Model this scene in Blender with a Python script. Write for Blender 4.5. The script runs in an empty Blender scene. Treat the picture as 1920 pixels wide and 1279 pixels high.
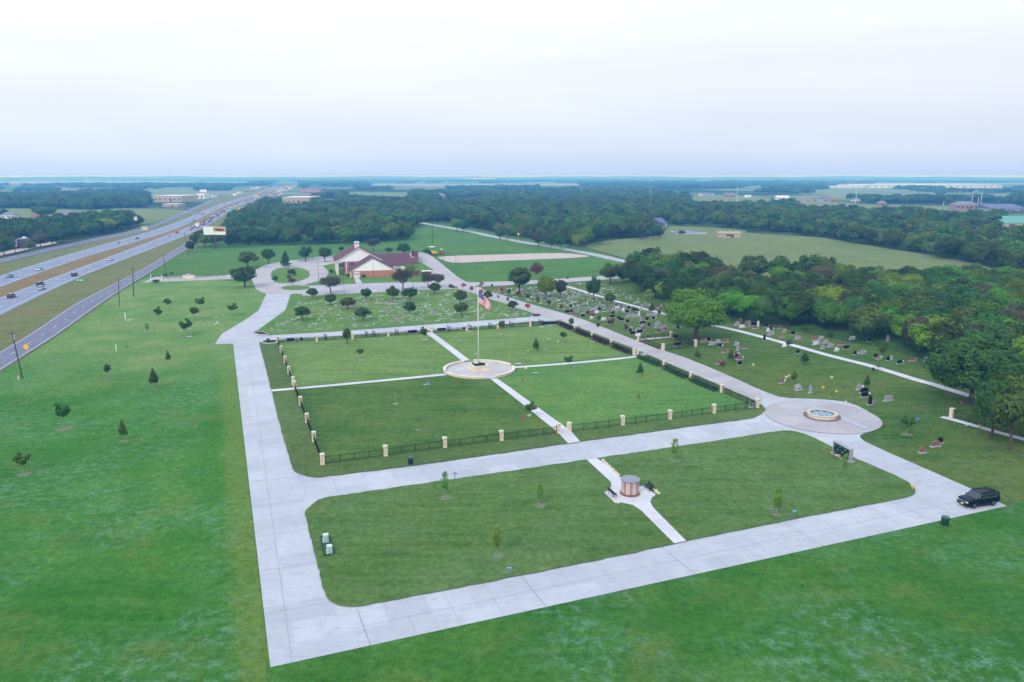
import bpy, bmesh, math, random
import numpy as np
from mathutils import Matrix, Vector
from mathutils.geometry import tessellate_polygon
random.seed(7); RNG = np.random.default_rng(11)
scene = bpy.context.scene
COL = scene.collection
R = math.radians

# ------------------------------------------------------------------ camera
CAM_H = 44.0
F_PX = 1460.0                       # focal length in pixels of the 1920 px wide photograph
HORIZON = 330.0
PITCH = math.atan((639.5 - HORIZON) / F_PX)
cam_data = bpy.data.cameras.new("camera")
cam = bpy.data.objects.new("camera", cam_data); COL.objects.link(cam)
cam.location = (0, 0, CAM_H); cam.rotation_euler = (R(90) - PITCH, 0, 0)
cam_data.sensor_width = 36.0; cam_data.lens = 36.0 * F_PX / 1920.0
cam_data.clip_start = 0.5; cam_data.clip_end = 60000
scene.camera = cam
scene.render.resolution_x = 1024; scene.render.resolution_y = 682
scene.view_settings.view_transform = 'Standard'; scene.view_settings.look = 'None'
scene.view_settings.exposure = 0.0; scene.view_settings.gamma = 1.0
scene.render.engine = 'CYCLES'
scene.cycles.max_bounces = 6; scene.cycles.volume_bounces = 3; scene.cycles.diffuse_bounces = 3
scene.cycles.transparent_max_bounces = 8

# ------------------------------------------------------------------ sky
SUN_EL, SUN_AZ = 37.0, -150.0        # azimuth measured from +Y towards +X
world = bpy.data.worlds.new("World"); scene.world = world; world.use_nodes = True
nt = world.node_tree; N = nt.nodes; L = nt.links; N.clear()
out = N.new('ShaderNodeOutputWorld'); bg = N.new('ShaderNodeBackground'); bg.inputs['Strength'].default_value = 0.1
sky = N.new('ShaderNodeTexSky'); sky.sky_type = 'NISHITA'; sky.sun_disc = False
sky.sun_elevation = R(SUN_EL); sky.sun_rotation = R(SUN_AZ); sky.dust_density = 2.0
tc = N.new('ShaderNodeTexCoord'); sep = N.new('ShaderNodeSeparateXYZ'); L.new(tc.outputs['Generated'], sep.inputs[0])
# overcast deck: pale blue at the horizon, off white above it, brighter towards the zenith
rmp = N.new('ShaderNodeValToRGB'); cr = rmp.color_ramp
stops = [(0.0, (5.6, 7.4, 11.2)), (0.008, (6.5, 8.0, 11.0)), (0.03, (7.7, 8.8, 10.9)), (0.09, (9.2, 9.75, 10.9)), (0.2, (11.2, 11.7, 12.0)),
         (0.5, (10.2, 11.4, 13.4)), (1.0, (12.5, 14.6, 18.5))]
while len(cr.elements) < len(stops): cr.elements.new(0.5)
for e, (p, c) in zip(cr.elements, stops): e.position = p; e.color = (*[v / 20.0 for v in c], 1)
L.new(sep.outputs['Z'], rmp.inputs[0])
mp = N.new('ShaderNodeMapping'); mp.inputs['Scale'].default_value = (2.2, 2.2, 13); L.new(tc.outputs['Generated'], mp.inputs[0])
nz = N.new('ShaderNodeTexNoise'); nz.inputs['Scale'].default_value = 1.5; nz.inputs['Detail'].default_value = 5
L.new(mp.outputs[0], nz.inputs['Vector'])
nr = N.new('ShaderNodeMapRange'); nr.inputs['From Min'].default_value = 0.35; nr.inputs['From Max'].default_value = 0.7
nr.inputs['To Min'].default_value = 19.4; nr.inputs['To Max'].default_value = 20.9; L.new(nz.outputs['Fac'], nr.inputs[0])
lf = N.new('ShaderNodeMapRange'); lf.inputs['From Min'].default_value = -0.5; lf.inputs['From Max'].default_value = 0.6
lf.inputs['To Min'].default_value = 1.05; lf.inputs['To Max'].default_value = 0.93; L.new(sep.outputs['X'], lf.inputs[0])
ml = N.new('ShaderNodeMath'); ml.operation = 'MULTIPLY'; L.new(nr.outputs[0], ml.inputs[0]); L.new(lf.outputs[0], ml.inputs[1])
vm = N.new('ShaderNodeVectorMath'); vm.operation = 'SCALE'; L.new(rmp.outputs[0], vm.inputs[0]); L.new(ml.outputs[0], vm.inputs['Scale'])
mx = N.new('ShaderNodeMix'); mx.data_type = 'RGBA'; mx.inputs[0].default_value = 0.88
L.new(sky.outputs[0], mx.inputs[6]); L.new(vm.outputs[0], mx.inputs[7])
L.new(mx.outputs[2], bg.inputs['Color']); L.new(bg.outputs[0], out.inputs[0])

# ------------------------------------------------------------------ sun
sd = bpy.data.lights.new("sun", 'SUN'); sd.energy = 1.85; sd.angle = R(10); sd.color = (1, 0.93, 0.87)
sun = bpy.data.objects.new("sun", sd); COL.objects.link(sun)
a = R(SUN_AZ); e = R(SUN_EL)
sun.rotation_euler = Vector((math.sin(a) * math.cos(e), math.cos(a) * math.cos(e), math.sin(e))).to_track_quat('Z', 'Y').to_euler()

# ------------------------------------------------------------------ layout helpers
cp, sp_ = math.cos(PITCH), math.sin(PITCH)
def G(x, y, z=0.0):
    """point of the ground (or height z) seen at photo pixel x, y"""
    a = (x - 960) / F_PX; b = -(y - 639.5) / F_PX
    d = (a, cp + b * sp_, -sp_ + b * cp); t = (z - CAM_H) / d[2]
    return Vector((d[0] * t, d[1] * t, z))
def PXM(p):                         # photo pixels per metre at a world point
    return F_PX / (p[1] * cp + (CAM_H - p[2]) * sp_)
def to_px(X, Y):
    dep = Y * cp + CAM_H * sp_
    return 960 + F_PX * X / dep, 639.5 + F_PX * (CAM_H * cp - Y * sp_) / dep
GA = R(21.0)                        # the cemetery grid
U = Vector((math.cos(GA), math.sin(GA), 0)); V = Vector((-math.sin(GA), math.cos(GA), 0))

# ------------------------------------------------------------------ materials
MATS = {}
def newmat(name):
    m = bpy.data.materials.new(name); m.use_nodes = True; n = m.node_tree.nodes; n.clear()
    o = n.new('ShaderNodeOutputMaterial'); b = n.new('ShaderNodeBsdfPrincipled')
    m.node_tree.links.new(b.outputs[0], o.inputs[0]); b.inputs['Specular IOR Level'].default_value = 0.3
    return m, n, m.node_tree.links, b, o
def mixc(n, l, fac, c1, c2, blend='MIX'):
    x = n.new('ShaderNodeMix'); x.data_type = 'RGBA'; x.blend_type = blend
    for i, v in ((0, fac), (6, c1), (7, c2)):
        if hasattr(v, 'is_output'): l.new(v, x.inputs[i])
        elif i == 0: x.inputs[0].default_value = v
        else: x.inputs[i].default_value = (*v, 1)
    return x.outputs[2]
def noise(n, l, vec, scale, detail=3, rough=0.55, lo=0.3, hi=0.7, tmin=0, tmax=1):
    t = n.new('ShaderNodeTexNoise'); t.inputs['Scale'].default_value = scale; t.inputs['Detail'].default_value = detail
    t.inputs['Roughness'].default_value = rough; l.new(vec, t.inputs['Vector'])
    r = n.new('ShaderNodeMapRange'); r.inputs['From Min'].default_value = lo; r.inputs['From Max'].default_value = hi
    r.inputs['To Min'].default_value = tmin; r.inputs['To Max'].default_value = tmax
    l.new(t.outputs['Fac'], r.inputs[0]); return r.outputs[0]
def mapping(n, l, vec, rot=0, scale=(1, 1, 1), loc=(0, 0, 0)):
    m = n.new('ShaderNodeMapping'); m.inputs['Rotation'].default_value = (0, 0, rot); m.inputs['Scale'].default_value = scale
    m.inputs['Location'].default_value = loc; l.new(vec, m.inputs[0]); return m.outputs[0]
def mat(name, c, c2=None, scale=3.0, rough=0.7, metal=0.0, bump=0.0, spec=0.3):
    """plain surface with a mottled second tone"""
    if name in MATS: return MATS[name]
    m, n, l, b, o = newmat(name)
    c2 = c2 or tuple(v * 0.8 for v in c)
    g = n.new('ShaderNodeTexCoord').outputs['Object']
    f = noise(n, l, g, scale, 4)
    l.new(mixc(n, l, f, c, c2), b.inputs['Base Color'])
    b.inputs['Roughness'].default_value = rough; b.inputs['Metallic'].default_value = metal
    b.inputs['Specular IOR Level'].default_value = spec
    if bump:
        bp = n.new('ShaderNodeBump'); bp.inputs['Strength'].default_value = bump; l.new(f, bp.inputs['Height']); l.new(bp.outputs[0], b.inputs['Normal'])
    MATS[name] = m; return m
def lawn_mat(name, base, light, dark, pale=(0.2, 0.26, 0.17), pale_amt=0.3, streak=0.35, rot=-GA, seed=0.0, yellow=None, mottle=1.0, fade=None):
    m, n, l, b, o = newmat(name)
    pos = n.new('ShaderNodeNewGeometry').outputs['Position']
    pos = mapping(n, l, pos, 0, (1, 1, 0), (seed * 37.1, seed * 91.7, 0))
    big = noise(n, l, pos, 0.035, 5, 0.65, 0.40, 0.60)
    mid = noise(n, l, pos, 0.16, 6, 0.75, 0.43, 0.58)
    c = mixc(n, l, big, base, light); f2 = n.new('ShaderNodeMath'); f2.operation = 'MULTIPLY'; f2.inputs[1].default_value = 0.6 * mottle
    l.new(mid, f2.inputs[0]); c = mixc(n, l, f2.outputs[0], c, dark)
    if streak:
        sv = mapping(n, l, pos, rot, (0.045, 0.6, 1)); s = noise(n, l, sv, 1.0, 5, 0.62, 0.42, 0.6, 0, streak * 1.5)
        c = mixc(n, l, s, c, light)
    pv = noise(n, l, pos, 0.6, 8, 0.85, 0.48, 0.60, 0, pale_amt)
    pm_ = noise(n, l, pos, 0.05, 3, 0.55, 0.42, 0.60); q = n.new('ShaderNodeMath'); q.operation = 'MULTIPLY'; l.new(pv, q.inputs[0]); l.new(pm_, q.inputs[1])
    c = mixc(n, l, q.outputs[0], c, pale)
    if yellow:
        for (w0, w1, lo, hi, colr) in yellow:      # worn band along a straight drive edge (position across the band, in grid metres)
            rp = mapping(n, l, n.new('ShaderNodeNewGeometry').outputs['Position'], -w0)
            sx = n.new('ShaderNodeSeparateXYZ'); l.new(rp, sx.inputs[0])
            wob = noise(n, l, pos, 0.3, 4, 0.6, 0.2, 0.8, -1.3, 1.3)
            ad = n.new('ShaderNodeMath'); ad.operation = 'ADD'; l.new(sx.outputs['X'], ad.inputs[0]); l.new(wob, ad.inputs[1])
            r = n.new('ShaderNodeMapRange'); r.interpolation_type = 'SMOOTHSTEP'; r.inputs['From Min'].default_value = lo; r.inputs['From Max'].default_value = hi
            r.inputs['To Max'].default_value = 0.6; l.new(ad.outputs[0], r.inputs[0])
            r2 = n.new('ShaderNodeMapRange'); r2.inputs['From Min'].default_value = w1; r2.inputs['From Max'].default_value = w1 + 8; l.new(sx.outputs['Y'], r2.inputs[0])
            r2.inputs['To Min'].default_value = 1; r2.inputs['To Max'].default_value = 0
            k = n.new('ShaderNodeMath'); k.operation = 'MULTIPLY'; l.new(r.outputs[0], k.inputs[0]); l.new(r2.outputs[0], k.inputs[1])
            c = mixc(n, l, k.outputs[0], c, colr)
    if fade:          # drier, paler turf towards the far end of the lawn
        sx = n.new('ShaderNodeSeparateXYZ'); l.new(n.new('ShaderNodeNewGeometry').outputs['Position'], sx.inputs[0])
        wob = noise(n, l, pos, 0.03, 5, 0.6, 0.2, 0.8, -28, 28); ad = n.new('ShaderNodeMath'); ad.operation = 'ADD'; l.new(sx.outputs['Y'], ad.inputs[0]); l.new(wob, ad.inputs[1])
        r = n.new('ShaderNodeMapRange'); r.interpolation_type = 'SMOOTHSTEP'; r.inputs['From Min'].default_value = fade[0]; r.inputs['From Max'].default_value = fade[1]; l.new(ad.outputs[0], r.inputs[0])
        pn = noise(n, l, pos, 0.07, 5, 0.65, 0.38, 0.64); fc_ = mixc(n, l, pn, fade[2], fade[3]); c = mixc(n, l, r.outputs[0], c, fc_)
    dv = noise(n, l, mapping(n, l, pos, 0.7, (1, 1, 1), (51, 17, 0)), 0.11, 6, 0.7, 0.53, 0.66, 0, 0.45); c = mixc(n, l, dv, c, (0.14, 0.19, 0.045))
    fine = noise(n, l, pos, 1.1, 8, 0.85, 0.37, 0.63, 0.66, 1.34)
    hs = n.new('ShaderNodeHueSaturation'); l.new(c, hs.inputs['Color']); l.new(fine, hs.inputs['Value'])
    l.new(hs.outputs[0], b.inputs['Base Color']); b.inputs['Roughness'].default_value = 0.95; b.inputs['Specular IOR Level'].default_value = 0.08
    bp = n.new('ShaderNodeBump'); bp.inputs['Strength'].default_value = 0.7; bp.inputs['Distance'].default_value = 0.2
    fh = noise(n, l, pos, 3.5, 5, 0.7); l.new(fh, bp.inputs['Height']); l.new(bp.outputs[0], b.inputs['Normal'])
    MATS[name] = m; return m
def leaf_mat(name, base, light, var=0.35, trans=0.25):
    m, n, l, b, o = newmat(name)
    g = n.new('ShaderNodeTexCoord').outputs['Object']; oi = n.new('ShaderNodeObjectInfo')
    f = noise(n, l, g, 0.8, 3, 0.6, 0.3, 0.7)
    c = mixc(n, l, f, base, light)
    hs = n.new('ShaderNodeHueSaturation'); l.new(c, hs.inputs['Color'])
    rv = n.new('ShaderNodeMapRange'); rv.inputs['To Min'].default_value = 1 - var; rv.inputs['To Max'].default_value = 1 + var; l.new(oi.outputs['Random'], rv.inputs[0])
    l.new(rv.outputs[0], hs.inputs['Value'])
    wn = n.new('ShaderNodeMath'); wn.operation = 'MULTIPLY'; wn.inputs[1].default_value = 7.31; l.new(oi.outputs['Random'], wn.inputs[0])
    fr = n.new('ShaderNodeMath'); fr.operation = 'FRACT'; l.new(wn.outputs[0], fr.inputs[0])
    rh = n.new('ShaderNodeMapRange'); rh.inputs['To Min'].default_value = 0.455; rh.inputs['To Max'].default_value = 0.53; l.new(fr.outputs[0], rh.inputs[0]); l.new(rh.outputs[0], hs.inputs['Hue'])
    l.new(hs.outputs[0], b.inputs['Base Color']); b.inputs['Roughness'].default_value = 0.7; b.inputs['Specular IOR Level'].default_value = 0.15
    tr = n.new('ShaderNodeBsdfTranslucent'); l.new(hs.outputs[0], tr.inputs['Color'])
    ms = n.new('ShaderNodeMixShader'); ms.inputs[0].default_value = trans; l.new(b.outputs[0], ms.inputs[1]); l.new(tr.outputs[0], ms.inputs[2]); l.new(ms.outputs[0], o.inputs[0])
    MATS[name] = m; return m
def concrete_mat(name, c, c2, stain, rot=-GA):
    m, n, l, b, o = newmat(name)
    pos = n.new('ShaderNodeNewGeometry').outputs['Position']
    f = noise(n, l, pos, 0.12, 5, 0.6); f3 = noise(n, l, pos, 0.7, 7, 0.75, 0.52, 0.72, 0, 0.6)
    br = n.new('ShaderNodeTexBrick'); br.offset = 0; br.inputs['Scale'].default_value = 1; br.inputs['Brick Width'].default_value = 4.6; br.inputs['Row Height'].default_value = 3.7
    br.inputs['Mortar Size'].default_value = 0.0; br.inputs['Color1'].default_value = (0.90, 0.90, 0.91, 1); br.inputs['Color2'].default_value = (1.05, 1.05, 1.05, 1)
    l.new(mapping(n, l, pos, rot), br.inputs['Vector'])
    c = mixc(n, l, f, c, c2); c = mixc(n, l, 1.0, c, br.outputs['Color'], 'MULTIPLY'); c = mixc(n, l, f3, c, stain)
    sv = mapping(n, l, pos, rot, (0.25, 2.5, 1)); s = noise(n, l, sv, 1.0, 5, 0.65, 0.5, 0.68, 0, 0.35); c = mixc(n, l, s, c, stain)
    fine = noise(n, l, pos, 9, 4, 0.7, 0.3, 0.7, 0.95, 1.05); hs = n.new('ShaderNodeHueSaturation'); l.new(c, hs.inputs['Color']); l.new(fine, hs.inputs['Value'])
    l.new(hs.outputs[0], b.inputs['Base Color']); b.inputs['Roughness'].default_value = 0.85
    MATS[name] = m; return m
def brick_mat(name, c1, c2, mortar, sc=1.0, w=0.5, h=0.16):
    m, n, l, b, o = newmat(name)
    g = n.new('ShaderNodeTexCoord').outputs['Object']
    # bricks run along the face whatever its direction: use x+y for the course
    s = n.new('ShaderNodeSeparateXYZ'); l.new(g, s.inputs[0]); ad = n.new('ShaderNodeMath'); ad.operation = 'ADD'; l.new(s.outputs['X'], ad.inputs[0]); l.new(s.outputs['Y'], ad.inputs[1])
    cb = n.new('ShaderNodeCombineXYZ'); l.new(ad.outputs[0], cb.inputs[0]); l.new(s.outputs['Z'], cb.inputs[1])
    br = n.new('ShaderNodeTexBrick'); br.inputs['Scale'].default_value = sc; br.inputs['Brick Width'].default_value = w; br.inputs['Row Height'].default_value = h
    br.inputs['Mortar Size'].default_value = 0.012; l.new(cb.outputs[0], br.inputs['Vector'])
    br.inputs['Color1'].default_value = (*c1, 1); br.inputs['Color2'].default_value = (*c2, 1); br.inputs['Mortar'].default_value = (*mortar, 1)
    f = noise(n, l, g, 1.3, 4, 0.6, 0.3, 0.7, 0.85, 1.12); hs = n.new('ShaderNodeHueSaturation'); l.new(br.outputs['Color'], hs.inputs['Color']); l.new(f, hs.inputs['Value'])
    l.new(hs.outputs[0], b.inputs['Base Color']); b.inputs['Roughness'].default_value = 0.85
    MATS[name] = m; return m

CONC = concrete_mat('pale_concrete', (0.465, 0.495, 0.54), (0.395, 0.42, 0.47), (0.28, 0.30, 0.345))
PINK = concrete_mat('aged_concrete', (0.44, 0.415, 0.43), (0.375, 0.355, 0.37), (0.27, 0.26, 0.28))
JOINT = mat('joint', (0.36, 0.36, 0.40)); JOINTD = mat('dark_joint', (0.22, 0.22, 0.26))
ASPH = concrete_mat('asphalt_road', (0.17, 0.18, 0.25), (0.145, 0.155, 0.22), (0.11, 0.115, 0.16), R(14.6))
HWY = concrete_mat('highway_concrete', (0.235, 0.275, 0.37), (0.20, 0.235, 0.325), (0.14, 0.165, 0.24), R(14.6))
WHITE_PAINT = mat('white_paint', (0.75, 0.77, 0.8)); 
LAWN_MAIN = lawn_mat('lawn_main', (0.042, 0.155, 0.022), (0.07, 0.195, 0.032), (0.022, 0.125, 0.008), (0.13, 0.27, 0.17), 1.0, 0.25, R(35), 1.0)
LAWN_ISLE = lawn_mat('lawn_island', (0.072, 0.16, 0.034), (0.12, 0.21, 0.058), (0.046, 0.115, 0.02), (0.16, 0.25, 0.14), 0.45, 0.45, -GA, 2.0)
LAWN_VERGE = lawn_mat('lawn_verge', (0.085, 0.15, 0.04), (0.115, 0.185, 0.05), (0.065, 0.115, 0.032), (0.17, 0.22, 0.15), 0.4, 0.25, -GA, 3.0)
LAWN_NW = lawn_mat('lawn_light', (0.115, 0.22, 0.05), (0.175, 0.275, 0.075), (0.075, 0.18, 0.04), (0.28, 0.32, 0.16), 0.3, 0.6, -GA, 4.0)
LAWN_SW = lawn_mat('lawn_deep', (0.048, 0.13, 0.022), (0.115, 0.195, 0.042), (0.030, 0.105, 0.018), (0.2, 0.25, 0.12), 0.2, 0.3, -GA, 5.5)
LAWN_SE = lawn_mat('lawn_bright', (0.08, 0.215, 0.045), (0.15, 0.265, 0.06), (0.055, 0.185, 0.045), (0.16, 0.28, 0.15), 0.3, 0.4, -GA, 6.0)
LAWN_N = lawn_mat('lawn_markers', (0.085, 0.215, 0.035), (0.15, 0.245, 0.055), (0.055, 0.175, 0.028), (0.24, 0.28, 0.16), 0.4, 0.3, -GA, 7.0)
LAWN_R = lawn_mat('lawn_right', (0.05, 0.13, 0.02), (0.12, 0.175, 0.035), (0.026, 0.10, 0.014), (0.19, 0.22, 0.14), 0.4, 0.35, R(20), 8.0)
FIELD = lawn_mat('field_green', (0.055, 0.165, 0.028), (0.10, 0.21, 0.042), (0.035, 0.13, 0.02), (0.14, 0.22, 0.11), 0.3, 0.4, 0.15, 9.0)
PASTURE = lawn_mat('pasture', (0.12, 0.185, 0.052), (0.19, 0.23, 0.085), (0.08, 0.14, 0.04), (0.27, 0.28, 0.17), 0.5, 0.5, 0.2, 10.0)
VERGE = lawn_mat('roadside_grass', (0.12, 0.18, 0.045), (0.18, 0.18, 0.065), (0.07, 0.13, 0.03), (0.26, 0.22, 0.16), 0.6, 0.8, R(14.6), 11.0)
MEDIAN = lawn_mat('median_grass', (0.19, 0.145, 0.05), (0.25, 0.17, 0.07), (0.10, 0.11, 0.035), (0.30, 0.25, 0.18), 0.6, 0.8, R(14.6), 12.0)
GRAVEL = mat('gravel', (0.50, 0.44, 0.42), (0.42, 0.33, 0.30), 0.25, 0.95)
SOIL = mat('soil', (0.20, 0.155, 0.11), (0.13, 0.15, 0.07), 2.0, 0.95)
MULCH = mat('mulch', (0.02, 0.018, 0.02), (0.035, 0.03, 0.03), 4, 0.95)
STONE = brick_mat('cream_stone', (0.66, 0.55, 0.40), (0.75, 0.66, 0.52), (0.45, 0.38, 0.3), 1.0, 0.42, 0.2)
STONECAP = mat('stone_cap', (0.72, 0.68, 0.61), (0.62, 0.58, 0.52), 2)
IRON = mat('black_iron', (0.012, 0.013, 0.016), rough=0.5)
GRANITE = {'g': mat('grey_granite', (0.36, 0.37, 0.42), (0.26, 0.27, 0.31), 5, 0.5), 'b': mat('black_granite', (0.008, 0.009, 0.014), rough=0.35),
           'r': mat('red_granite', (0.28, 0.13, 0.11), (0.2, 0.09, 0.08), 5, 0.5), 'w': mat('white_marble', (0.72, 0.73, 0.76), rough=0.5)}
SLAB = mat('pale_slab', (0.42, 0.44, 0.48), (0.3, 0.32, 0.36), 1.5)
BRONZE = mat('bronze', (0.16, 0.15, 0.13), rough=0.5)
FLW = [mat('flower_white', (0.85, 0.85, 0.85)), mat('flower_red', (0.55, 0.03, 0.05)), mat('flower_pink', (0.7, 0.25, 0.42)), mat('flower_yellow', (0.8, 0.6, 0.08)), mat('flower_blue', (0.15, 0.25, 0.6)), mat('flower_orange', (0.75, 0.3, 0.06))]
BARK = mat('bark', (0.11, 0.085, 0.065), (0.07, 0.055, 0.045), 4, 0.9, bump=0.4)
BARKP = mat('pale_bark', (0.3, 0.25, 0.2), (0.2, 0.17, 0.14), 4, 0.9)
POLEW = mat('pole_wood', (0.10, 0.08, 0.075), (0.07, 0.055, 0.05), 3, 0.9)
METAL = mat('grey_metal', (0.42, 0.44, 0.47), rough=0.4, metal=0.4)
WHITE = mat('white_enamel', (0.8, 0.8, 0.8), (0.74, 0.74, 0.75), 2, 0.4)
GLASS = mat('dark_glass', (0.02, 0.03, 0.045), rough=0.08, spec=0.8)
RUBBER = mat('rubber', (0.015, 0.015, 0.017), rough=0.8)

# ------------------------------------------------------------------ object helpers
def tag(o, label=None, cat=None, group=None, kind=None):
    if label: o['label'] = label
    if cat: o['category'] = cat
    if group: o['group'] = group
    if kind: o['kind'] = kind
    return o
def empty(name, loc=(0, 0, 0), rz=0, label=None, cat=None, group=None):
    o = bpy.data.objects.new(name, None); COL.objects.link(o); o.location = loc; o.rotation_euler = (0, 0, rz)
    o.empty_display_size = 0.3; return tag(o, label, cat, group)
class MB:
    """collects simple solids into one mesh"""
    def __init__(s): s.v = []; s.f = []; s.mi = []
    def add(s, vs, fs, mi=0):
        k = len(s.v); s.v += [tuple(v) for v in vs]; s.f += [tuple(i + k for i in f) for f in fs]; s.mi += [mi] * len(fs); return s
    def box(s, c, d, rz=0, mi=0, taper=1.0):
        x, y, z = d[0] / 2, d[1] / 2, d[2]; ca, sa = math.cos(rz), math.sin(rz); vs = []
        for (k, h) in ((1, 0), (taper, z)):
            for (sx, sy) in ((-1, -1), (1, -1), (1, 1), (-1, 1)):
                px, py = sx * x * k, sy * y * k; vs.append((c[0] + px * ca - py * sa, c[1] + px * sa + py * ca, c[2] + h))
        return s.add(vs, [(3, 2, 1, 0), (4, 5, 6, 7), (0, 1, 5, 4), (1, 2, 6, 5), (2, 3, 7, 6), (3, 0, 4, 7)], mi)
    def cyl(s, p, q, r0, r1=None, n=8, mi=0, cap=True):
        p = Vector(p); q = Vector(q); r1 = r0 if r1 is None else r1; d = (q - p).normalized()
        a = d.orthogonal().normalized(); b = d.cross(a); vs = []
        for (c, r) in ((p, r0), (q, r1)):
            for i in range(n): t = 2 * math.pi * i / n; vs.append(c + a * math.cos(t) * r + b * math.sin(t) * r)
        fs = [(i, (i + 1) % n, n + (i + 1) % n, n + i) for i in range(n)]
        if cap: fs += [tuple(range(n - 1, -1, -1)), tuple(range(n, 2 * n))]
        return s.add(vs, fs, mi)
    def prism(s, pts, z0, z1, mi=0):
        n = len(pts); vs = [(p[0], p[1], z0) for p in pts] + [(p[0], p[1], z1) for p in pts]
        tri = tessellate_polygon([[Vector((p[0], p[1], 0)) for p in pts]])
        fs = [(i, (i + 1) % n, n + (i + 1) % n, n + i) for i in range(n)] + [tuple(n + i for i in t) for t in tri] + [tuple(t[::-1]) for t in tri]
        return s.add(vs, fs, mi)
    def ring(s, r0, r1, z0, z1, a0=0, a1=2 * math.pi, n=48, c=(0, 0), mi=0):
        full = abs(a1 - a0 - 2 * math.pi) < 1e-6; m = n if full else n + 1; vs = []
        for i in range(m):
            t = a0 + (a1 - a0) * i / n
            for (r, z) in ((r0, z0), (r1, z0), (r1, z1), (r0, z1)): vs.append((c[0] + r * math.cos(t), c[1] + r * math.sin(t), z))
        fs = []
        for i in range(n):
            j = (i + 1) % m
            for k in range(4): fs.append((4 * i + k, 4 * j + k, 4 * j + (k + 1) % 4, 4 * i + (k + 1) % 4))
        if not full: fs += [(0, 1, 2, 3), tuple(4 * (m - 1) + k for k in (3, 2, 1, 0))]
        return s.add(vs, fs, mi)
    def lathe(s, prof, n=16, c=(0, 0), mi=0):
        vs = []; 
        for (r, z) in prof:
            for i in range(n): t = 2 * math.pi * i / n; vs.append((c[0] + r * math.cos(t), c[1] + r * math.sin(t), z))
        fs = [(k * n + i, k * n + (i + 1) % n, (k + 1) * n + (i + 1) % n, (k + 1) * n + i) for k in range(len(prof) - 1) for i in range(n)]
        return s.add(vs, fs, mi)
    def section(s, prof, y0, y1, mi=0, cap=True):
        """closed x-z outline swept along y"""
        n = len(prof); vs = [(x, y0, z) for x, z in prof] + [(x, y1, z) for x, z in prof]
        fs = [(i, (i + 1) % n, n + (i + 1) % n, n + i) for i in range(n)]
        if cap: fs += [tuple(range(n - 1, -1, -1)), tuple(range(n, 2 * n))]
        return s.add(vs, fs, mi)
    def build(s, name, m, parent=None, loc=None, rz=0, smooth=False, bevel=0):
        me = bpy.data.meshes.new(name); me.from_pydata(s.v, [], s.f)
        for x in (m if isinstance(m, (list, tuple)) else [m]): me.materials.append(x)
        me.polygons.foreach_set('material_index', s.mi)
        bm = bmesh.new(); bm.from_mesh(me)
        bmesh.ops.recalc_face_normals(bm, faces=bm.faces)
        if bevel: bmesh.ops.bevel(bm, geom=[e for e in bm.edges], offset=bevel, segments=2, affect='EDGES', clamp_overlap=True)
        bm.to_mesh(me); bm.free()
        if smooth:
            me.polygons.foreach_set('use_smooth', [True] * len(me.polygons))
        me.update()
        o = bpy.data.objects.new(name, me); COL.objects.link(o)
        if parent: o.parent = parent
        if loc is not None: o.location = loc
        o.rotation_euler = (0, 0, rz); return o
def copy_tree(o, parent=None):
    c = o.copy(); COL.objects.link(c); c.parent = parent
    for ch in list(o.children): copy_tree(ch, c)
    return c
def sheet(name, pts, z, m, px=True, extra=None, kind='structure'):
    """a flat piece of the ground; pts in photo pixels or world metres"""
    P = [G(*p) for p in pts] if px else [Vector((p[0], p[1], 0)) for p in pts]
    if name == 'lawn' and px:      # turf creeps unevenly over the slab edges
        Q = []; rr = random.Random(len(P) * 7 + int(z * 1000))
        for i in range(len(P)):
            a, b = P[i], P[(i + 1) % len(P)]; d = b - a; L_ = d.length
            if a.y > 420 or L_ > 400: Q.append(a); continue
            k = max(1, int(L_ / .7)); nn = Vector((-d.y, d.x, 0)).normalized()
            for j in range(k): Q.append(a + d * (j / k) + nn * (rr.uniform(-.07, .07) + .05 * math.sin(j * .9)))
        P = Q
    tri = tessellate_polygon([[Vector((p.x, p.y, 0)) for p in P]])
    mb = MB(); mb.add([(p.x, p.y, z) for p in P], [tuple(t) for t in tri])
    ms = [m] if not isinstance(m, list) else m
    if extra: extra(mb)
    o = mb.build(name, ms)
    me = o.data
    bm = bmesh.new(); bm.from_mesh(me)
    for f in bm.faces:
        if f.normal.z < 0: f.normal_flip()
    bm.to_mesh(me); bm.free()
    return tag(o, kind=kind)
def line_quad(mb, a, b, w, z, mi=1):
    a = Vector((a[0], a[1], 0)); b = Vector((b[0], b[1], 0)); d = (b - a).normalized(); s = Vector((-d.y, d.x, 0)) * w / 2
    mb.add([(p.x, p.y, z) for p in (a - s, b - s, b + s, a + s)], [(0, 1, 2, 3)], mi)
def smooth_poly(pts, it=2):
    """round the corners of a pixel polygon a little"""
    for _ in range(it):
        q = []
        for i in range(len(pts)):
            a = pts[i]; b = pts[(i + 1) % len(pts)]
            q += [(a[0] * .75 + b[0] * .25, a[1] * .75 + b[1] * .25), (a[0] * .25 + b[0] * .75, a[1] * .25 + b[1] * .75)]
        pts = q
    return pts
_O = 'zeroth first second third fourth fifth sixth seventh eighth ninth tenth eleventh twelfth thirteenth fourteenth fifteenth sixteenth seventeenth eighteenth nineteenth'.split()
_T = 'x x twenty thirty forty fifty sixty seventy eighty ninety'.split()
def ordn(n):
    if n < 20: return _O[n]
    if n >= 100: return 'hundred and ' + ordn(n - 100) if n > 100 else 'hundredth'
    return (_T[n // 10] + '-' + _O[n % 10]) if n % 10 else _T[n // 10][:-1] + 'ieth'
ORD = [ordn(i) for i in range(60)]; ORD[0] = ''

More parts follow.
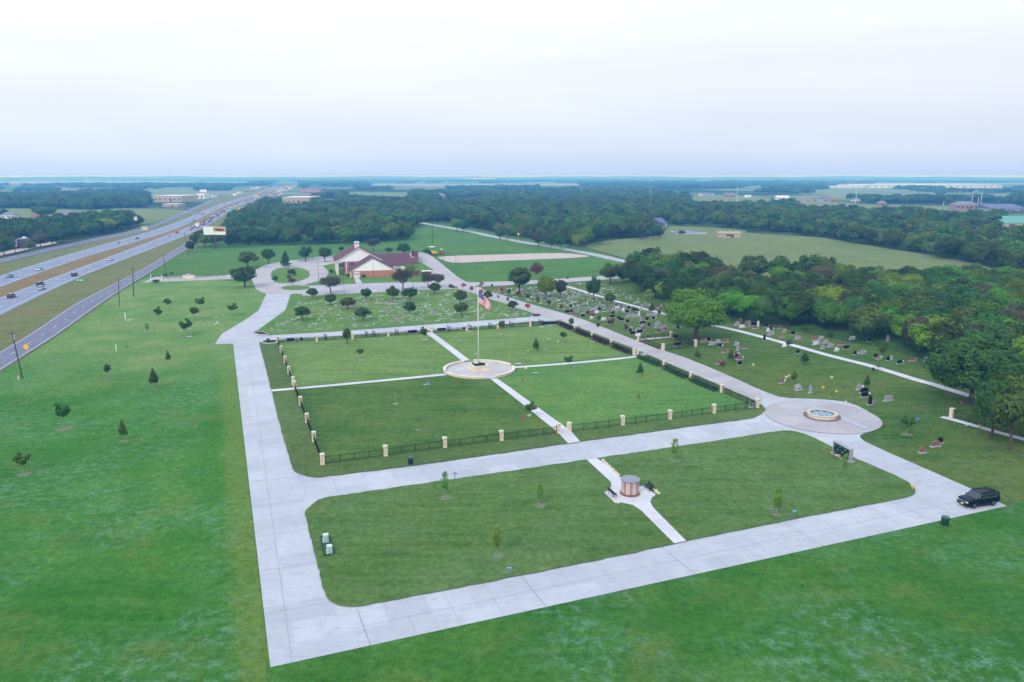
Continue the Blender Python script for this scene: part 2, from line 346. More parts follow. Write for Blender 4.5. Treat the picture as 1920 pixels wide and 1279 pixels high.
# ================================================================== SETTING
# far land: one sheet out to the horizon
def far_ground():
    m, n, l, b, o = newmat('far_land')
    pos = n.new('ShaderNodeNewGeometry').outputs['Position']
    big = noise(n, l, pos, 0.0013, 6, 0.62, 0.44, 0.50)
    fld = noise(n, l, pos, 0.0031, 3, 0.5, 0.35, 0.65)
    fine = noise(n, l, pos, 0.05, 6, 0.7, 0.3, 0.7, 0.65, 1.3)
    c1 = mixc(n, l, fld, (0.10, 0.18, 0.06), (0.22, 0.25, 0.14)); c = mixc(n, l, big, (0.028, 0.055, 0.026), c1)
    vo = n.new('ShaderNodeTexVoronoi'); vo.inputs['Scale'].default_value = 0.0016; l.new(pos, vo.inputs['Vector'])
    r = n.new('ShaderNodeMapRange'); r.inputs['From Min'].default_value = 0.14; r.inputs['From Max'].default_value = 0.07; l.new(vo.outputs['Distance'], r.inputs[0])
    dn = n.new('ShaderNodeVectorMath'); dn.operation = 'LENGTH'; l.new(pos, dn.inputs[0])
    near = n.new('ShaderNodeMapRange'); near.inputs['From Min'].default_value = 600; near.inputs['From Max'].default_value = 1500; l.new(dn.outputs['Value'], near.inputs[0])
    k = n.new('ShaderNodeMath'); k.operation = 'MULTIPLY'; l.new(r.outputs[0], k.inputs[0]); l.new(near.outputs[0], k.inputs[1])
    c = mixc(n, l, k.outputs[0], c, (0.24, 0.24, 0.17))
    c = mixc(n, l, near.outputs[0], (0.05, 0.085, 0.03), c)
    hs = n.new('ShaderNodeHueSaturation'); l.new(c, hs.inputs['Color']); l.new(fine, hs.inputs['Value']); l.new(hs.outputs[0], b.inputs['Base Color'])
    b.inputs['Roughness'].default_value = 1; b.inputs['Specular IOR Level'].default_value = 0
    mb = MB(); S = 24000; g = [-S, -8000, -2500, -600, 600, 2500, 8000, S]
    for j in range(8):
        for i in range(8): mb.v.append((g[i], g[j], 0))
    mb.f = [(j * 8 + i, j * 8 + i + 1, j * 8 + i + 9, j * 8 + i + 8) for j in range(7) for i in range(7)]; mb.mi = [0] * 49
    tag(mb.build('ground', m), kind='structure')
far_ground()
# the horizon: a very low swell of hills far away
def hills():
    mb = MB(); n = 160; prof = ((-1700, 0), (-1100, .25), (-500, .62), (0, 1.0), (600, .9), (1500, .3))
    for i in range(n + 1):
        t = R(90 - 75 + 150 * i / n); c, s_ = math.cos(t), math.sin(t); h = 36 + 3.5 * math.sin(i * .37) + 2.5 * math.sin(i * .91 + 1) + 1.5 * math.sin(i * 2.3)
        for (dr, k) in prof: rr = 9900 + dr + 250 * math.sin(i * .3 + k * 3); mb.v.append((c * rr, s_ * rr, .3 + h * k + (1.5 * math.sin(i * 1.7 + k * 9) if 0 < k < 1 else 0)))
    for i in range(n):
        for j in range(5): a = i * 6 + j; mb.f.append((a, a + 1, a + 7, a + 6)); mb.mi.append(0)
    tag(mb.build('hills', mat('hill_cover', (0.03, 0.05, 0.025), (0.13, 0.13, 0.10), 0.0022, 1.0, spec=0)), kind='structure')
hills()

# ---- open fields and clearings (photo pixels of points on the ground)
sheet('field', [(-500, 700), (-400, 480), (0, 487), (200, 447), (345, 396), (430, 440), (425, 458), (762, 446), (765, 418), (845, 421), (1100, 465), (1200, 496), (1480, 548), (1800, 606), (2300, 680), (2600, 1000), (1900, 1700), (0, 1700)], 0.03, FIELD)
sheet('pasture', [(1095, 463), (1110, 456), (1160, 449), (1240, 442), (1300, 440), (1390, 436), (1545, 446), (1655, 465), (1800, 487), (1850, 500), (1930, 540), (1700, 540), (1480, 530), (1352, 512), (1200, 493)], 0.06, PASTURE)
for nm, pts in (('field', [(0, 392), (25, 391), (98, 392), (160, 395), (220, 391), (330, 393), (352, 396), (330, 404), (300, 414), (250, 425), (236, 410), (205, 407), (130, 407), (40, 409), (0, 410), (-150, 410), (-150, 392)]),
                ('field', [(1468, 424), (1530, 423), (1590, 428), (1560, 432), (1480, 431)]), ('field', [(1255, 424), (1345, 427), (1400, 432), (1390, 446), (1240, 442)]),
                ('field', [(1300, 366), (1372, 365), (1445, 372), (1445, 378), (1300, 378)]), ('field', [(1490, 376), (1560, 379), (1620, 384), (1690, 384), (1690, 393), (1640, 392), (1500, 388)]),
                ('field', [(1730, 387), (1790, 386), (1860, 393), (1860, 400), (1790, 402), (1735, 394)]), ('field', [(1770, 362), (1990, 363), (1990, 372), (1880, 380), (1830, 374), (1770, 367)]),
                ('field', [(655, 361), (765, 361), (766, 369), (700, 367), (655, 366)]), ('field', [(603, 373), (630, 373), (632, 381), (605, 382)]),
                ('field', [(1840, 424), (2000, 425), (2000, 432), (1850, 432)])):
    sheet(nm, pts, 0.08, PASTURE)
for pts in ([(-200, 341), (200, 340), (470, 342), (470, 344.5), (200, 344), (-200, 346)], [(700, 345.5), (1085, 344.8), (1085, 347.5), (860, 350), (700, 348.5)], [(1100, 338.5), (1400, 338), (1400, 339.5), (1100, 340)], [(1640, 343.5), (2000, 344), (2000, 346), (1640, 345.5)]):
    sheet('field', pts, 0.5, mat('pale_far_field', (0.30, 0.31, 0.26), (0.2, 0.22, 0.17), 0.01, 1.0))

# ---- highway corridor
def ribbon(name, left, right, z, m, marks=None, y0=70, y1=None, kind='structure'):
    """road between two edges given in photo pixels, smoothed over world distance"""
    def edge(pts):
        w = sorted([(G(*p).y, G(*p).x) for p in pts]); return np.array([a for a, _ in w]), np.array([b for _, b in w])
    ly, lx = edge(left); ry, rx = edge(right)
    ymax = min(ly[-1], ry[-1]) if y1 is None else y1
    ys = np.exp(np.linspace(math.log(y0), math.log(ymax), 150))
    def samp(yy, xx):
        s = (xx[2] - xx[0]) / (yy[2] - yy[0])
        v = np.interp(ys, yy, xx); lo = ys < yy[0]; v[lo] = xx[0] + (ys[lo] - yy[0]) * s
        k = np.ones(13) / 13; pv = np.concatenate([v[0] - (v[1:7][::-1] - v[0]), v, v[-1] - (v[-7:-1][::-1] - v[-1])]); return np.convolve(pv, k, 'valid')
    L_ = samp(ly, lx); R_ = samp(ry, rx); mb = MB()
    for i, y in enumerate(ys): mb.v += [(L_[i], y, z), (R_[i], y, z)]
    for i in range(len(ys) - 1): mb.f.append((2 * i, 2 * i + 1, 2 * i + 3, 2 * i + 2)); mb.mi.append(0)
    for (fr, dash, w) in (marks or []):
        cx = L_ + (R_ - L_) * fr
        if not dash:
            k = len(mb.v)
            for i, y in enumerate(ys): mb.v += [(cx[i] - w / 2, y, z + .02), (cx[i] + w / 2, y, z + .02)]
            for i in range(len(ys) - 1): mb.f.append((k + 2 * i, k + 2 * i + 1, k + 2 * i + 3, k + 2 * i + 2)); mb.mi.append(1)
        else:
            y = y0
            while y < min(ymax, 700):
                xa, xb = np.interp([y, y + 3.2], ys, cx); k = len(mb.v)
                mb.v += [(xa - w / 2, y, z + .02), (xa + w / 2, y, z + .02), (xb + w / 2, y + 3.2, z + .02), (xb - w / 2, y + 3.2, z + .02)]; mb.f.append((k, k + 1, k + 2, k + 3)); mb.mi.append(1); y += 12.0
    tag(mb.build(name, [m, WHITE_PAINT]), kind=kind); return ys, L_, R_
e_lfr_u = [(0, 486), (100, 462.5), (175, 447.5), (275, 427.5), (350, 395), (375, 384), (410, 369)]
e_lfr_l = [(0, 495), (100, 470), (200, 449), (275, 434), (350, 401), (380, 387), (413, 371)]
e_lc_l = [(0, 519), (100, 485), (200, 457.5), (275, 437.5), (350, 411), (380, 397.5), (403, 386), (436, 376), (464, 369), (490, 360), (520, 347)]
e_lc_r = [(0, 541), (100, 502.5), (200, 470), (287, 446), (340, 427), (380, 409), (403.5, 395), (436, 381), (464, 372.5), (491, 362), (521, 348)]
e_rc_l = [(0, 560), (100, 521), (200, 485), (275, 456), (330, 436), (380, 417), (408, 399), (427, 389), (446, 381), (474, 373), (493, 364.5), (523, 349)]
e_rc_r = [(0, 595), (100, 542.5), (200, 500), (287, 467), (340, 447), (389, 425), (405, 416), (417.5, 407), (432.5, 395), (446, 387), (474, 378), (496, 367), (526, 349.7)]
e_fr_l = [(0, 660), (55, 630), (140, 570), (220, 530), (265, 507.5), (310, 480), (345, 459), (372, 442)]
e_fr_r = [(0, 697.5), (50, 665), (107.5, 630), (175, 580), (230, 542.5), (277, 515), (315, 490), (350, 467), (376, 449)]
sheet('verge', [(-900, 900), (-600, 560), (0, 495), (200, 449), (300, 424), (380, 386), (412, 370), (560, 346), (556, 352), (520, 368), (480, 392), (430, 432), (400, 452), (330, 480), (265, 520), (100, 636), (0, 700), (-500, 1400)], 0.10, VERGE)
ribbon('median', e_lc_r, e_rc_l, 0.14, MEDIAN)
ribbon('road', e_lfr_u, e_lfr_l, 0.18, ASPH, [(0.5, True, 0.15)], y0=150)
LCR = ribbon('highway', e_lc_l, e_lc_r, 0.18, HWY, [(0.12, False, 0.2), (0.38, True, 0.15), (0.64, True, 0.15), (0.9, False, 0.2)])
RCR = ribbon('highway', e_rc_l, e_rc_r, 0.18, HWY, [(0.08, False, 0.2), (0.34, True, 0.15), (0.6, True, 0.15), (0.87, False, 0.22)])
FRR = ribbon('road', e_fr_l, e_fr_r, 0.18, ASPH, [(0.06, False, 0.15), (0.5, True, 0.15), (0.93, False, 0.15)])
# slip road back towards the far frontage road, and the loop behind the wood
sheet('road', [(350, 396), (372, 399), (388, 399), (382, 404), (362, 402)], 0.22, ASPH)
def path_strip(name, pts, w, z, m, px=True):
    P = [G(*p) if px else Vector(p) for p in pts]; Q = []
    for i in range(len(P) - 1):
        p0 = P[max(i - 1, 0)]; p1 = P[i]; p2 = P[i + 1]; p3 = P[min(i + 2, len(P) - 1)]
        for k in range(8):
            t = k / 8; Q.append(0.5 * ((2 * p1) + (-p0 + p2) * t + (2 * p0 - 5 * p1 + 4 * p2 - p3) * t * t + (-p0 + 3 * p1 - 3 * p2 + p3) * t ** 3))
    Q.append(P[-1]); mb = MB()
    for i, q in enumerate(Q):
        d = (Q[min(i + 1, len(Q) - 1)] - Q[max(i - 1, 0)]); d.z = 0; d.normalize(); s = Vector((-d.y, d.x, 0)) * w / 2
        a = q - s; b = q + s; mb.v += [(a.x, a.y, z), (b.x, b.y, z)]
    mb.f = [(2 * i, 2 * i + 2, 2 * i + 3, 2 * i + 1) for i in range(len(Q) - 1)]; mb.mi = [0] * len(mb.f)
    o = mb.build(name, m); 
    for p in o.data.polygons:
        if p.normal.z < 0: p.flip()
    return tag(o, kind='structure')
path_strip('road', [(560, 362), (520, 366), (490, 374), (470, 383), (458, 392), (462, 401), (480, 398)], 9, 0.24, ASPH)
RURAL = [(700, 400), (760, 413), (800, 420), (840, 427), (879, 434), (925, 444), (995, 457), (1055, 466.5), (1110, 477), (1160, 488), (1190, 494), (1320, 520), (1452, 546), (1560, 566), (1678, 584), (1790, 604), (1920, 626), (2200, 680)]
path_strip('road', RURAL, 7.5, 0.12, concrete_mat('rural_road', (0.40, 0.41, 0.46), (0.34, 0.35, 0.4), (0.25, 0.26, 0.3), 0.3))
sheet('gravel_lot', smooth_poly([(818, 483), (842, 480), (922, 478), (1015, 475), (1065, 475), (1108, 480), (1095, 483), (1000, 487), (922, 490), (855, 493.5), (838, 491), (826, 485.5)], 1), 0.10, GRAVEL)
sheet('gravel_yard', [(-40, 478), (0, 474), (40, 465), (100, 453), (108, 456), (60, 466), (10, 478), (-40, 488)], 0.12, GRAVEL)
sheet('parking', [(1256, 434), (1290, 433), (1328, 438), (1322, 440.5), (1268, 440)], 0.14, HWY)

# ---- cemetery lawns outside the drives
u_edge = G(507, 1253).dot(U)
yb = lambda: [(GA + 0.0, 118, u_edge - 5.2, u_edge - 0.5, (0.21, 0.275, 0.055))]
LAWN_LEFT = lawn_mat('lawn_left', (0.045, 0.17, 0.024), (0.08, 0.225, 0.038), (0.024, 0.145, 0.008), (0.14, 0.28, 0.17), 0.75, 0.25, R(35), 1.0,
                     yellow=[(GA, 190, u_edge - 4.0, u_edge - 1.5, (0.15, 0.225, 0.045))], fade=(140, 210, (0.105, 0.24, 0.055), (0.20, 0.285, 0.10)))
LAWN_FARL = lawn_mat('lawn_faded', (0.13, 0.25, 0.09), (0.18, 0.28, 0.12), (0.085, 0.215, 0.065), (0.3, 0.34, 0.2), 0.5, 0.5, R(14.6), 13.0)
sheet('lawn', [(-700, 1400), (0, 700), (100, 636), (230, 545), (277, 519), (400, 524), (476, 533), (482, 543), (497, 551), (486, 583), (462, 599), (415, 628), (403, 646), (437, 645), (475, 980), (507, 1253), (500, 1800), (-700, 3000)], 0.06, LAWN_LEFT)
sheet('lawn', [(500, 1240), (1888, 948), (2500, 800), (4500, 1500), (1900, 2600), (495, 2600)], 0.08, LAWN_MAIN)
sheet('lawn', [(1008, 571), (915, 545), (904, 537), (1063, 530), (1135, 525), (1185, 520), (1240, 560), (1400, 600), (1500, 620), (1700, 665), (1940, 745), (2600, 960), (2600, 1100), (1888, 950), (1815, 915), (1719, 873), (1671, 852), (1610, 825), (1500, 760), (1380, 720), (1247, 658), (1097, 601)], 0.04, LAWN_R)
# ---- the drives: one concrete sheet with its saw joints
pave = [(507, 1253), (1888, 950), (1815, 915), (1719.6, 873), (1671, 852), (1635.6, 835.4), (1622, 829), (1614, 823), (1612, 818), (1619, 814), (1635.6, 809.7), (1646.5, 801.6), (1648, 793),
        (1641, 782.6), (1627.5, 772), (1606, 761), (1584, 754), (1562, 751.3), (1530, 749), (1481, 747.5), (1459.6, 744.7), (1440.6, 738), (1421.7, 730.5), (1387.6, 714.5), (1331, 690), (1284, 671), (1238, 656), (1192, 639),
        (1166, 628.7), (1135, 616), (1097.5, 601), (1060, 589), (1007.5, 574.5), (970, 563), (940, 553), (905, 544), (903, 538), (950, 535.3), (1000, 533), (1062.5, 529.8), (1135, 524.5), (1190, 520), (1190, 514.5), (1122.5, 518.5), (1030, 524.5), (950, 528),
        (880, 530), (872, 528), (855, 517.5), (840, 505), (825, 492.5), (810, 481), (800, 475), (785, 473.5), (765, 476), (755, 482), (620, 480), (587, 484), (555, 488), (535, 489.5), (512, 493), (495, 498), (482, 505), (474, 512),
        (400, 518), (290, 520), (268, 530), (400, 525), (472, 523), (475, 532.5), (480, 542.5), (488, 547), (499, 551.5), (485, 582.5), (462, 599), (415, 627.5), (403, 646), (437, 645)]
def joints(mb):
    def pt(q): return G(*q)
    # left drive: centre joint and cross joints
    a = G(507, 1253); b = G(437, 645); c = G(586, 1240); d = G(488, 643); z = 0.115
    line_quad(mb, a.lerp(c, 0.52), b.lerp(d, 0.52), 0.05, z, 1)
    n = int((b - a).length / 9.2)
    for i in range(1, n):
        t = i / n; p = a.lerp(b, t); q = p + U * (7.6 + (0 if t > .3 else 0)); line_quad(mb, p, q, 0.06, z, 1)
    # bottom drive
    a = G(507, 1253); b = G(1888, 950); n = int((b - a).length / 4.6); dn = (b - a).normalized(); up = Vector((-dn.y, dn.x, 0))
    for i in range(2, n):
        p = a + dn * (i * 4.6) ; w = 6.9 if i < 23 else 6.9; line_quad(mb, p, p + up * w, 0.06 if i % 4 == 2 else 0.04, z, 2 if i % 4 == 2 else 1)
    line_quad(mb, a + up * 3.5 + dn * 8, b + up * 3.5 - dn * 3, 0.05, z, 1)
    # middle drive
    a = G(575, 935); b = G(1452, 812); n = int((b - a).length / 4.4)
    for i in range(0, n):
        p = a.lerp(b, i / n); line_quad(mb, p + V * 0.3, p + V * 6.3, 0.05, z, 1)
    # east drive
    a = G(1640, 836); b = G(1815, 915); n = 9
    for i in range(n):
        p = a.lerp(b, i / n); line_quad(mb, p, p - U * 6.6, 0.05, z, 1)
sheet('drive', pave, 0.10, [CONC, JOINT, JOINTD], extra=joints)
pink = [(1425, 731.5), (1387.6, 715.5), (1331, 691), (1284, 672), (1238, 657), (1192, 640), (1166, 629.7), (1135, 617), (1097.5, 602), (1060, 590), (1007.5, 575.5), (970, 564), (940, 554), (905, 545), (902, 537.8), (950, 535), (1000, 532.6), (1062.5, 529.5), (1135, 524.2), (1188, 520),
        (1188, 515), (1122.5, 518.8), (1030, 524.8), (950, 528.3), (880, 530.4), (872, 528.6), (854, 518), (839, 505.5), (824, 493), (809, 481.5), (799, 475.6), (785, 474), (766, 476.5), (756, 482.5), (620, 480.5), (587, 484.5), (555, 488.5), (535, 490), (512, 493.5), (495, 498.5), (482, 505.5), (475, 512.5),
        (400, 518.3), (291, 520.5), (270, 529.6), (400, 524.6), (473, 522.6), (476, 532.5), (481, 542.5), (489, 547), (500, 551.2), (545, 552.5), (566, 555), (800, 544), (860, 542), (895, 552.5), (926, 564), (949, 570), (972, 579), (1008, 590), (1020, 596), (1060, 605), (1080, 612), (1113, 625), (1151, 640), (1192, 655), (1241, 677), (1294, 699), (1357, 725.5), (1400, 745), (1430, 760)]
sheet('road', pink, 0.13, [PINK])
fc = G(1541, 782)
def circ(c, r, a0=0, a1=360, n=64): return [(c.x + r * math.cos(R(a0 + (a1 - a0) * i / n)), c.y + r * math.sin(R(a0 + (a1 - a0) * i / n))) for i in range(n)]
def fjoint(mb):
    for k in range(9):
        t = R(20 + 40 * k); line_quad(mb, (fc.x + 3.4 * math.cos(t), fc.y + 3.4 * math.sin(t)), (fc.x + 9.9 * math.cos(t), fc.y + 9.9 * math.sin(t)), 0.05, 0.175, 1)
    mb.ring(10.05, 10.2, 0.17, 0.176, c=(fc.x, fc.y), mi=1)
sheet('plaza', circ(fc, 10.25), 0.16, [PINK, JOINT], px=False, extra=fjoint)
# wet trickle across the plaza
WET = mat('wet_concrete', (0.28, 0.33, 0.44), (0.34, 0.38, 0.47), 2, 0.25, spec=0.6)
sheet('water', [(1504, 749.5), (1514, 749.5), (1517, 757), (1526, 763), (1535, 765), (1540, 768), (1530, 768), (1518, 764), (1510, 756)], 0.19, WET)
sheet('water', [(1574, 783), (1590, 786), (1598, 790), (1607, 796), (1618, 800), (1630, 805), (1628, 807.5), (1614, 804), (1600, 798), (1588, 792), (1574, 788)], 0.19, WET)
sheet('water', circ(fc, 3.9, 150, 260, 14) + [(fc.x, fc.y)], 0.185, WET, px=False)
# parking bays
def bays(mb):
    a = G(566, 553.5); b = G(798, 543)
    n = 26
    for i in range(1, n):
        p = a.lerp(b, i / n)
        if 6 < i: line_quad(mb, p, p + Vector((0.0, 1, 0)) * 4.0, 0.16, 0.20, 1)
    a = G(640, 537); b = G(742, 530.5); n = 13
    for i in range(n + 1): p = a.lerp(b, i / n); line_quad(mb, p, p - Vector((0.0, 1, 0)) * 4.2, 0.16, 0.20, 1)
    for i in range(16): p = G(588 + i * 2.2, 484.5); line_quad(mb, p, p + Vector((0.6, 6, 0)), 0.16, 0.20, 1)
sheet('parking', [(567, 554.2), (575, 537.5), (670, 534), (740, 531.5), (800, 533), (830, 541), (800, 543.4)], 0.17, [concrete_mat('parking_grey', (0.42, 0.41, 0.46), (0.37, 0.36, 0.41), (0.28, 0.27, 0.31)), WHITE_PAINT], extra=bays)
sheet('parking', [(557, 491), (586, 487.5), (620, 484), (650, 483), (650, 478), (620, 481), (588, 485), (562, 487.5)], 0.17, [ASPH, WHITE_PAINT])
# ---- lawns that lie as islands in the paving
ISL = 0.20
isl_fence = [(486, 643), (510, 738), (525, 800), (549, 882), (553, 886), (562, 891), (576, 895.3), (596, 897.6), (795, 872.6), (980, 846), (1087, 830), (1305, 800), (1400, 787.5), (1415, 784.8), (1428, 777.6), (1436, 769), (1430, 762), (1414, 752.5), (1357, 727), (1294, 700), (1241, 677.5), (1192, 655.5), (1151, 640.5), (1113, 625.5), (1080, 613), (1060, 606), (1017, 602.8), (992, 604), (879.5, 616), (650, 630.5), (520, 638.5)]
sheet('lawn', isl_fence, ISL, LAWN_VERGE)
fcn = (605, 871.5); fce = (1419, 765.5); fcr = (1049, 608); fcl = (521, 643.5)
plz = G(898.5, 695.5)
sheet('lawn', [(521, 644), (551, 727), (700, 716), (834, 704), (898.5, 695), (807, 626), (661, 636)], ISL + .02, LAWN_NW)
sheet('lawn', [(551, 732), (700, 721), (834, 707), (898, 697), (1048, 813), (940, 828), (723, 857), (605, 872)], ISL + .02, LAWN_SW)
sheet('lawn', [(898, 695), (960, 689), (1191, 669), (1245, 691), (1295, 713), (1353, 736), (1418, 766), (1338, 776.5), (1255, 788), (1167, 799), (1066, 811)], ISL + .02, LAWN_SE)
sheet('lawn', [(898, 694), (960, 688), (1189, 668), (1147, 650), (1079, 622), (1049, 609), (994, 613), (875, 622), (809, 626)], ISL + .02, LAWN_NW)
isl_low = [(610, 935), (596, 940), (585, 947.5), (575, 957), (571, 964), (575, 980), (595, 1060), (600, 1081), (606, 1106), (611, 1120), (619, 1129.7), (634, 1137.5), (656, 1140.6), (678, 1139), (859, 1104.7), (1062.5, 1064.7), (1200, 1036.6), (1286, 1017), (1500, 973.7), (1700, 934.8), (1712, 930), (1716, 925), (1715, 917), (1703, 906), (1671, 889.6), (1600, 860), (1551.7, 835.4), (1530, 824), (1508, 815), (1486.7, 809.7), (1467.7, 809), (1440, 812.5), (1330, 830), (1125, 860), (980, 881.5)]
sheet('lawn', isl_low, ISL, LAWN_ISLE)
sheet('lawn', [(503, 629.5), (478, 624.5), (488, 617), (535, 582.5), (545, 552.8), (556, 551), (566, 552.5), (567, 556), (800, 544.6), (858, 542.6), (895, 553), (926, 564.5), (949, 570.5), (972, 579.5), (1006, 590), (993, 595), (820, 608), (650, 621)], ISL, LAWN_N)
sheet('lawn', smooth_poly([(507, 515), (511, 508), (518, 504.5), (530, 503), (550, 502), (562, 503), (574, 506), (581, 511.5), (580, 519), (575, 523), (556, 530), (538, 532), (518, 531.5), (510, 524)], 2), ISL, LAWN_N)
sheet('lawn', smooth_poly([(524, 541.5), (533, 537.5), (545, 536.5), (578, 536.8), (582, 540.5), (572, 544), (545, 545)], 1), ISL, LAWN_N)
bl = [(571, 535), (584, 531), (598, 527.5), (611, 521), (617, 512), (610, 503), (604, 499.5), (622, 495), (790, 493), (812, 506), (808, 512), (790, 513), (806, 527), (790, 530), (742, 530), (700, 531.2), (672, 532.6), (640, 533.4), (577, 536)]
sheet('lawn', bl, ISL, LAWN_N)
# walks
sheet('path', [(663, 519), (671, 519), (680, 533.2), (668, 533.6)], ISL + .03, CONC)
WALK = concrete_mat('walk_concrete', (0.60, 0.60, 0.64), (0.53, 0.53, 0.57), (0.42, 0.42, 0.46))
path_strip('path', [(803, 624.5), (835, 648), (874, 678)], 2.0, ISL + .05, WALK)
sheet('path', [(919, 712), (933, 712), (1071, 811), (1087.6, 830.6), (1065, 834), (1046, 813), (980, 760)], ISL + .05, WALK)
path_strip('path', [(509, 734.5), (660, 721), (836, 704)], 1.6, ISL + .05, WALK)
path_strip('path', [(960, 691), (1080, 682), (1195, 670), (1203, 664)], 1.6, ISL + .05, WALK)
path_strip('path', [(1058, 536), (1105, 550), (1132.5, 558.5), (1152.5, 564.5), (1217.5, 582), (1290, 600), (1363, 616), (1406, 626.4), (1472, 644), (1500, 651.6), (1560, 668.5), (1635.7, 687.6), (1719, 713), (1751.8, 722), (1795.6, 736), (1900, 768)], 2.3, 0.09, WALK)
path_strip('path', [(1766, 783), (1800, 792), (1872, 812.5), (1930, 828)], 1.6, 0.16, WALK)
sheet('path', [(1100, 864.3), (1119, 861.4), (1135, 872.5), (1160, 895), (1170, 903), (1200, 915), (1205, 913.5), (1230, 930), (1222, 936), (1219, 944), (1225, 955), (1286.5, 1017.3), (1264, 1022), (1202, 960), (1187, 950), (1165, 945), (1153, 946), (1132.5, 926), (1142.5, 921), (1146.5, 914), (1145, 906)], ISL + .03, WALK)
# raised bed at the wet spot and worn rings under the saplings come later

# ================================================================== TREES
LEAF = {
 'oak': leaf_mat('oak_leaves', (0.042, 0.095, 0.022), (0.08, 0.15, 0.03), 0.15),
 'dark': leaf_mat('dark_leaves', (0.028, 0.08, 0.018), (0.078, 0.165, 0.026), 0.4),
 'bright': leaf_mat('bright_leaves', (0.07, 0.18, 0.014), (0.15, 0.29, 0.022), 0.3),
 'big': leaf_mat('big_tree_leaves', (0.095, 0.2, 0.024), (0.17, 0.28, 0.03), 0.1),
 'young': leaf_mat('young_leaves', (0.045, 0.115, 0.02), (0.08, 0.165, 0.03), 0.2),
 'sap': leaf_mat('sapling_leaves', (0.11, 0.27, 0.04), (0.17, 0.36, 0.06), 0.15, 0.4),
 'sap2': leaf_mat('olive_sapling_leaves', (0.14, 0.2, 0.05), (0.17, 0.2, 0.07), 0.15, 0.4),
 'brown': leaf_mat('brownish_leaves', (0.075, 0.085, 0.04), (0.12, 0.11, 0.06), 0.2),
 'rust': leaf_mat('rusty_leaves', (0.12, 0.06, 0.045), (0.16, 0.09, 0.06), 0.2),
 'red': leaf_mat('crimson_leaves', (0.42, 0.04, 0.09), (0.6, 0.10, 0.18), 0.15),
 'pink': leaf_mat('dusky_leaves', (0.25, 0.10, 0.13), (0.32, 0.2, 0.22), 0.15),
 'grey': leaf_mat('bare_twigs', (0.2, 0.19, 0.17), (0.26, 0.24, 0.2), 0.1),
 'hedge': leaf_mat('burgundy_hedge_leaves', (0.03, 0.018, 0.024), (0.055, 0.03, 0.04), 0.2),
 'hedgeg': leaf_mat('green_hedge_leaves', (0.02, 0.07, 0.03), (0.035, 0.1, 0.045), 0.2),
 'dist': leaf_mat('distant_leaves', (0.02, 0.066, 0.010), (0.095, 0.19, 0.022), 0.5, 0.12),
}
def quads(P, Nn, size, rng, jit=0.5):
    """leaf cards: one quad per point, facing roughly along Nn"""
    n = len(P); r = rng.normal(size=(n, 3)); nn = Nn + r * jit; nn /= np.linalg.norm(nn, axis=1)[:, None] + 1e-9
    t = np.cross(nn, rng.normal(size=(n, 3))); t /= np.linalg.norm(t, axis=1)[:, None] + 1e-9; b = np.cross(nn, t)
    s = size * rng.uniform(0.6, 1.35, n)[:, None]; a = s * rng.uniform(0.6, 1.0, n)[:, None]
    return np.stack([P - t * s - b * a * .4, P + t * s * .3 - b * a, P + t * s + b * a * .4, P - t * s * .3 + b * a], 1).reshape(-1, 3)
def np_mesh(name, verts, m, nper=4):
    n = len(verts) // nper; me = bpy.data.meshes.new(name); me.vertices.add(len(verts)); me.vertices.foreach_set('co', verts.astype(np.float32).ravel())
    me.loops.add(len(verts)); me.loops.foreach_set('vertex_index', np.arange(len(verts), dtype=np.int32))
    me.polygons.add(n); me.polygons.foreach_set('loop_start', np.arange(0, len(verts), nper, dtype=np.int32)); me.polygons.foreach_set('loop_total', np.full(n, nper, np.int32))
    me.materials.append(m); me.update(); me.validate(); return me
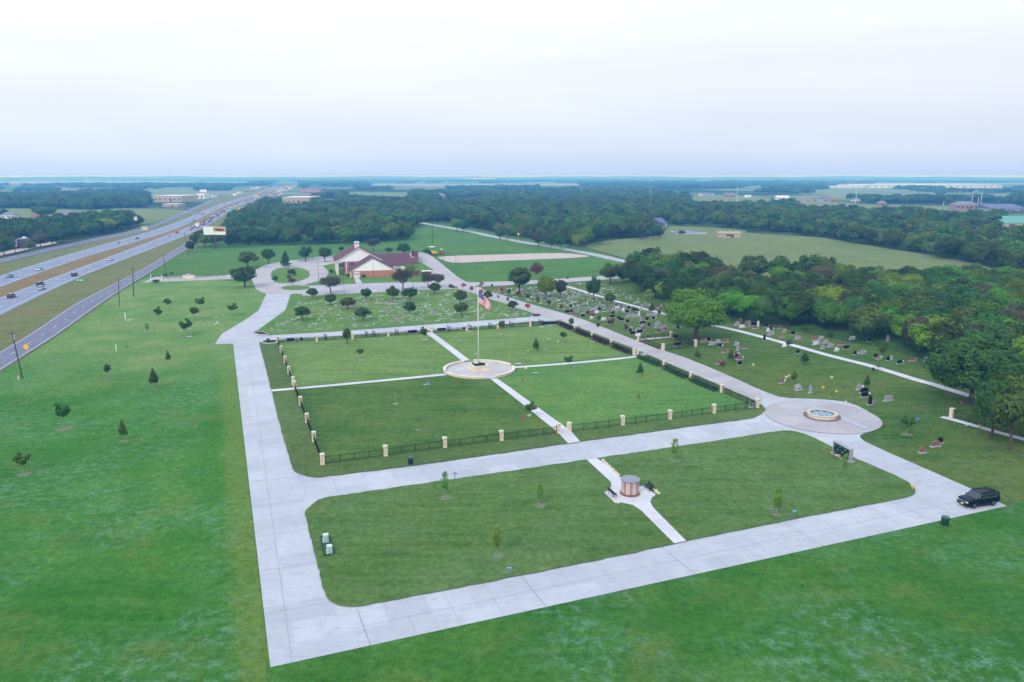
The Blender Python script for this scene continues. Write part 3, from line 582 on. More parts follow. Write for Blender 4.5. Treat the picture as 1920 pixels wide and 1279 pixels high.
def crown_mesh(name, seed, rx, z0, z1, m, clumps=26, leaves=3500, leaf=0.3, shape='round', clump_r=0.34, sparse=0.0):
    """foliage: leaf cards on many clumps spread through the crown's volume"""
    rng = np.random.default_rng(seed); zc = (z0 + z1) / 2; rz = (z1 - z0) / 2
    C = []; rad = []; tries = 0
    while len(C) < clumps and tries < 5000:
        tries += 1
        d = rng.normal(size=3); d /= np.linalg.norm(d); k = rng.uniform(0.25, 1.0) ** 0.45
        if shape == 'spindle':
            h = (len(C) + .5) / clumps; rr = rx * math.sin(math.pi * (0.12 + .85 * h)) ** .8 * .75; t = len(C) * 2.4 + rng.uniform(-.6, .6); q = rng.uniform(0.3, 1.1)
            C.append(np.array([math.cos(t) * rr * q, math.sin(t) * rr * q, z0 + h * (z1 - z0)])); rad.append(rx * clump_r * rng.uniform(.6, 1.2)); continue
        if shape == 'cone':
            h = (len(C) + .5) / clumps; rr = rx * (1 - h) ** 0.8 * 0.72; t = len(C) * 2.4 + rng.uniform(-.3, .3); q = rng.uniform(0.5, 1)
            p = np.array([math.cos(t) * rr * q, math.sin(t) * rr * q, z0 + rx * .3 + h * (z1 - z0 - rx * .35)]); C.append(p); rad.append(rx * clump_r * (1.2 - 0.85 * h)); continue
        else:
            p = d * k * np.array([rx, rx, rz]) * (1 - clump_r * 0.8)
            if shape == 'umbrella' and p[2] < -0.15 * rz: p[2] = -0.3 * rz * rng.uniform(0, 1)
            if shape == 'round' and p[2] < 0: p[2] *= 0.8
            p = p + np.array([0, 0, zc]); cr = min(rx, rz * 1.3) * clump_r * rng.uniform(0.72, 1.3)
        if C and min(np.linalg.norm(p - c) for c in C) < cr * 0.42: continue
        C.append(p * np.array([1, 1, 1]) if rng.random() > .2 else p * np.array([1.13, 1.13, 1.04])); rad.append(cr)
    C = np.array(C); rad = np.array(rad)
    w = rad ** 2 / (rad ** 2).sum(); idx = rng.choice(len(C), leaves, p=w)
    d = rng.normal(size=(leaves, 3)); d[:, 2] += 0.25; d /= np.linalg.norm(d, axis=1)[:, None]
    rr = rad[idx] * rng.uniform(0.55, 1.08, leaves) ** 0.5
    bump = 1 + 0.16 * np.sin(d[:, 0] * 7 + idx) * np.sin(d[:, 1] * 6 + idx * 2) + 0.1 * np.sin(d[:, 2] * 11)
    P = C[idx] + d * (rr * bump)[:, None] * np.array([1, 1, 0.82])
    D = P - np.array([0, 0, zc]); D /= np.linalg.norm(D, axis=1)[:, None] + 1e-6     # leaves lean outward from the crown as well as from their clump
    return np_mesh(name, quads(P, d * .75 + D * .6 + np.array([0, 0, .15]), leaf, rng, .38), m)
def trunk_mb(h, r, spread, limbs=5, seed=0, lean=0.0):
    rng = random.Random(seed); mb = MB(); fk = h * 0.55; p0 = Vector((0, 0, -0.05)); p1 = Vector((lean * .5, rng.uniform(-.05, .05) * h, fk * 0.6)); p2 = Vector((lean, 0, fk))
    mb.cyl(p0, Vector((0, 0, h * .04)), r * 1.5, r * 1.1, 8); mb.cyl(Vector((0, 0, h * .04)), p1, r * 1.1, r * 0.85, 8); mb.cyl(p1, p2, r * .85, r * .7, 8)
    mb.cyl(p2, p2 + Vector((0.05 * h, 0.02 * h, h * 0.35)), r * .6, r * .2, 6)
    for i in range(limbs):
        t = 6.283 * i / limbs + rng.uniform(-.4, .4); s = spread * rng.uniform(.45, .75); q = p2.lerp(p1, rng.uniform(0, .5))
        m_ = q + Vector((math.cos(t) * s * .45, math.sin(t) * s * .45, h * rng.uniform(.16, .24))); e_ = q + Vector((math.cos(t) * s, math.sin(t) * s, h * rng.uniform(.3, .42)))
        mb.cyl(q, m_, r * .5, r * .32, 6, cap=False); mb.cyl(m_, e_, r * .32, r * .1, 5, cap=False)
    return mb
TK = {}
def kind_meshes(key):
    """mesh pair (crown, trunk) of a tree kind at unit size: crown radius 1, height 1 is scaled later; real metres here"""
    return TK[key]
def defkind(key, mats, rx, z0, z1, h, r, bark, n=1, **kw):
    L_ = []
    for i in range(n):
        m = LEAF[mats[i % len(mats)] if isinstance(mats, (list, tuple)) else mats]
        me = crown_mesh('crown_' + key, hash_seed(key) + i, rx, z0, z1, m, **kw)
        tb = trunk_mb(h, r, rx, 5, i + 3, 0.03 * h); o = tb.build('trunk', bark); tm = o.data; bpy.data.objects.remove(o)
        L_.append((me, tm))
    TK[key] = (L_, rx, z1)
def hash_seed(s): return sum(ord(c) * (i + 3) for i, c in enumerate(s))
defkind('oak', 'oak', 3.0, 1.2, 5.4, 4.6, 0.2, BARK, 4, clumps=38, leaves=4600, leaf=0.155, shape='round', clump_r=0.27)
defkind('wood', ['dark', 'bright', 'dark', 'dark', 'bright', 'brown', 'dark'], 5.6, 1.8, 9.6, 8.5, 0.25, BARK, 7, clumps=46, leaves=6500, leaf=0.27, clump_r=0.29)
defkind('big', 'big', 8.6, 2.2, 13.6, 11, 0.55, mat('big_bark', (0.2, 0.13, 0.09), (0.12, 0.08, 0.06), 4, 0.9), 1, clumps=70, leaves=30000, leaf=0.23, clump_r=0.29)
defkind('giant', 'dark', 9.0, 2.2, 15, 12, 0.45, BARK, 1, clumps=120, leaves=30000, leaf=0.25, clump_r=0.24)
defkind('young', 'young', 1.1, 0.9, 3.0, 2.6, 0.05, BARKP, 3, clumps=17, leaves=800, leaf=0.11, clump_r=0.30)
defkind('conical', 'young', 0.95, 0.7, 3.4, 2.8, 0.05, BARKP, 2, clumps=26, leaves=1100, leaf=0.11, shape='cone', clump_r=0.42)
defkind('sapling', 'sap', 0.9, 1.2, 4.2, 3.6, 0.035, BARKP, 3, clumps=30, leaves=700, leaf=0.10, shape='spindle', clump_r=0.34)
defkind('saplingolive', 'sap2', 0.9, 1.2, 3.6, 3.2, 0.035, BARKP, 1, clumps=12, leaves=230, leaf=0.08, shape='cone', clump_r=0.4)
defkind('saplingbare', 'grey', 0.8, 1.0, 3.4, 3.2, 0.03, BARKP, 1, clumps=9, leaves=90, leaf=0.06, shape='cone', clump_r=0.4)
defkind('pine', 'brown', 3.6, 1.4, 6.6, 6, 0.2, BARK, 2, clumps=34, leaves=3200, leaf=0.15, clump_r=0.27)
defkind('rust', 'rust', 2.6, 1.6, 6.0, 5.4, 0.14, BARKP, 1, clumps=28, leaves=2000, leaf=0.14, clump_r=0.3)
defkind('crape', 'red', 1.1, 0.9, 2.7, 2.2, 0.05, BARKP, 2, clumps=14, leaves=700, leaf=0.11, clump_r=0.36)
defkind('crapedull', 'pink', 1.1, 0.9, 2.7, 2.2, 0.05, BARKP, 1, clumps=14, leaves=600, leaf=0.11, clump_r=0.36)
defkind('shrub', 'oak', 1.2, 0.0, 1.8, 0.8, 0.05, BARK, 2, clumps=16, leaves=900, leaf=0.1, clump_r=0.38)
defkind('rustshrub', 'rust', 1.0, 0.0, 1.7, 0.8, 0.05, BARK, 1, clumps=14, leaves=700, leaf=0.1, clump_r=0.38)
defkind('redshrub', 'red', 1.2, 0.0, 2.0, 0.8, 0.05, BARK, 1, clumps=14, leaves=800, leaf=0.1, clump_r=0.38)
cnt = 0
def plant(key, x, y, w, top, label, cat='tree', name=None, group=None, rz=None):
    """tree whose trunk meets the ground at photo pixel x,y; crown w pixels wide, top at pixel row `top`"""
    global cnt; cnt += 1
    p = G(x, y); s = PXM(p); L_, rx, zt = TK[key]; me, tm = L_[cnt % len(L_)]
    el = math.atan2(CAM_H, p.y); h = (y - top) / (s * math.cos(el)); wr = w / s / 2
    e = empty(name or 'tree', (p.x, p.y, 0.2 if s > 3 else 0.05), rz if rz is not None else (cnt * 2.4) % 6.28, label, cat, group)
    sx, sz = wr / rx * 1.06, h / zt
    c = bpy.data.objects.new('crown', me); t = bpy.data.objects.new('trunk', tm)
    for o in (c, t): COL.objects.link(o); o.parent = e
    c.scale = (sx, sx, sz); t.scale = ((sx + sz) / 2, (sx + sz) / 2, sz)
    return e
# -------- left lawn
for a in [
 ('young', 315.5, 580, 17, 559, 'small dark round tree in the left lawn, farthest of the seven near the kinked drive'),
 ('young', 298, 602, 16, 575, 'small dark tree left of the others on the faded grass, just below the farthest one'),
 ('young', 376, 582, 20, 557, 'dark round young tree behind its twin on the faded left lawn'),
 ('young', 365, 600, 18, 575, 'dark oval young tree directly in front of its twin on the faded left lawn'),
 ('young', 349, 630, 27, 598, 'young tree with spreading crown over a bare soil ring, nearest on the faded lawn'),
 ('young', 437.5, 592, 20, 569, 'young tree alone nearest the edge of the diagonal drive'),
 ('sapling', 276, 624, 9, 607, 'tiny pale sapling near the white standpipe'),
 ('saplingolive', 239, 662, 9, 645, 'faint yellowish sapling beside the thin white post on the left lawn'),
 ('conical', 316, 681, 11, 659, 'narrow bright green young tree midway on the left lawn near the wide drive'),
 ('young', 202, 710, 18, 683, 'low spreading young tree with a spiky top on the left lawn'),
 ('conical', 289.5, 728, 19, 693, 'dark conical young tree with a pointed top on the left lawn'),
 ('young', 121, 802, 31, 756, 'largest young tree of the left lawn, feathery dark crown'),
 ('conical', 232, 826, 17, 790, 'narrow leaning dark green tree above a worn grass ring'),
 ('young', 45, 888, 30, 849, 'nearest young tree at the left border of the lawn, crown leaning left')]: plant(*a, name='young_tree')
# -------- around the roundabout and the brick building
for a in [
 ('oak', 236, 0, 0, 0, ''),]: pass
for a in [
 ('oak', 459, 539, 52, 501, 'large dark oak left of the roundabout at the entry road'),
 ('oak', 464.5, 503, 41, 472, 'wide flat topped oak behind the roundabout, left one of the pair'),
 ('oak', 504, 495, 28, 467, 'round oak just beyond the back curve of the roundabout loop'),
 ('oak', 573, 491, 26, 462, 'oak at the back parking strip, left of its twin'),
 ('oak', 609.5, 491, 26, 464, 'oak at the back parking strip right beside the white gable'),
 ('pine', 620.5, 551, 43, 517, 'loose olive brown tree standing in the near end of the parking lot'),
 ('pine', 755.5, 545, 40, 502, 'tall olive brown tree in front of the right end of the brick wing'),
 ('wood', 768, 522, 18, 495, 'small green tree behind the tall brownish one by the wooden fence'),
 ('pine', 803, 540, 32, 511, 'bronze green oak by the far corner of the parking lot, left of two touching crowns'),
 ('pine', 822, 540, 26, 513, 'bronze green oak by the far corner of the parking lot, right of two touching crowns'),
 ('oak', 815, 553, 27, 531, 'smooth round green tree at the edge of the marker lawn under the bronze oaks'),
 ('pine', 700, 471, 27, 446, 'brownish conifer rising behind the purple roof'),
 ('oak', 729, 476, 17, 464, 'low dark bush crown just above the right roof edge'),
 ('oak', 757.5, 482, 26, 456, 'round oak behind the brick building at the end of the lane'),
 ('oak', 640, 473, 12, 463, 'small dark crown behind the left roof next to the cupola')]: plant(*a)
plant('conical', 536, 502, 17, 471, 'tall pointed conifer on the back rim of the roundabout island')
plant('shrub', 536, 499.5, 26, 493, 'low ring of dark shrubs round the foot of the pointed conifer', 'shrub', 'shrub')
plant('shrub', 516, 528, 12, 517, 'small round shrub on the left side of the roundabout island', 'shrub', 'shrub')
plant('shrub', 547, 518, 17, 504.5, 'dark clipped shrub mass round the white statue', 'shrub', 'shrub')
plant('shrub', 541, 524, 9, 515.5, 'small dark shrub just in front of the statue shrubs', 'shrub', 'shrub')
plant('rust', 548, 536, 15, 521, 'small bronze leaved tree at the tip of the roundabout island', 'tree', 'ornamental_tree')
plant('shrub', 800, 476, 14, 466, 'low grey green bush beside the yellow tractor', 'shrub', 'shrub')
plant('shrub', 649, 515, 9, 505, 'dark upright shrub in the corner between brick wing and portico', 'shrub', 'shrub')
plant('shrub', 654, 519, 12, 514, 'low clipped shrub left of the white double door', 'shrub', 'shrub')
plant('shrub', 681, 521, 13, 515, 'low clipped shrub right of the white double door', 'shrub', 'shrub')
plant('shrub', 621, 513, 7, 505, 'small dark shrub at the foot of the portico column', 'shrub', 'shrub')
# -------- marker lawn in front of the parking
for a in [
 ('oak', 586, 561, 24, 541, 'dark round oak at the parking edge, leftmost of the marker lawn'),
 ('oak', 620, 573, 25, 552, 'oak of the marker lawn in front of the loose parking lot tree'),
 ('oak', 652, 581, 32, 558, 'broad low oak in the middle left of the marker lawn'),
 ('oak', 567, 602, 30, 576, 'oak standing alone at the left front of the marker lawn'),
 ('oak', 680.5, 603, 34, 577, 'widest dark oak at the front of the marker lawn above the narrow drive'),
 ('oak', 687.5, 564, 23, 541, 'oak of the marker lawn directly below the parking bays, with a slim trunk'),
 ('oak', 737, 564, 25, 537, 'tall dark oak in the back row of the marker lawn, left of two touching crowns'),
 ('oak', 769, 566, 30, 540, 'dark oak in the back row of the marker lawn, right of two touching crowns'),
 ('oak', 769, 592, 26, 567, 'flat dark oak in the middle of the marker lawn, below the touching pair'),
 ('oak', 862.5, 571, 28, 545, 'dark oak beside the flagpole top, upper one of two in line'),
 ('oak', 865, 594, 27, 567, 'dark oak left of the flag, lower one of two in line'),
 ('oak', 915, 567, 17, 546, 'dark tree hugging the road just right of the flag'),
 ('oak', 961, 583, 23, 565, 'dense green tree at the right end of the marker lawn')]: plant(*a)
# -------- crape myrtles along the lane
for a in [
 ('crape', 869.5, 545, 10, 531, 'small crimson tree, first from the left along the lane verge'),
 ('crapedull', 884.5, 551, 10, 537, 'small dusky purple tree left of the flagpole along the lane'),
 ('crapedull', 903, 540, 9, 529, 'small dull red tree right behind the flagpole finial'),
 ('crape', 901, 558, 10, 543, 'small crimson tree directly above the flag'),
 ('crapedull', 934, 565, 5, 554, 'tiny thin dusky tree beside the lane, smallest of its row'),
 ('crapedull', 952, 572, 7, 557, 'small dusky red tree above the dense green tree by the lane'),
 ('crape', 989, 586, 11, 569, 'bright crimson tree near the black oval bed')]: plant(*a, cat='tree', name='crape_myrtle')
for a in [
 ('redshrub', 939, 549, 11, 537, 'round crimson shrub on the far side of the lane'),
 ('shrub', 955, 551, 8, 542, 'small green shrub right of the round crimson one'),
 ('shrub', 922.5, 539, 5, 533, 'tiny green shrub near the fork of the lane'),
 ('shrub', 990, 562, 9, 551, 'round green shrub in the far marker lawn beside the lane'),
 ('rustshrub', 971, 555, 6, 547, 'tiny brown shrub under the large oak across the lane'),
 ('rustshrub', 1008, 567, 8, 557, 'small brown shrub, second brown one along the lane'),
 ('shrub', 1029, 573, 10, 563, 'round green shrub along the far lane verge, right of the brown one'),
 ('rustshrub', 1053, 580, 7, 571, 'small dark red shrub, last before the black headstones'),
 ('rustshrub', 1102, 592, 8, 582, 'thin brown bush behind the first black headstones'),
 ('rustshrub', 1147.5, 611, 10, 598, 'reddish bush in the upright headstones beside the lane'),
 ('rustshrub', 1174, 620, 10, 608, 'reddish bush next to the grey headstones near the fenced family plot'),
 ('young', 1189, 590, 15, 575, 'round green bush on the paved family plots under the path')]: plant(*a, cat='shrub', name='shrub')
# -------- right of the lane
for a in [
 ('oak', 974, 552, 49, 502, 'tall wide dark oak across the lane, right of the flagpole'),
 ('wood', 1023, 561, 34, 519, 'upright dark green tree in the far marker lawn, right of the tall oak'),
 ('wood', 1051, 557, 24, 526, 'lighter green slim tree in the far marker lawn beside the upright dark one'),
 ('wood', 1041, 542, 9, 526, 'small bright tree squeezed between two bigger ones by the far lane'),
 ('wood', 1112.5, 564, 30, 522, 'green tree standing over the narrow walk in the far marker lawn'),
 ('oak', 1144, 533, 41, 494, 'dark oak at the end of the cross lane, in front of the wood'),
 ('oak', 1167, 531, 28, 505, 'dark round tree touching the oak at the end of the cross lane'),
 ('wood', 1144, 572, 23, 551, 'low wide tree hiding part of the narrow walk'),
 ('young', 1123, 608, 10, 591, 'small tree above the black litter bin by the lane'),
 ('conical', 1222, 589, 12, 569, 'dark upright cypress at the end of the narrow walk'),
 ('sapling', 1216, 580, 22, 544, 'pale green young tree at the edge of the wood'),
 ('conical', 1307, 675, 13, 657, 'thin brownish young tree in the lawn in front of the fenced family plot'),
 ('conical', 1370, 680, 13, 657, 'dark young tree among the reddish headstones in the right lawn'),
 ('rustshrub', 1355, 690, 12, 678, 'brownish young tree beside a reddish headstone in the right lawn'),
 ('young', 1478.5, 656, 14, 637, 'young tree overlapping the near edge of the white walk'),
 ('conical', 1508.5, 684, 18, 663, 'dense egg shaped young tree below the white walk'),
 ('young', 1488, 725, 14, 697, 'thin brownish young tree behind the grey bench in the right lawn'),
 ('conical', 1625, 730, 13, 704, 'slim dark young tree right of the fountain, above black headstones'),
 ('young', 1700, 816, 27, 781, 'young oak with round crown right of the fountain plaza'),
 ('sapling', 1646, 694, 11, 679, 'small pale green tree on the white walk edge'),
 ('conical', 1556, 637, 12, 619, 'small dark conical tree against the far iron fence, right of its twin'),
 ('conical', 1509, 626, 13, 609, 'small dark conical tree against the far iron fence, left of its twin'),
 ('rust', 1007, 527, 29, 492, 'reddish brown tree with pale trunk beyond the cross lane')]: plant(*a)
plant('shrub', 1655, 663, 15, 650, 'dark round bush at the iron fence', 'shrub', 'shrub')
# -------- inside the fence
for a in [
 ('oak', 651, 647, 18, 617, 'dark shaggy tree at the back fence of the walled garden, left'),
 ('young', 795, 641, 16, 613, 'dark round tree at the back gate of the walled garden'),
 ('young', 676, 673, 14, 653, 'small round tree alone in the back left quarter of the walled garden'),
 ('saplingbare', 742, 758, 12, 735, 'bare grey sapling in the front left quarter of the walled garden'),
 ('saplingolive', 785, 806, 14, 776, 'thin olive sapling nearest the front fence'),
 ('young', 941, 624, 16, 600, 'dark tree at the back fence of the walled garden, right of the flagpole'),
 ('young', 1056, 642, 15, 622, 'round young tree in the far right corner of the walled garden'),
 ('conical', 1005, 661, 14, 635, 'pointed dense young tree in the back right quarter of the walled garden'),
 ('young', 1066, 691, 18, 667, 'round young tree on the right hand cross walk'),
 ('conical', 1200, 707, 14, 681, 'young tree near the hedge in the front right quarter'),
 ('saplingolive', 1196, 760, 11, 735, 'thin sapling in the front right quarter above worn grass'),
 ('young', 995, 785, 23, 754, 'dark round tree overhanging the front walk of the walled garden'),
 ('young', 1071, 618, 14, 596, 'bushy green tree growing out of the burgundy hedge')]: plant(*a, name='young_tree')
# -------- lower lawn
for a in [
 ('sapling', 835, 934, 17, 889, 'slim bright sapling near the short blue sign post'),
 ('sapling', 933, 1043, 24, 993, 'pale yellow green sapling, nearest in the lower lawn'),
 ('sapling', 1012, 949, 15, 911, 'slim green sapling left of the round columbarium'),
 ('sapling', 1264, 864, 16, 826, 'sparse blue green sapling beside the middle drive'),
 ('sapling', 1457, 966, 24, 918, 'pale sapling beside a wire cage at the right of the lower lawn'),
 ('sapling', 1583, 889, 14, 855, 'yellow green sapling in front of the dark niche wall')]: plant(*a, name='sapling')
# -------- the big trees
plant('big', 1303.5, 636, 132, 545, 'huge rounded shade tree beside the fenced family plot', name='shade_tree', rz=0.6)
plant('giant', 1819, 757, 178, 640, 'huge dark tree overhanging the walk at the right border', name='shade_tree', rz=1.5)
for a in [
 ('wood', 1859, 820, 78, 712, 'upright green tree with rust coloured trunk at the lower right iron fence'),
 ('wood', 1894, 843, 92, 722, 'tree with pale thin trunk nearest at the right border'),
 ('wood', 1925, 818, 90, 700, 'dark tree cut by the right border beside the iron fence'),
 ('wood', 1876, 800, 70, 700, 'dark tree behind the two fence side trees at the right border')]: plant(*a)

# -------- woods: individual trees near, one mass of the rest
def inpoly(px, py, poly):
    r = np.zeros(px.shape, bool); n = len(poly); j = n - 1
    for i in range(n):
        xi, yi = poly[i]; xj, yj = poly[j]
        c = ((yi > py) != (yj > py)) & (px < (xj - xi) * (py - yi) / (yj - yi + 1e-12) + xi); r ^= c; j = i
    return r
def near_line(px, py, pts, dpx):
    r = np.zeros(px.shape, bool)
    for (a, b) in zip(pts[:-1], pts[1:]):
        m = (px >= min(a[0], b[0])) & (px <= max(a[0], b[0])); yy = a[1] + (b[1] - a[1]) * (px - a[0]) / (b[0] - a[0] + 1e-9); r |= m & (np.abs(py - yy) < dpx * (py - 330) / 150)
    return r
WOOD_R = [(1160, 521), (1205, 552), (1228, 578), (1265, 588), (1330, 598), (1400, 606), (1460, 613), (1520, 621), (1600, 640), (1700, 664), (1760, 682), (1830, 712), (1940, 752), (2200, 830), (2600, 900), (2700, 600), (1920, 520), (1860, 535), (1780, 545), (1700, 542), (1600, 540), (1500, 532), (1400, 521), (1330, 513), (1240, 506), (1180, 512)]
WOOD_F = [(425, 464), (762, 454), (764, 434), (800, 417), (845, 416), (925, 438), (1000, 450), (1060, 460), (1092, 462), (1110, 455), (1160, 449), (1240, 441), (1245, 424), (1330, 420), (1345, 426), (1400, 432), (1470, 438), (1545, 446), (1600, 459), (1660, 469), (1794, 489), (1860, 503), (1930, 520), (2400, 560), (2600, 372), (1920, 362), (1840, 402), (1700, 404), (1620, 396), (1500, 392), (1440, 384), (1300, 380), (1250, 365), (780, 362), (640, 366), (600, 369), (560, 380), (520, 384), (500, 380), (485, 388), (470, 404), (440, 412), (425, 430)]
WOOD_L = [(-400, 500), (0, 474), (45, 461), (105, 452), (190, 440), (262, 425), (245, 412), (205, 415), (150, 418), (100, 424), (50, 432), (0, 432), (-400, 440)]
WOOD_L2 = [(-400, 391), (0, 390), (98, 390), (160, 394), (240, 390), (318, 392), (300, 383), (275, 376), (282, 370), (265, 362), (200, 364), (0, 370), (-400, 370)]
CLEAR = [[(1245, 441), (1330, 445), (1345, 432), (1260, 424), (1215, 424), (1215, 436)], [(1370, 525), (1450, 527), (1455, 536), (1375, 535)], [(1345, 446), (1400, 448), (1400, 436), (1340, 434)],
         [(1468, 423), (1530, 422), (1590, 427), (1560, 433), (1480, 432)], [(525, 397), (588, 397), (588, 374), (520, 372)], [(1212, 438), (1256, 438), (1262, 420), (1212, 420)], [(1785, 410), (1840, 412), (1925, 408), (1925, 384), (1785, 376)], [(1870, 448), (1960, 448), (1960, 424), (1875, 424)], [(280, 392), (345, 392), (345, 366), (280, 366)], [(540, 391), (568, 391), (568, 383), (540, 383)], [(600, 370), (633, 370), (634, 389), (603, 389)], [(650, 360), (770, 360), (770, 381), (690, 379), (652, 376)], [(1290, 362), (1375, 363), (1450, 369), (1452, 392), (1290, 391)], [(1488, 374), (1560, 377), (1692, 383), (1694, 408), (1630, 406), (1495, 400)], [(1728, 384), (1790, 383), (1862, 392), (1862, 414), (1785, 414), (1730, 408)], [(1098, 400), (1136, 400), (1140, 412), (1100, 412)], [(1172, 402), (1200, 402), (1202, 413), (1174, 413)], [(820, 372), (905, 371), (900, 382), (825, 383)], [(1010, 376), (1075, 375), (1080, 385), (1012, 386)],
         [(1880, 428), (2000, 430), (2000, 406), (1880, 410)], [(1845, 424), (2000, 424), (2000, 436), (1850, 434)], [(1210, 422), (1260, 424), (1256, 416), (1214, 416)], [(-60, 470), (60, 466), (70, 455), (60, 450), (10, 450), (-60, 460)], [(1320, 384), (1372, 384), (1370, 376), (1320, 377)]]
def scatter(poly, d0, d1, base_s, rng, clear=True):
    """points on a jittered grid whose cell grows with distance, kept where they fall in the region"""
    X = []; Y = []; S = []; d = d0
    while d < d1:
        s = max(base_s, d / 125.0); xs = np.arange(-d * 1.15, d * 1.0, s); xs = xs + rng.uniform(-.42, .42, len(xs)) * s; ys = d + rng.uniform(-.42, .42, len(xs)) * s
        X.append(xs); Y.append(ys); S.append(np.full(len(xs), s)); d += s * .95
    X = np.concatenate(X); Y = np.concatenate(Y); S = np.concatenate(S); px, py = to_px(X, Y); k = inpoly(px, py, poly)
    if clear:
        for c in CLEAR: k &= ~inpoly(px, py, c)
        k &= ~near_line(px, py, RURAL, 5)
    return X[k], Y[k], S[k]
rng = np.random.default_rng(5)
A = [scatter(WOOD_R, 120, 420, 8.0, rng), scatter(WOOD_F, 380, 2600, 10.5, rng), scatter(WOOD_L, 380, 1000, 9.0, rng), scatter(WOOD_L2, 700, 2600, 10.0, rng)]
# more distant country: groves in noise patches
def patch(X, Y):
    return np.sin(X * .0021 + 1.3 * np.sin(Y * .0011)) + np.sin(Y * .0017 + 2 * np.sin(X * .0009 + 2)) + .7 * np.sin(X * .0057 + Y * .0031) + .5 * np.sin(X * .011 - Y * .006)
far = scatter([(-700, 362), (480, 366), (515, 352), (600, 365), (780, 361), (1250, 364), (1300, 366), (1445, 370), (1640, 384), (1700, 403), (1840, 401), (1920, 362), (2700, 372), (2700, 336), (-700, 336)], 1300, 8000, 14, rng)
k = (patch(far[0], far[1]) > np.where(far[1] > 2200, .75, .2)) | (np.sin(far[0] * .0123 + far[1] * .004) * np.sin(far[1] * .0089 - far[0] * .002) > .72)
fx, fy = to_px(far[0], far[1]);
for c in ([(1290, 362), (1375, 363), (1450, 369), (1452, 392), (1290, 391)], [(1488, 374), (1560, 377), (1692, 383), (1694, 408), (1630, 406), (1495, 400)], [(1730, 384), (1790, 383), (1860, 388), (1860, 400), (1790, 402), (1735, 394)], [(1770, 362), (1990, 362), (1990, 372), (1880, 380), (1830, 374), (1770, 367)],
          [(650, 360), (770, 360), (770, 381), (690, 379), (652, 376)], [(690, 344.6), (1090, 344.2), (1090, 352), (860, 355), (690, 352)], [(-200, 340), (200, 339), (470, 341), (470, 348), (200, 348), (-200, 350)], [(1640, 343.5), (2000, 344), (2000, 354), (1620, 354)],
          [(380, 372), (480, 382), (560, 362), (566, 342), (520, 342), (470, 358)], [(280, 380), (345, 379), (345, 366), (280, 366)], [(555, 364), (600, 364), (600, 358), (555, 358)], [(1300, 369), (1500, 378), (1680, 390), (1680, 384), (1500, 366), (1300, 362)], [(1785, 396), (1925, 398), (1925, 384), (1785, 384)]):
    k &= ~inpoly(fx, fy, c)
far = tuple(v[k] for v in far)
X = np.concatenate([a[0] for a in A] + [far[0]]); Y = np.concatenate([a[1] for a in A] + [far[1]]); S = np.concatenate([a[2] for a in A] + [far[2]])
reg = np.concatenate([np.full(len(a[0]), i) for i, a in enumerate(A)] + [np.full(len(far[0]), 4)])
px_, py_ = to_px(X, Y)
vis = (px_ > -60) & (px_ < 1990) & (py_ < 900)
order = np.argsort(np.where(vis, Y, 1e9)); near_i = order[:215]; nm = np.zeros(len(X), bool); nm[near_i] = True
edge = {}
WL = {0: ('broad leafy tree in the dense wood right of the cemetery', 'trees of the wood right of the cemetery'), 1: ('dark rounded tree in the wood behind the brick building', 'trees of the wood behind the brick building'),
      2: ('dark tree in the belt beyond the far frontage road', 'trees beyond the far frontage road'), 3: ('distant tree', 'distant trees'), 4: ('distant tree', 'distant trees')}
wr = random.Random(3)
wood_L, w_rx, w_zt = TK['wood']; crowns_for_gn = {}
near_trees = []
for i in near_i:
    j = (wr.choice([1, 4, 1, 0, 2, 3, 6, 4, 0, 5]) if px_[i] > 1480 else wr.choice([0, 0, 1, 2, 3, 3, 6, 5, 6, 4, 0, 2, 3])) if reg[i] == 0 else wr.choice([0, 2, 3, 6, 6, 2])
    if reg[i] != 0 and wr.random() < .12: j = 4
    lab, grp = WL[int(reg[i])]
    e = empty('tree', (X[i], Y[i], 0.03), wr.uniform(0, 6.28), lab, 'tree', grp); near_trees.append((e, j, px_[i], X[i], Y[i]))
    s = wr.uniform(.74, 1.16) * (1.25 if reg[i] else 1.0); sz = wr.uniform(.8, 1.12) * (1.0 if reg[i] == 0 else 1.2)
    c = bpy.data.objects.new('crown', wood_L[j][0]); t = bpy.data.objects.new('trunk', wood_L[j][1])
    for o in (c, t): COL.objects.link(o); o.parent = e
    c.scale = (s, s, sz); t.scale = (s * .7, s * .7, sz)
near_trees.sort(key=lambda t: t[3] * math.sin(.62) + t[4] * math.cos(.62)); rows = 9; per = len(near_trees) // rows + 1; seen = {}
rown = ['front row', 'second row', 'third row', 'fourth row', 'middle row', 'sixth row', 'third last row', 'second last row', 'backmost row']
for r in range(rows):
    for e, j, x_, _, _ in sorted(near_trees[r * per:(r + 1) * per], key=lambda t: t[2]):
        cn = {0: 'dark green', 1: 'bright green', 2: 'dark green', 3: 'dark green', 4: 'bright green', 5: 'brownish', 6: 'dark green'}[j]; seen[(r, cn)] = seen.get((r, cn), 0) + 1
        e['label'] = '%s tree, %s of the right wood, %s such from left' % (cn, rown[r], ordn(seen[(r, cn)]))
# the rest of the woods as one object: geometry nodes put a crown on each point
gm = [crown_mesh('grove_crown', 50 + i, 5.8, 0.8, 9.6, LEAF['dist'], clumps=26, leaves=2400, leaf=0.38, clump_r=0.29) for i in range(4)]
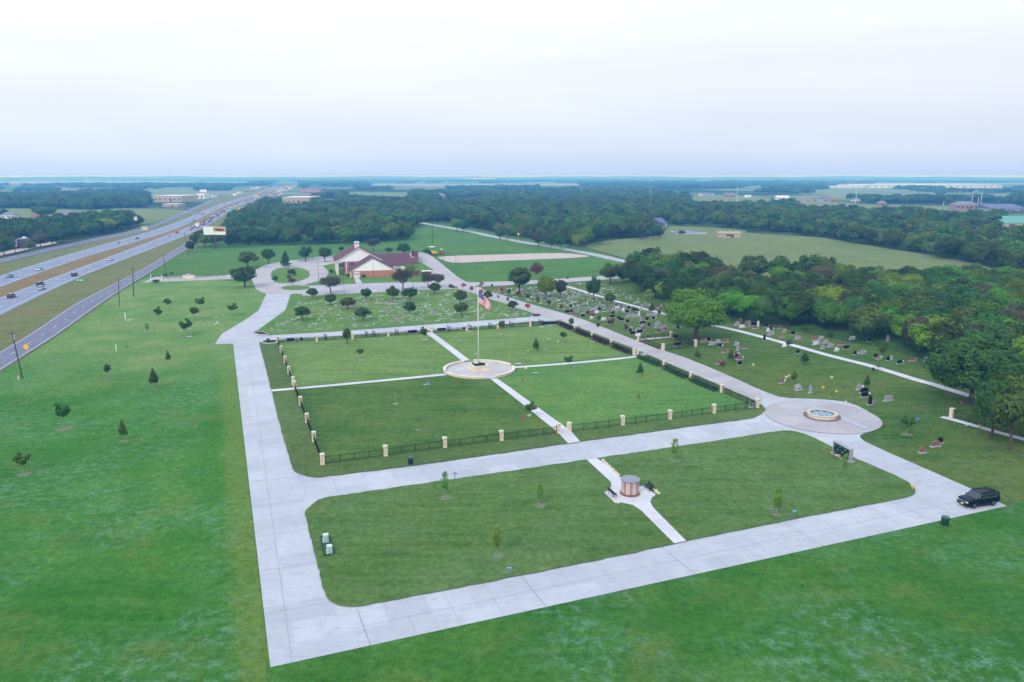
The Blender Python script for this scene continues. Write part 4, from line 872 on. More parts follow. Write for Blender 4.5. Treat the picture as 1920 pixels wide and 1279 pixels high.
# four real trees standing at the wood's edge lend their crowns to the mass
src = []
rest = np.where(~nm)[0]; rest_vis = rest[np.argsort(Y[rest])]
for i in range(4):
    q = rest_vis[i]; e = empty('tree', (X[q], Y[q], 0.03), i, 'dark tree at the fringe of the wood mass, %s nearest' % ordn(i + 1), 'tree', WL[int(reg[q])][1])
    c = bpy.data.objects.new('crown', gm[i]); COL.objects.link(c); c.parent = e; t = bpy.data.objects.new('trunk', wood_L[0][1]); COL.objects.link(t); t.parent = e; t.scale = (.6, .6, .9); src.append(c)
rest = rest_vis[4:]
pm = bpy.data.meshes.new('wood'); n = len(rest); pm.vertices.add(n)
co = np.stack([X[rest], Y[rest], np.zeros(n)], 1).astype(np.float32); pm.vertices.foreach_set('co', co.ravel())
hv = rng.beta(1.6, 2.4, n); sc = np.clip(S[rest] / 9.6, .95, 9) * (.62 + .75 * hv); scz = (.72 + .62 * hv + rng.uniform(-.08, .08, n)) * np.clip(S[rest] / 15, 1.15, 1.45)
at = pm.attributes.new('tree_scale', 'FLOAT_VECTOR', 'POINT'); at.data.foreach_set('vector', np.stack([sc, sc, scz], 1).astype(np.float32).ravel())
at = pm.attributes.new('tree_rot', 'FLOAT_VECTOR', 'POINT'); at.data.foreach_set('vector', np.stack([np.zeros(n), np.zeros(n), rng.uniform(0, 6.28, n)], 1).astype(np.float32).ravel())
at = pm.attributes.new('tree_kind', 'INT', 'POINT'); at.data.foreach_set('value', rng.integers(0, 4, n).astype(np.int32))
wo = bpy.data.objects.new('wood', pm); COL.objects.link(wo)
tag(wo, 'continuous dark woodland and groves stretching to the horizon', 'woodland', kind='stuff')
ng = bpy.data.node_groups.new('scatter_trees', 'GeometryNodeTree')
ng.interface.new_socket('Geometry', in_out='INPUT', socket_type='NodeSocketGeometry'); ng.interface.new_socket('Geometry', in_out='OUTPUT', socket_type='NodeSocketGeometry')
gi = ng.nodes.new('NodeGroupInput'); go = ng.nodes.new('NodeGroupOutput'); jn = ng.nodes.new('GeometryNodeJoinGeometry'); K = ng.links
def attr(nm, t): a = ng.nodes.new('GeometryNodeInputNamedAttribute'); a.data_type = t; a.inputs['Name'].default_value = nm; return a.outputs['Attribute']
for i in range(4):
    ip = ng.nodes.new('GeometryNodeInstanceOnPoints'); oi = ng.nodes.new('GeometryNodeObjectInfo'); oi.inputs['Object'].default_value = src[i]; oi.inputs['As Instance'].default_value = True; oi.transform_space = 'ORIGINAL'
    cmp = ng.nodes.new('FunctionNodeCompare'); cmp.data_type = 'INT'; cmp.operation = 'EQUAL'; K.new(attr('tree_kind', 'INT'), cmp.inputs[2]); cmp.inputs[3].default_value = i
    K.new(gi.outputs[0], ip.inputs['Points']); K.new(cmp.outputs[0], ip.inputs['Selection']); K.new(oi.outputs['Geometry'], ip.inputs['Instance'])
    K.new(attr('tree_rot', 'FLOAT_VECTOR'), ip.inputs['Rotation']); K.new(attr('tree_scale', 'FLOAT_VECTOR'), ip.inputs['Scale']); K.new(ip.outputs[0], jn.inputs[0])
K.new(jn.outputs[0], go.inputs[0]); md = wo.modifiers.new('scatter', 'NODES'); md.node_group = ng
print('trees: near', len(near_i), 'mass', n)

# ================================================================== WALLED GARDEN
ZL = ISL + .02
def pillar(x, y, label, h=1.75, group='cream stone fence pillars', w=0.62, z=ZL):
    p = G(x, y); e = empty('stone_pillar', (p.x, p.y, z), GA, label, 'pillar', group)
    if not PIL:
        mb = MB(); mb.box((0, 0, 0), (w + .06, w + .06, .12)); mb.box((0, 0, .12), (w, w, h - .22)); a = mb.build('shaft', STONE, e)
        mb = MB(); mb.box((0, 0, h - .10), (w + .1, w + .1, .10), taper=.94); mb.build('cap', STONECAP, e)
        mb = MB(); mb.box((0.0, -w / 2 - .015, h * .78), (.16, .03, .16)); mb.build('plaque', BRONZE, e); PIL.append(e)
    else:
        for ch in PIL[0].children: c = ch.copy(); COL.objects.link(c); c.parent = e
    return e
PIL = []
FRONT = [(605, 873), (723, 857), (834, 841), (940, 828), (1047, 814), (1067, 812), (1167, 799), (1255.5, 788), (1338, 776.5), (1419, 766)]
LEFT = [(589, 830), (576, 794.5), (564, 761.5), (553, 731.5), (550, 723), (542, 702.5), (535, 682.5), (527.5, 662.5), (521, 644)]
REAR = [(594, 641.5), (661, 637), (728, 632), (798, 627), (809, 626), (875, 622), (933, 617.5), (994, 613.5), (1049, 609)]
RIGHT = [(1078.5, 622.5), (1110.6, 635.5), (1146.6, 650.5), (1189, 667.5), (1197, 670.8), (1245.5, 691), (1295.5, 714), (1353.5, 738)]
for i, q in enumerate(FRONT): pillar(*q, 'cream stone pillar, %s from the left on the front fence%s' % (ORD[i + 1], {4: ', left side of the front gap', 5: ', right side of the front gap', 0: ', at the near left corner', 9: ', beside the welcome sign at the plaza'}.get(i, '')))
for i, q in enumerate(LEFT): pillar(*q, 'cream stone pillar, %s counted from the near corner along the left fence' % ORD[i + 1])
for i, q in enumerate(REAR): pillar(*q, 'cream stone pillar, %s from the left on the back fence' % ORD[i + 1])
for i, q in enumerate(RIGHT): pillar(*q, 'cream stone pillar, %s from the back along the hedge side' % ORD[i + 1])
def fence(a, b, label, h=1.25, inset=.36, group='black iron fence panels', z=ZL, step=2.4, world=False):
    A = Vector(a) if world else G(*a); B = Vector(b) if world else G(*b); d = B - A; d.z = 0; Ln = d.length; d.normalize(); A = A + d * inset; Ln -= 2 * inset
    e = empty('iron_fence', (A.x, A.y, z), math.atan2(d.y, d.x), label, 'fence', group)
    mb = MB()
    for zz in (.12, h - .22, h - .06): mb.box((Ln / 2, 0, zz), (Ln, .035, .04))
    n = max(2, int(Ln / .13))
    for i in range(n + 1): mb.box((Ln * i / n, 0, .04), (.018, .018, h - .05))
    mb.build('railing', IRON, e)
    k = max(1, round(Ln / step)); 
    for i in range(0 if Ln < 4 else 0, k + 1):
        mb = MB(); mb.box((Ln * i / k, 0, 0), (.075, .075, h + .05)); mb.box((Ln * i / k, 0, h + .05), (.1, .1, .04)); mb.build('post', IRON, e)
    return e
def run(Q, where, skip=()):
    k = 0
    for i in range(len(Q) - 1):
        if i in skip: continue
        k += 1; fence(Q[i], Q[i + 1], 'black iron fence panel, %s %s' % (ORD[k], where))
run(FRONT, 'from the left along the front of the walled garden', (4,))
run([FRONT[0]] + LEFT, 'from the near corner along the left of the walled garden', (4,))
run([LEFT[-1]] + REAR, 'from the left along the back of the walled garden', (4,))
run([REAR[-1]] + RIGHT + [FRONT[-1]], 'from the back along the hedge side of the walled garden', (4,))
# short return panels behind the back fence
for i, (x, y) in enumerate([(690, 634), (613, 640), (704, 633.5), (747, 630.5), (845, 623.5), (884, 621), (923, 618), (962, 615.5), (1000, 613), (1018, 611.5)]):
    p = G(x, y); fence((p.x, p.y, 0), (p.x - V.x * -2.2 - U.x * .4, p.y + V.y * 2.2 - U.y * .4, 0), 'short black return panel jutting behind the back fence, %s listed from the left' % ORD[i + 1] if 0 else 'short black iron panel standing crosswise at the back fence, %s from the left' % ORD[sorted([613, 690, 704, 747, 845, 884, 923, 962, 1000, 1018]).index(x) + 1], inset=0, world=True, h=1.5, step=2, group='crosswise iron panels')
# hedges
def hedge(a, b, m, label, off, w=1.0, h=1.0, seed=0):
    A = G(*a); B = G(*b); d = (B - A); Ln = d.length; d.normalize(); s = Vector((-d.y, d.x, 0)); rng = np.random.default_rng(seed + 77)
    A = A + d * .9 + s * off; Ln -= 1.8; n = int(Ln * 330)
    t = rng.uniform(0, Ln, n); fac = rng.uniform(0, 1, n); ww = w / 2 * (1 + .2 * np.sin(t * 2.1 + seed)); hh = h * (1 + .14 * np.sin(t * 3.3 + seed * 2) + .08 * np.sin(t * 8))
    ang = rng.uniform(0, math.pi, n); x = np.cos(ang) ** 1 * ww; zt = np.sin(ang) ** .5 * hh
    P = np.stack([t, x, zt * rng.uniform(.9, 1.03, n)], 1); Nn = np.stack([np.zeros(n), np.cos(ang), np.sin(ang) + .2], 1)
    me = np_mesh('hedge', quads(P, Nn, .085, rng), m); o = bpy.data.objects.new('hedge', me); COL.objects.link(o); o.location = (A.x, A.y, ZL); o.rotation_euler = (0, 0, math.atan2(d.y, d.x))
    tag(o, label, 'hedge', 'hedges inside the right hand fence')
HP = [REAR[-1]] + RIGHT + [(1384, 751)]
k1 = k2 = 0
for i in range(len(HP) - 1):
    if i == 4: continue
    dark = i < 4
    if dark: k1 += 1; lb = 'dark burgundy clipped hedge, %s length from the back' % ORD[k1]
    else: k2 += 1; lb = 'green clipped hedge, %s length beyond the side gap towards the fountain' % ORD[k2]
    if i < 8: hedge(HP[i], HP[i + 1], LEAF['hedge' if dark else 'hedgeg'], lb, -0.7, 1.05, 1.05 if dark else .85, i)
# planting beds
def bed(pts, label, plant_=True):
    e = empty('planting_bed', (0, 0, 0), 0, label, 'planting bed'); P = [G(*q) for q in pts]; c = sum(P, Vector()) / len(P)
    e.location = (c.x, c.y, ISL + .01); P = [p - c for p in P]
    mb = MB(); mb.prism([(p.x * .94, p.y * .94) for p in P], 0, .12); mb.build('mulch', MULCH, e)
    mb = MB(); n = len(P)
    for i in range(n):
        a, b = P[i], P[(i + 1) % n]; a2, b2 = a * .93, b * .93
        mb.add([(a.x, a.y, 0), (b.x, b.y, 0), (b2.x, b2.y, 0), (a2.x, a2.y, 0), (a.x, a.y, .15), (b.x, b.y, .15), (b2.x, b2.y, .15), (a2.x, a2.y, .15)], [(4, 5, 6, 7), (0, 1, 5, 4), (2, 3, 7, 6)])
    mb.build('kerb', STONECAP, e)
bed([(491, 644.5), (493, 640.5), (505, 639.5), (519, 639), (518.5, 644.5), (505, 646)], 'black mulch bed with pale kerb at the far left corner of the walled garden')
bed([(472.5, 624.8), (480, 623), (492, 624), (503.5, 628.2), (501, 630), (486, 629.7)], 'black mulch wedge at the point of the marker lawn by the kinked drive')
bed(smooth_poly([(995, 592.5), (1000, 590), (1012, 590), (1016, 592.5), (1010, 595.5), (999, 595.5)], 1), 'black oval bed at the tip where the lane meets the narrow drive')
bed([(838.5, 540.5), (842, 537), (858, 539), (860, 541.5), (848, 542)], 'black wedge bed with a dark shrub where the parking meets the lane')
bed([(889, 538.5), (896, 536), (905, 536), (905, 539.5), (893, 540)], 'small black bed in the fork of the lane')
plant('shrub', 846, 541, 9, 532.5, 'dark pointed shrub in the black wedge bed', 'shrub', 'shrub')
plant('shrub', 503, 643, 8, 635.5, 'spiky small plant in the bed at the far left garden corner', 'shrub', 'shrub')
# benches of polished granite along the back fence
def granite_bench(x, y, label, w=2.0, h=.95, mt='b', rz=GA):
    p = G(x, y); e = empty('memorial', (p.x, p.y, ISL + .03), rz, label, 'memorial')
    mb = MB(); mb.box((0, 0, 0), (w + .3, .9, .14)); mb.build('base', SLAB, e)
    mb = MB(); mb.box((0, 0, .14), (w, .5, h - .14)); mb.build('block', GRANITE[mt], e, bevel=.03); return e
granite_bench(545, 642, 'wide polished black memorial block at the back fence, far left')
granite_bench(773.5, 626.5, 'wide polished black memorial block left of the back gap', 2.6)
granite_bench(828, 622.5, 'wide polished black memorial block right of the back gap', 2.4)
granite_bench(872, 619.5, 'small black memorial bench behind the flagpole line', 1.6, .7)
granite_bench(1031, 610, 'long low dark memorial wall near the far right garden corner', 5.2, .85)
granite_bench(565.5, 641, 'narrow black memorial block beside the first back pillar', .6, 1.0)
# ---------------- flag circle
def flag_circle():
    c = plz
    w = empty('seat_wall', (c.x, c.y, ZL + .03), 0, 'low round cream stone wall ringing the flagpole paving', 'wall')
    gaps = [(GA + math.pi / 2 - .0), GA - .0, GA + math.pi, GA - math.pi / 2]
    # gaps where the four walks come in
    hw = [.15, .11, .11, .15]; arcs = []
    g = sorted([((a + 2 * math.pi) % (2 * math.pi), h_) for a, h_ in zip(gaps, hw)])
    for i in range(4):
        a0 = g[i][0] + g[i][1]; a1 = g[(i + 1) % 4][0] - g[(i + 1) % 4][1]
        if a1 < a0: a1 += 2 * math.pi
        arcs.append((a0, a1))
    for a0, a1 in arcs:
        mb = MB(); mb.ring(7.75, 8.25, 0, .42, a0, a1, 24); o = mb.build('wall_arc', STONE, w)
        mb = MB(); mb.ring(7.68, 8.32, .42, .52, a0, a1, 24); mb.build('coping', STONECAP, o)
    def jt(mb):
        for k in range(12): t = R(30 * k); line_quad(mb, (c.x + 2.5 * math.cos(t), c.y + 2.5 * math.sin(t)), (c.x + 7.7 * math.cos(t), c.y + 7.7 * math.sin(t)), .04, ZL + .055, 1)
    sheet('plaza', circ(c, 8.3), ZL + .05, [concrete_mat('plaza_pavers', (0.50, 0.48, 0.49), (0.44, 0.42, 0.43), (0.36, 0.34, 0.36)), JOINT], px=False, extra=jt)
    p = empty('planter', (c.x, c.y, ZL + .06), GA, 'square cream stone planter stepped at its foot round the flagpole', 'planter')
    mb = MB(); mb.box((0, -.0, 0), (4.6, 4.3, .38)); mb.build('step', STONE, p)
    mb = MB()
    for (cx, cy, sx, sy) in ((0, -1.5, 3.5, .3), (0, 1.5, 3.5, .3), (-1.6, 0, .3, 2.7), (1.6, 0, .3, 2.7)): mb.box((cx, cy, .38), (sx, sy, .75))
    mb.build('wall', STONE, p)
    mb = MB()
    for (cx, cy, sx, sy) in ((0, -1.5, 3.6, .42), (0, 1.5, 3.6, .42), (-1.6, 0, .42, 2.6), (1.6, 0, .42, 2.6)): mb.box((cx, cy, 1.13), (sx, sy, .09))
    mb.build('coping', STONECAP, p)
    mb = MB(); mb.box((0, 0, .38), (2.9, 2.7, .62)); mb.build('soil', MULCH, p)
    rng = np.random.default_rng(4); P = []; Nn = []
    for i in range(16):
        q = rng.uniform(-1.2, 1.2, 2); r = rng.uniform(.25, .5)
        if q[1] < -.6 and i % 2: q[1] *= -1
        d = rng.normal(size=(90, 3)); d /= np.linalg.norm(d, axis=1)[:, None]; d[:, 2] = abs(d[:, 2]); P.append(d * r + np.array([q[0], q[1], 1.05])); Nn.append(d)
    me = np_mesh('shrubs', quads(np.concatenate(P), np.concatenate(Nn), .09, rng), LEAF['hedgeg']); o = bpy.data.objects.new('shrubs', me); COL.objects.link(o); o.parent = p
    f = empty('flagpole', (c.x - .15, c.y + .2, ZL + 1.05), 0, 'tall white flagpole rising from the square planter', 'flagpole')
    mb = MB(); mb.cyl((0, 0, 0), (0, 0, 18.4), .11, .06, 12); mb.build('pole', WHITE, f, smooth=True)
    mb = MB(); mb.lathe([(0, 18.4), (.1, 18.45), (.14, 18.55), (.1, 18.65), (0, 18.7)], 12); mb.build('finial', mat('gold', (.6, .45, .15), rough=.3, metal=.8), f, smooth=True)
    mb = MB(); mb.lathe([(.25, 0), (.25, .08), (.14, .15), (.12, .3)], 12); mb.build('collar', METAL, f)
    # the flag hangs in soft folds from the hoist, drooping to the right
    red = mat('flag_red', (.6, .01, .03), (.55, .01, .03), rough=.8); wh = mat('flag_white', (.8, .8, .82), (.75, .75, .78), rough=.8); bl = mat('flag_blue', (.012, .03, .26), (.01, .025, .22), rough=.8)
    NU, NV = 38, 26; mb = MB(); Wd, Ht = 4.9, 2.9
    def P3(u, v):          # u along the fly 0..1, v down the hoist 0..1
        drop = u ** 1.1 * 2.1; x = .12 + u * 2.5 * (1 + .12 * math.sin(v * 3)) - .12 * math.sin(u * 9 + v * 2) * u
        y = .28 * math.sin(u * 11 + v * 2.2) * (.25 + u) - .15 * u; z = 17.3 - drop - v * Ht * (.95 - .1 * u) + .1 * math.sin(u * 10 + v * 3) * u
        return (x, y, z)
    for j in range(NV + 1):
        for i in range(NU + 1): mb.v.append(P3(i / NU, j / NV))
    for j in range(NV):
        for i in range(NU):
            s = j * 13 // NV; m_ = 2 if (i / NU < .4 and j / NV < 7 / 13) else (0 if s % 2 == 0 else 1)
            a_ = j * (NU + 1) + i; mb.f.append((a_, a_ + 1, a_ + NU + 2, a_ + NU + 1)); mb.mi.append(m_)
    fo = mb.build('flag', [red, wh, bl], None, smooth=True); fo.location = (c.x - .15, c.y + .2, ZL + 1.05); tag(fo, 'stars and stripes flag drooping from the white flagpole', 'flag')
    # stars
    mb = MB()
    for r_ in range(9):
        for q in range(6 if r_ % 2 == 0 else 5):
            u = .4 * ((q + (.5 if r_ % 2 == 0 else 1)) / 6); v = (7 / 13) * (r_ + .7) / 9.4; p0 = Vector(P3(u, v)); s = .055
            vs = []; 
            for t in range(10): a_ = math.pi / 2 + t * math.pi / 5; rr = s if t % 2 == 0 else s * .4; vs.append((p0.x + rr * math.cos(a_), p0.y - .03, p0.z + rr * math.sin(a_)))
            mb.add(vs, [tuple(range(10))])
    mb.build('stars', wh, fo)
flag_circle()
# ---------------- fountain
def fountain():
    e = empty('fountain', (fc.x, fc.y, .17), 0, 'round stone fountain basin with low jets in the middle of the plaza', 'fountain')
    mb = MB(); mb.ring(2.5, 3.35, 0, .05, n=64); mb.build('brick_apron', mat('apron_brick', (.16, .10, .09), (.22, .14, .12), 6), e)
    mb = MB(); mb.ring(2.25, 2.62, 0, .55, n=64); mb.build('basin_wall', STONE, e)
    mb = MB(); mb.ring(2.12, 2.72, .55, .64, n=64); mb.build('coping', mat('fountain_coping', (.56, .49, .40), (.48, .42, .34), 3), e)
    wm, n, l, b, o_ = newmat('fountain_water'); b.inputs['Base Color'].default_value = (.07, .20, .33, 1); b.inputs['Roughness'].default_value = .06; b.inputs['Specular IOR Level'].default_value = .8
    g = n.new('ShaderNodeTexCoord').outputs['Object']; f = noise(n, l, g, 5, 3); bp = n.new('ShaderNodeBump'); bp.inputs['Strength'].default_value = .5; l.new(f, bp.inputs['Height']); l.new(bp.outputs[0], b.inputs['Normal'])
    mb = MB(); mb.add([(2.3 * math.cos(t * math.pi / 24), 2.3 * math.sin(t * math.pi / 24), .44) for t in range(48)], [tuple(range(48))]); mb.build('water', wm, e)
    foam = mat('water_foam', (.75, .8, .85), (.6, .68, .75), 8, .3)
    for k in range(7):
        r = 0 if k == 0 else 1.35; t = k * math.pi / 3 + .4; h = .75 if k == 0 else .5; mb = MB(); cx, cy = r * math.cos(t), r * math.sin(t)
        mb.lathe([(.09, .44), (.05, .5), (.03, .44 + h * .6), (.045, .44 + h * .9), (.02, .44 + h), (.0, .46 + h)], 8, (cx, cy)); mb.build('jet', foam, e)
fountain()
# ---------------- columbarium drum and its benches
def columbarium():
    c = G(1181, 928); e = empty('columbarium', (c.x, c.y, ISL + .04), 0, 'round pink granite columbarium drum with flat grey lid', 'columbarium')
    pink_g = mat('pink_granite', (.42, .27, .25), (.34, .2, .19), 6, .35); rim = mat('rose_granite', (.26, .12, .11), (.2, .09, .09), 6, .35); lid = mat('lid_granite', (.25, .25, .32), (.2, .2, .27), 6, .3); nich = mat('niche_granite', (.60, .46, .40), (.52, .40, .35), 5, .35)
    mb = MB(); mb.lathe([(0, 0), (1.42, 0), (1.42, .16), (1.32, .2), (0, .2)], 48); mb.build('plinth', rim, e)
    mb = MB(); mb.lathe([(1.2, .2), (1.2, 2.0)], 48); mb.build('core', rim, e)
    mb = MB(); mb.lathe([(0, 2.0), (1.34, 2.0), (1.38, 2.05), (1.38, 2.14), (1.34, 2.18), (0, 2.2)], 64); mb.build('lid', lid, e)
    k = 0
    for i in range(16):
        a = R(45 * (i // 2) + (0 if i % 2 == 0 else 22.5) + 246); wide = i % 2 == 0; half = R(14.5 if wide else 4.6)
        for j in range(5 if wide else 1):
            z0 = .26 + j * .345; h = .32 if wide else 1.7; mb = MB(); mb.ring(1.18, 1.235, z0, z0 + h, a - half, a + half, 4); mb.build('niche_front', nich if wide else pink_g, e)
    def bench(x, y, ang, lab):
        p = G(x, y); b = empty('park_bench', (p.x, p.y, ISL + .04), ang, lab, 'bench', 'black metal benches beside the columbarium')
        bk = mat('bench_black', (.02, .025, .035), rough=.45)
        mb = MB()
        for i in range(4): mb.box((0, -.2 + i * .13, .43), (1.75, .1, .035))
        mb.build('seat', bk, b)
        mb = MB()
        for i in range(4): mb.box((0, .28 + i * .03, .52 + i * .12), (1.75, .035, .09))
        mb.build('backrest', bk, b)
        for sx in (-.8, .8):
            mb = MB(); mb.box((sx, -.22, 0), (.06, .06, .62)); mb.box((sx, .26, 0), (.06, .06, .9)); mb.box((sx, .02, .38), (.05, .5, .05)); mb.box((sx, 0, .6), (.06, .54, .05)); mb.build('side_frame', bk, b)
    d = G(1156, 939) - G(1140, 924); bench(1148, 931.5, math.atan2(d.y, d.x) + math.pi, 'black metal bench on the left edge of the columbarium paving')
    d = G(1225, 930) - G(1208, 914); bench(1216, 920.5, math.atan2(d.y, d.x), 'black metal bench on the right edge of the columbarium paving')
    rk = MB(); rn = random.Random(2)
    for (x0, y0, x1, y1, n_) in ((1128, 864, 1160, 895, 110), (1226, 921, 1235, 929, 40), (1150, 943, 1158, 945.5, 14)):
        for i in range(n_):
            t = rn.random(); p = G(x0 + (x1 - x0) * t + rn.uniform(-2, 3.4), y0 + (y1 - y0) * t + rn.uniform(-1.6, 1.4)); rk.box((p.x, p.y, ISL + .03), (rn.uniform(.1, .3), rn.uniform(.08, .2), rn.uniform(.05, .12)), rn.uniform(0, 3), taper=.7)
    tag(rk.build('stone_chips', mat('buff_stone', (.6, .5, .3), (.7, .62, .5), 3)), 'loose buff stone chips along the columbarium walk edge', 'stones', kind='stuff')
columbarium()
# ---------------- niche wall at the east drive
def niche_wall():
    a = G(1564, 852.5); b = G(1594, 869); d = b - a; L_ = d.length; e = empty('niche_wall', (a.x, a.y, ISL + .02), math.atan2(d.y, d.x), 'dark green granite niche wall with pale frame beside the east drive', 'niche wall')
    fr = mat('frame_granite', (.34, .34, .38), (.26, .26, .3), 5, .4)
    mb = MB(); mb.box((L_ / 2, 0, 0), (L_ + .7, 1.2, .16)); mb.build('base', fr, e)
    mb = MB(); mb.box((-.0, 0, .16), (.2, .6, 1.84)); mb.build('end_post', fr, e)
    mb = MB(); mb.box((L_, 0, .16), (.2, .6, 1.84)); mb.build('end_post', fr, e)
    mb = MB(); mb.box((L_ / 2, 0, 2.0), (L_ + .3, .8, .12)); mb.build('cap', fr, e)
    dk = mat('dark_green_granite', (.008, .035, .03), (.012, .05, .042), 6, .25)
    mb = MB(); mb.box((L_ / 2, 0, .16), (L_ - .3, .54, 1.84)); mb.build('core', dk, e)
    n = 6
    for i in range(n):
        for j in range(3):
            w = (L_ - .36) / n; mb = MB(); mb.box((.2 + w * (i + .5), -.28, .22 + j * .6), (w - .015, .05, .52)); mb.build('niche_front', dk, e)
            if (i * 3 + j) % 2 == 0:
                mb = MB(); mb.box((.2 + w * (i + .5), -.31, .38 + j * .6), (w * .5, .012, .12)); mb.build('name_plate', mat('plate', (.45, .47, .45)), e)
    for (x, y, c, lab) in ((1552, 851, 1, 'small pile of red and white flowers left of the niche wall'), (1569, 860, 0, 'white figurine and flowers at the foot of the niche wall'), (1573, 861.5, 3, 'yellow flowers at the foot of the niche wall')):
        bouquet(x, y, c, lab, ISL + .02)
BQ = {}
def bouquet(x, y, c, lab, z=.06, s=1.0, group=None):
    p = G(x, y); e = empty('flowers', (p.x, p.y, z), random.random() * 6, lab, 'flowers', group)
    if c not in BQ:
        rn = random.Random(c); mb = MB(); mb.cyl((0, 0, 0), (0, 0, .2), .07, .1, 8); v = mb.build('vase', METAL, e); rng_ = np.random.default_rng(c); d = rng_.normal(size=(60, 3)); d /= np.linalg.norm(d, axis=1)[:, None]
        me = np_mesh('bouquet', quads(d * .2 * np.array([1, 1, .7]) + np.array([0, 0, .36]), d, .05, rng_), FLW[c]); f = bpy.data.objects.new('blossoms', me); COL.objects.link(f); f.parent = e; BQ[c] = e
    else:
        for ch in BQ[c].children: q = ch.copy(); COL.objects.link(q); q.parent = e
    e.scale = (s, s, s); return e
niche_wall()
# ---------------- utility boxes by the left drive, sign posts, litter bins
def utility():
    base = G(607, 1040)
    gm_ = mat('green_mat', (.03, .10, .07), (.02, .06, .05), 3); a = G(601, 1010); b = G(617, 1008); c = G(628, 1040); d = G(609, 1046)
    P = [a, b, c, d]; cc = sum(P, Vector()) / 4
    e = empty('equipment_pad', (cc.x, cc.y, ISL + .005), 0, 'dark green edged pad carrying two pale cabinets', 'equipment pad'); mb = MB(); mb.prism([((p - cc).x, (p - cc).y) for p in P], 0, .06); mb.build('pad', gm_, e)
    mb = MB()
    for i in range(4):
        p, q = P[i] - cc, P[(i + 1) % 4] - cc; mb.cyl((p.x, p.y, .07), (q.x, q.y, .07), .06, n=6)
    mb.build('border', mat('green_edge', (.01, .04, .035)), e)
    for (x, y, lab) in ((611.5, 1019.5, 'pale blue green utility cabinet, farther of the two on the green pad'), (618.5, 1041, 'pale blue green utility cabinet, nearer of the two on the green pad')):
        p = G(x, y); e = empty('utility_cabinet', (p.x, p.y, ISL + .065), GA, lab, 'cabinet', 'utility cabinets on the green pad'); pg = mat('cabinet_green', (.48, .62, .62), (.42, .56, .56), 2, .4)
        mb = MB(); mb.box((0, 0, 0), (.62, .5, .95)); mb.box((-.34, -.1, 0), (.14, .3, .55)); mb.build('body', pg, e, bevel=.02)
        mb = MB(); mb.box((0, .02, .95), (.66, .56, .06), taper=.92); mb.build('lid', mat('cabinet_lid', (.62, .75, .82)), e)
        mb = MB(); mb.box((0, -.255, .12), (.5, .012, .7)); mb.box((.18, -.265, .45), (.04, .02, .12)); mb.build('door', mat('cabinet_door', (.40, .52, .50)), e)
utility()
def pxh(x, y, top):
    p = G(x, y); return (y - top) / (PXM(p) * math.cos(math.atan2(CAM_H, p.y)))
def sign_post(x, y, top, w, lab, c):
    p = G(x, y); h = pxh(x, y, top); e = empty('marker_sign', (p.x, p.y, ISL), 0, lab, 'sign'); m = mat('sign_%s' % c, {'blue': (.05, .09, .35), 'teal': (.03, .28, .34), 'steel': (.06, .2, .36)}[c])
    mb = MB(); mb.box((0, 0, 0), (.09, .09, h)); mb.build('post', m, e)
    mb = MB(); mb.box((0, -.07, h - .3), (w, .04, .22)); mb.build('panel', m, e)
    mb = MB(); mb.box((-w * .2, -.095, h - .25), (w * .22, .01, .12)); mb.box((w * .2, -.095, h - .25), (w * .22, .01, .12)); mb.build('lettering', WHITE_PAINT, e)
sign_post(853, 902, 888, .62, 'short blue T shaped marker sign at the near edge of the middle drive', 'blue')
sign_post(955, 1085, 1065, .65, 'short blue section sign at the near edge of the lower lawn', 'steel')
sign_post(1488, 974, 958, .62, 'short teal section sign at the front right of the lower lawn', 'teal')
def bin_(x, y, top, w, lab, c=(.012, .02, .03), lidc=(.05, .1, .16)):
    p = G(x, y); s = PXM(p); h = pxh(x, y, top) * .9; r = w / s / 2; e = empty('litter_bin', (p.x, p.y, .2), 0, lab, 'litter bin', 'litter bins')
    m = mat('bin%d' % int(c[1] * 1000), c, rough=.5); mb = MB(); mb.lathe([(r * .85, 0), (r, .04), (r, h * .8), (r * .97, h * .82)], 16); mb.build('body', m, e)
    mb = MB(); mb.lathe([(r * 1.03, h * .82), (r * 1.03, h * .9), (r * .7, h), (0, h * 1.02)], 16); mb.build('lid', mat('binlid%d' % int(lidc[1] * 1000), lidc, rough=.4), e)
bin_(770, 872, 857.5, 9, 'dark litter bin with bluish lid on the verge in front of the front fence')
bin_(1771, 985.5, 969.5, 14, 'dark green litter bin standing by the bottom drive near the black vehicle', (.008, .05, .035), (.03, .12, .1))
bin_(1121, 613, 605, 5.5, 'black litter bin on the lane verge under a small tree')
bin_(1064, 523, 519, 4.5, 'small black litter bin beyond the cross lane')
bin_(1637, 696, 690, 4, 'tiny black bin at the edge of the white walk')
# wire cage beside the right sapling
def cage():
    p = G(1450, 965); e = empty('wire_cage', (p.x, p.y, ISL), GA, 'low wire mesh cage beside a pale sapling at the right', 'wire cage'); mb = MB()
    for t in range(12): a = t * math.pi / 6; mb.cyl((.5 * math.cos(a), .5 * math.sin(a), 0), (.5 * math.cos(a), .5 * math.sin(a), .9), .012, n=4)
    for z in (.05, .45, .9): mb.ring(.49, .51, z, z + .02, n=16)
    mb.build('mesh', METAL, e); mb = MB(); mb.cyl((.55, 0, 0), (.55, 0, 1.2), .03, n=6); mb.build('stake', POLEW, e)
cage()
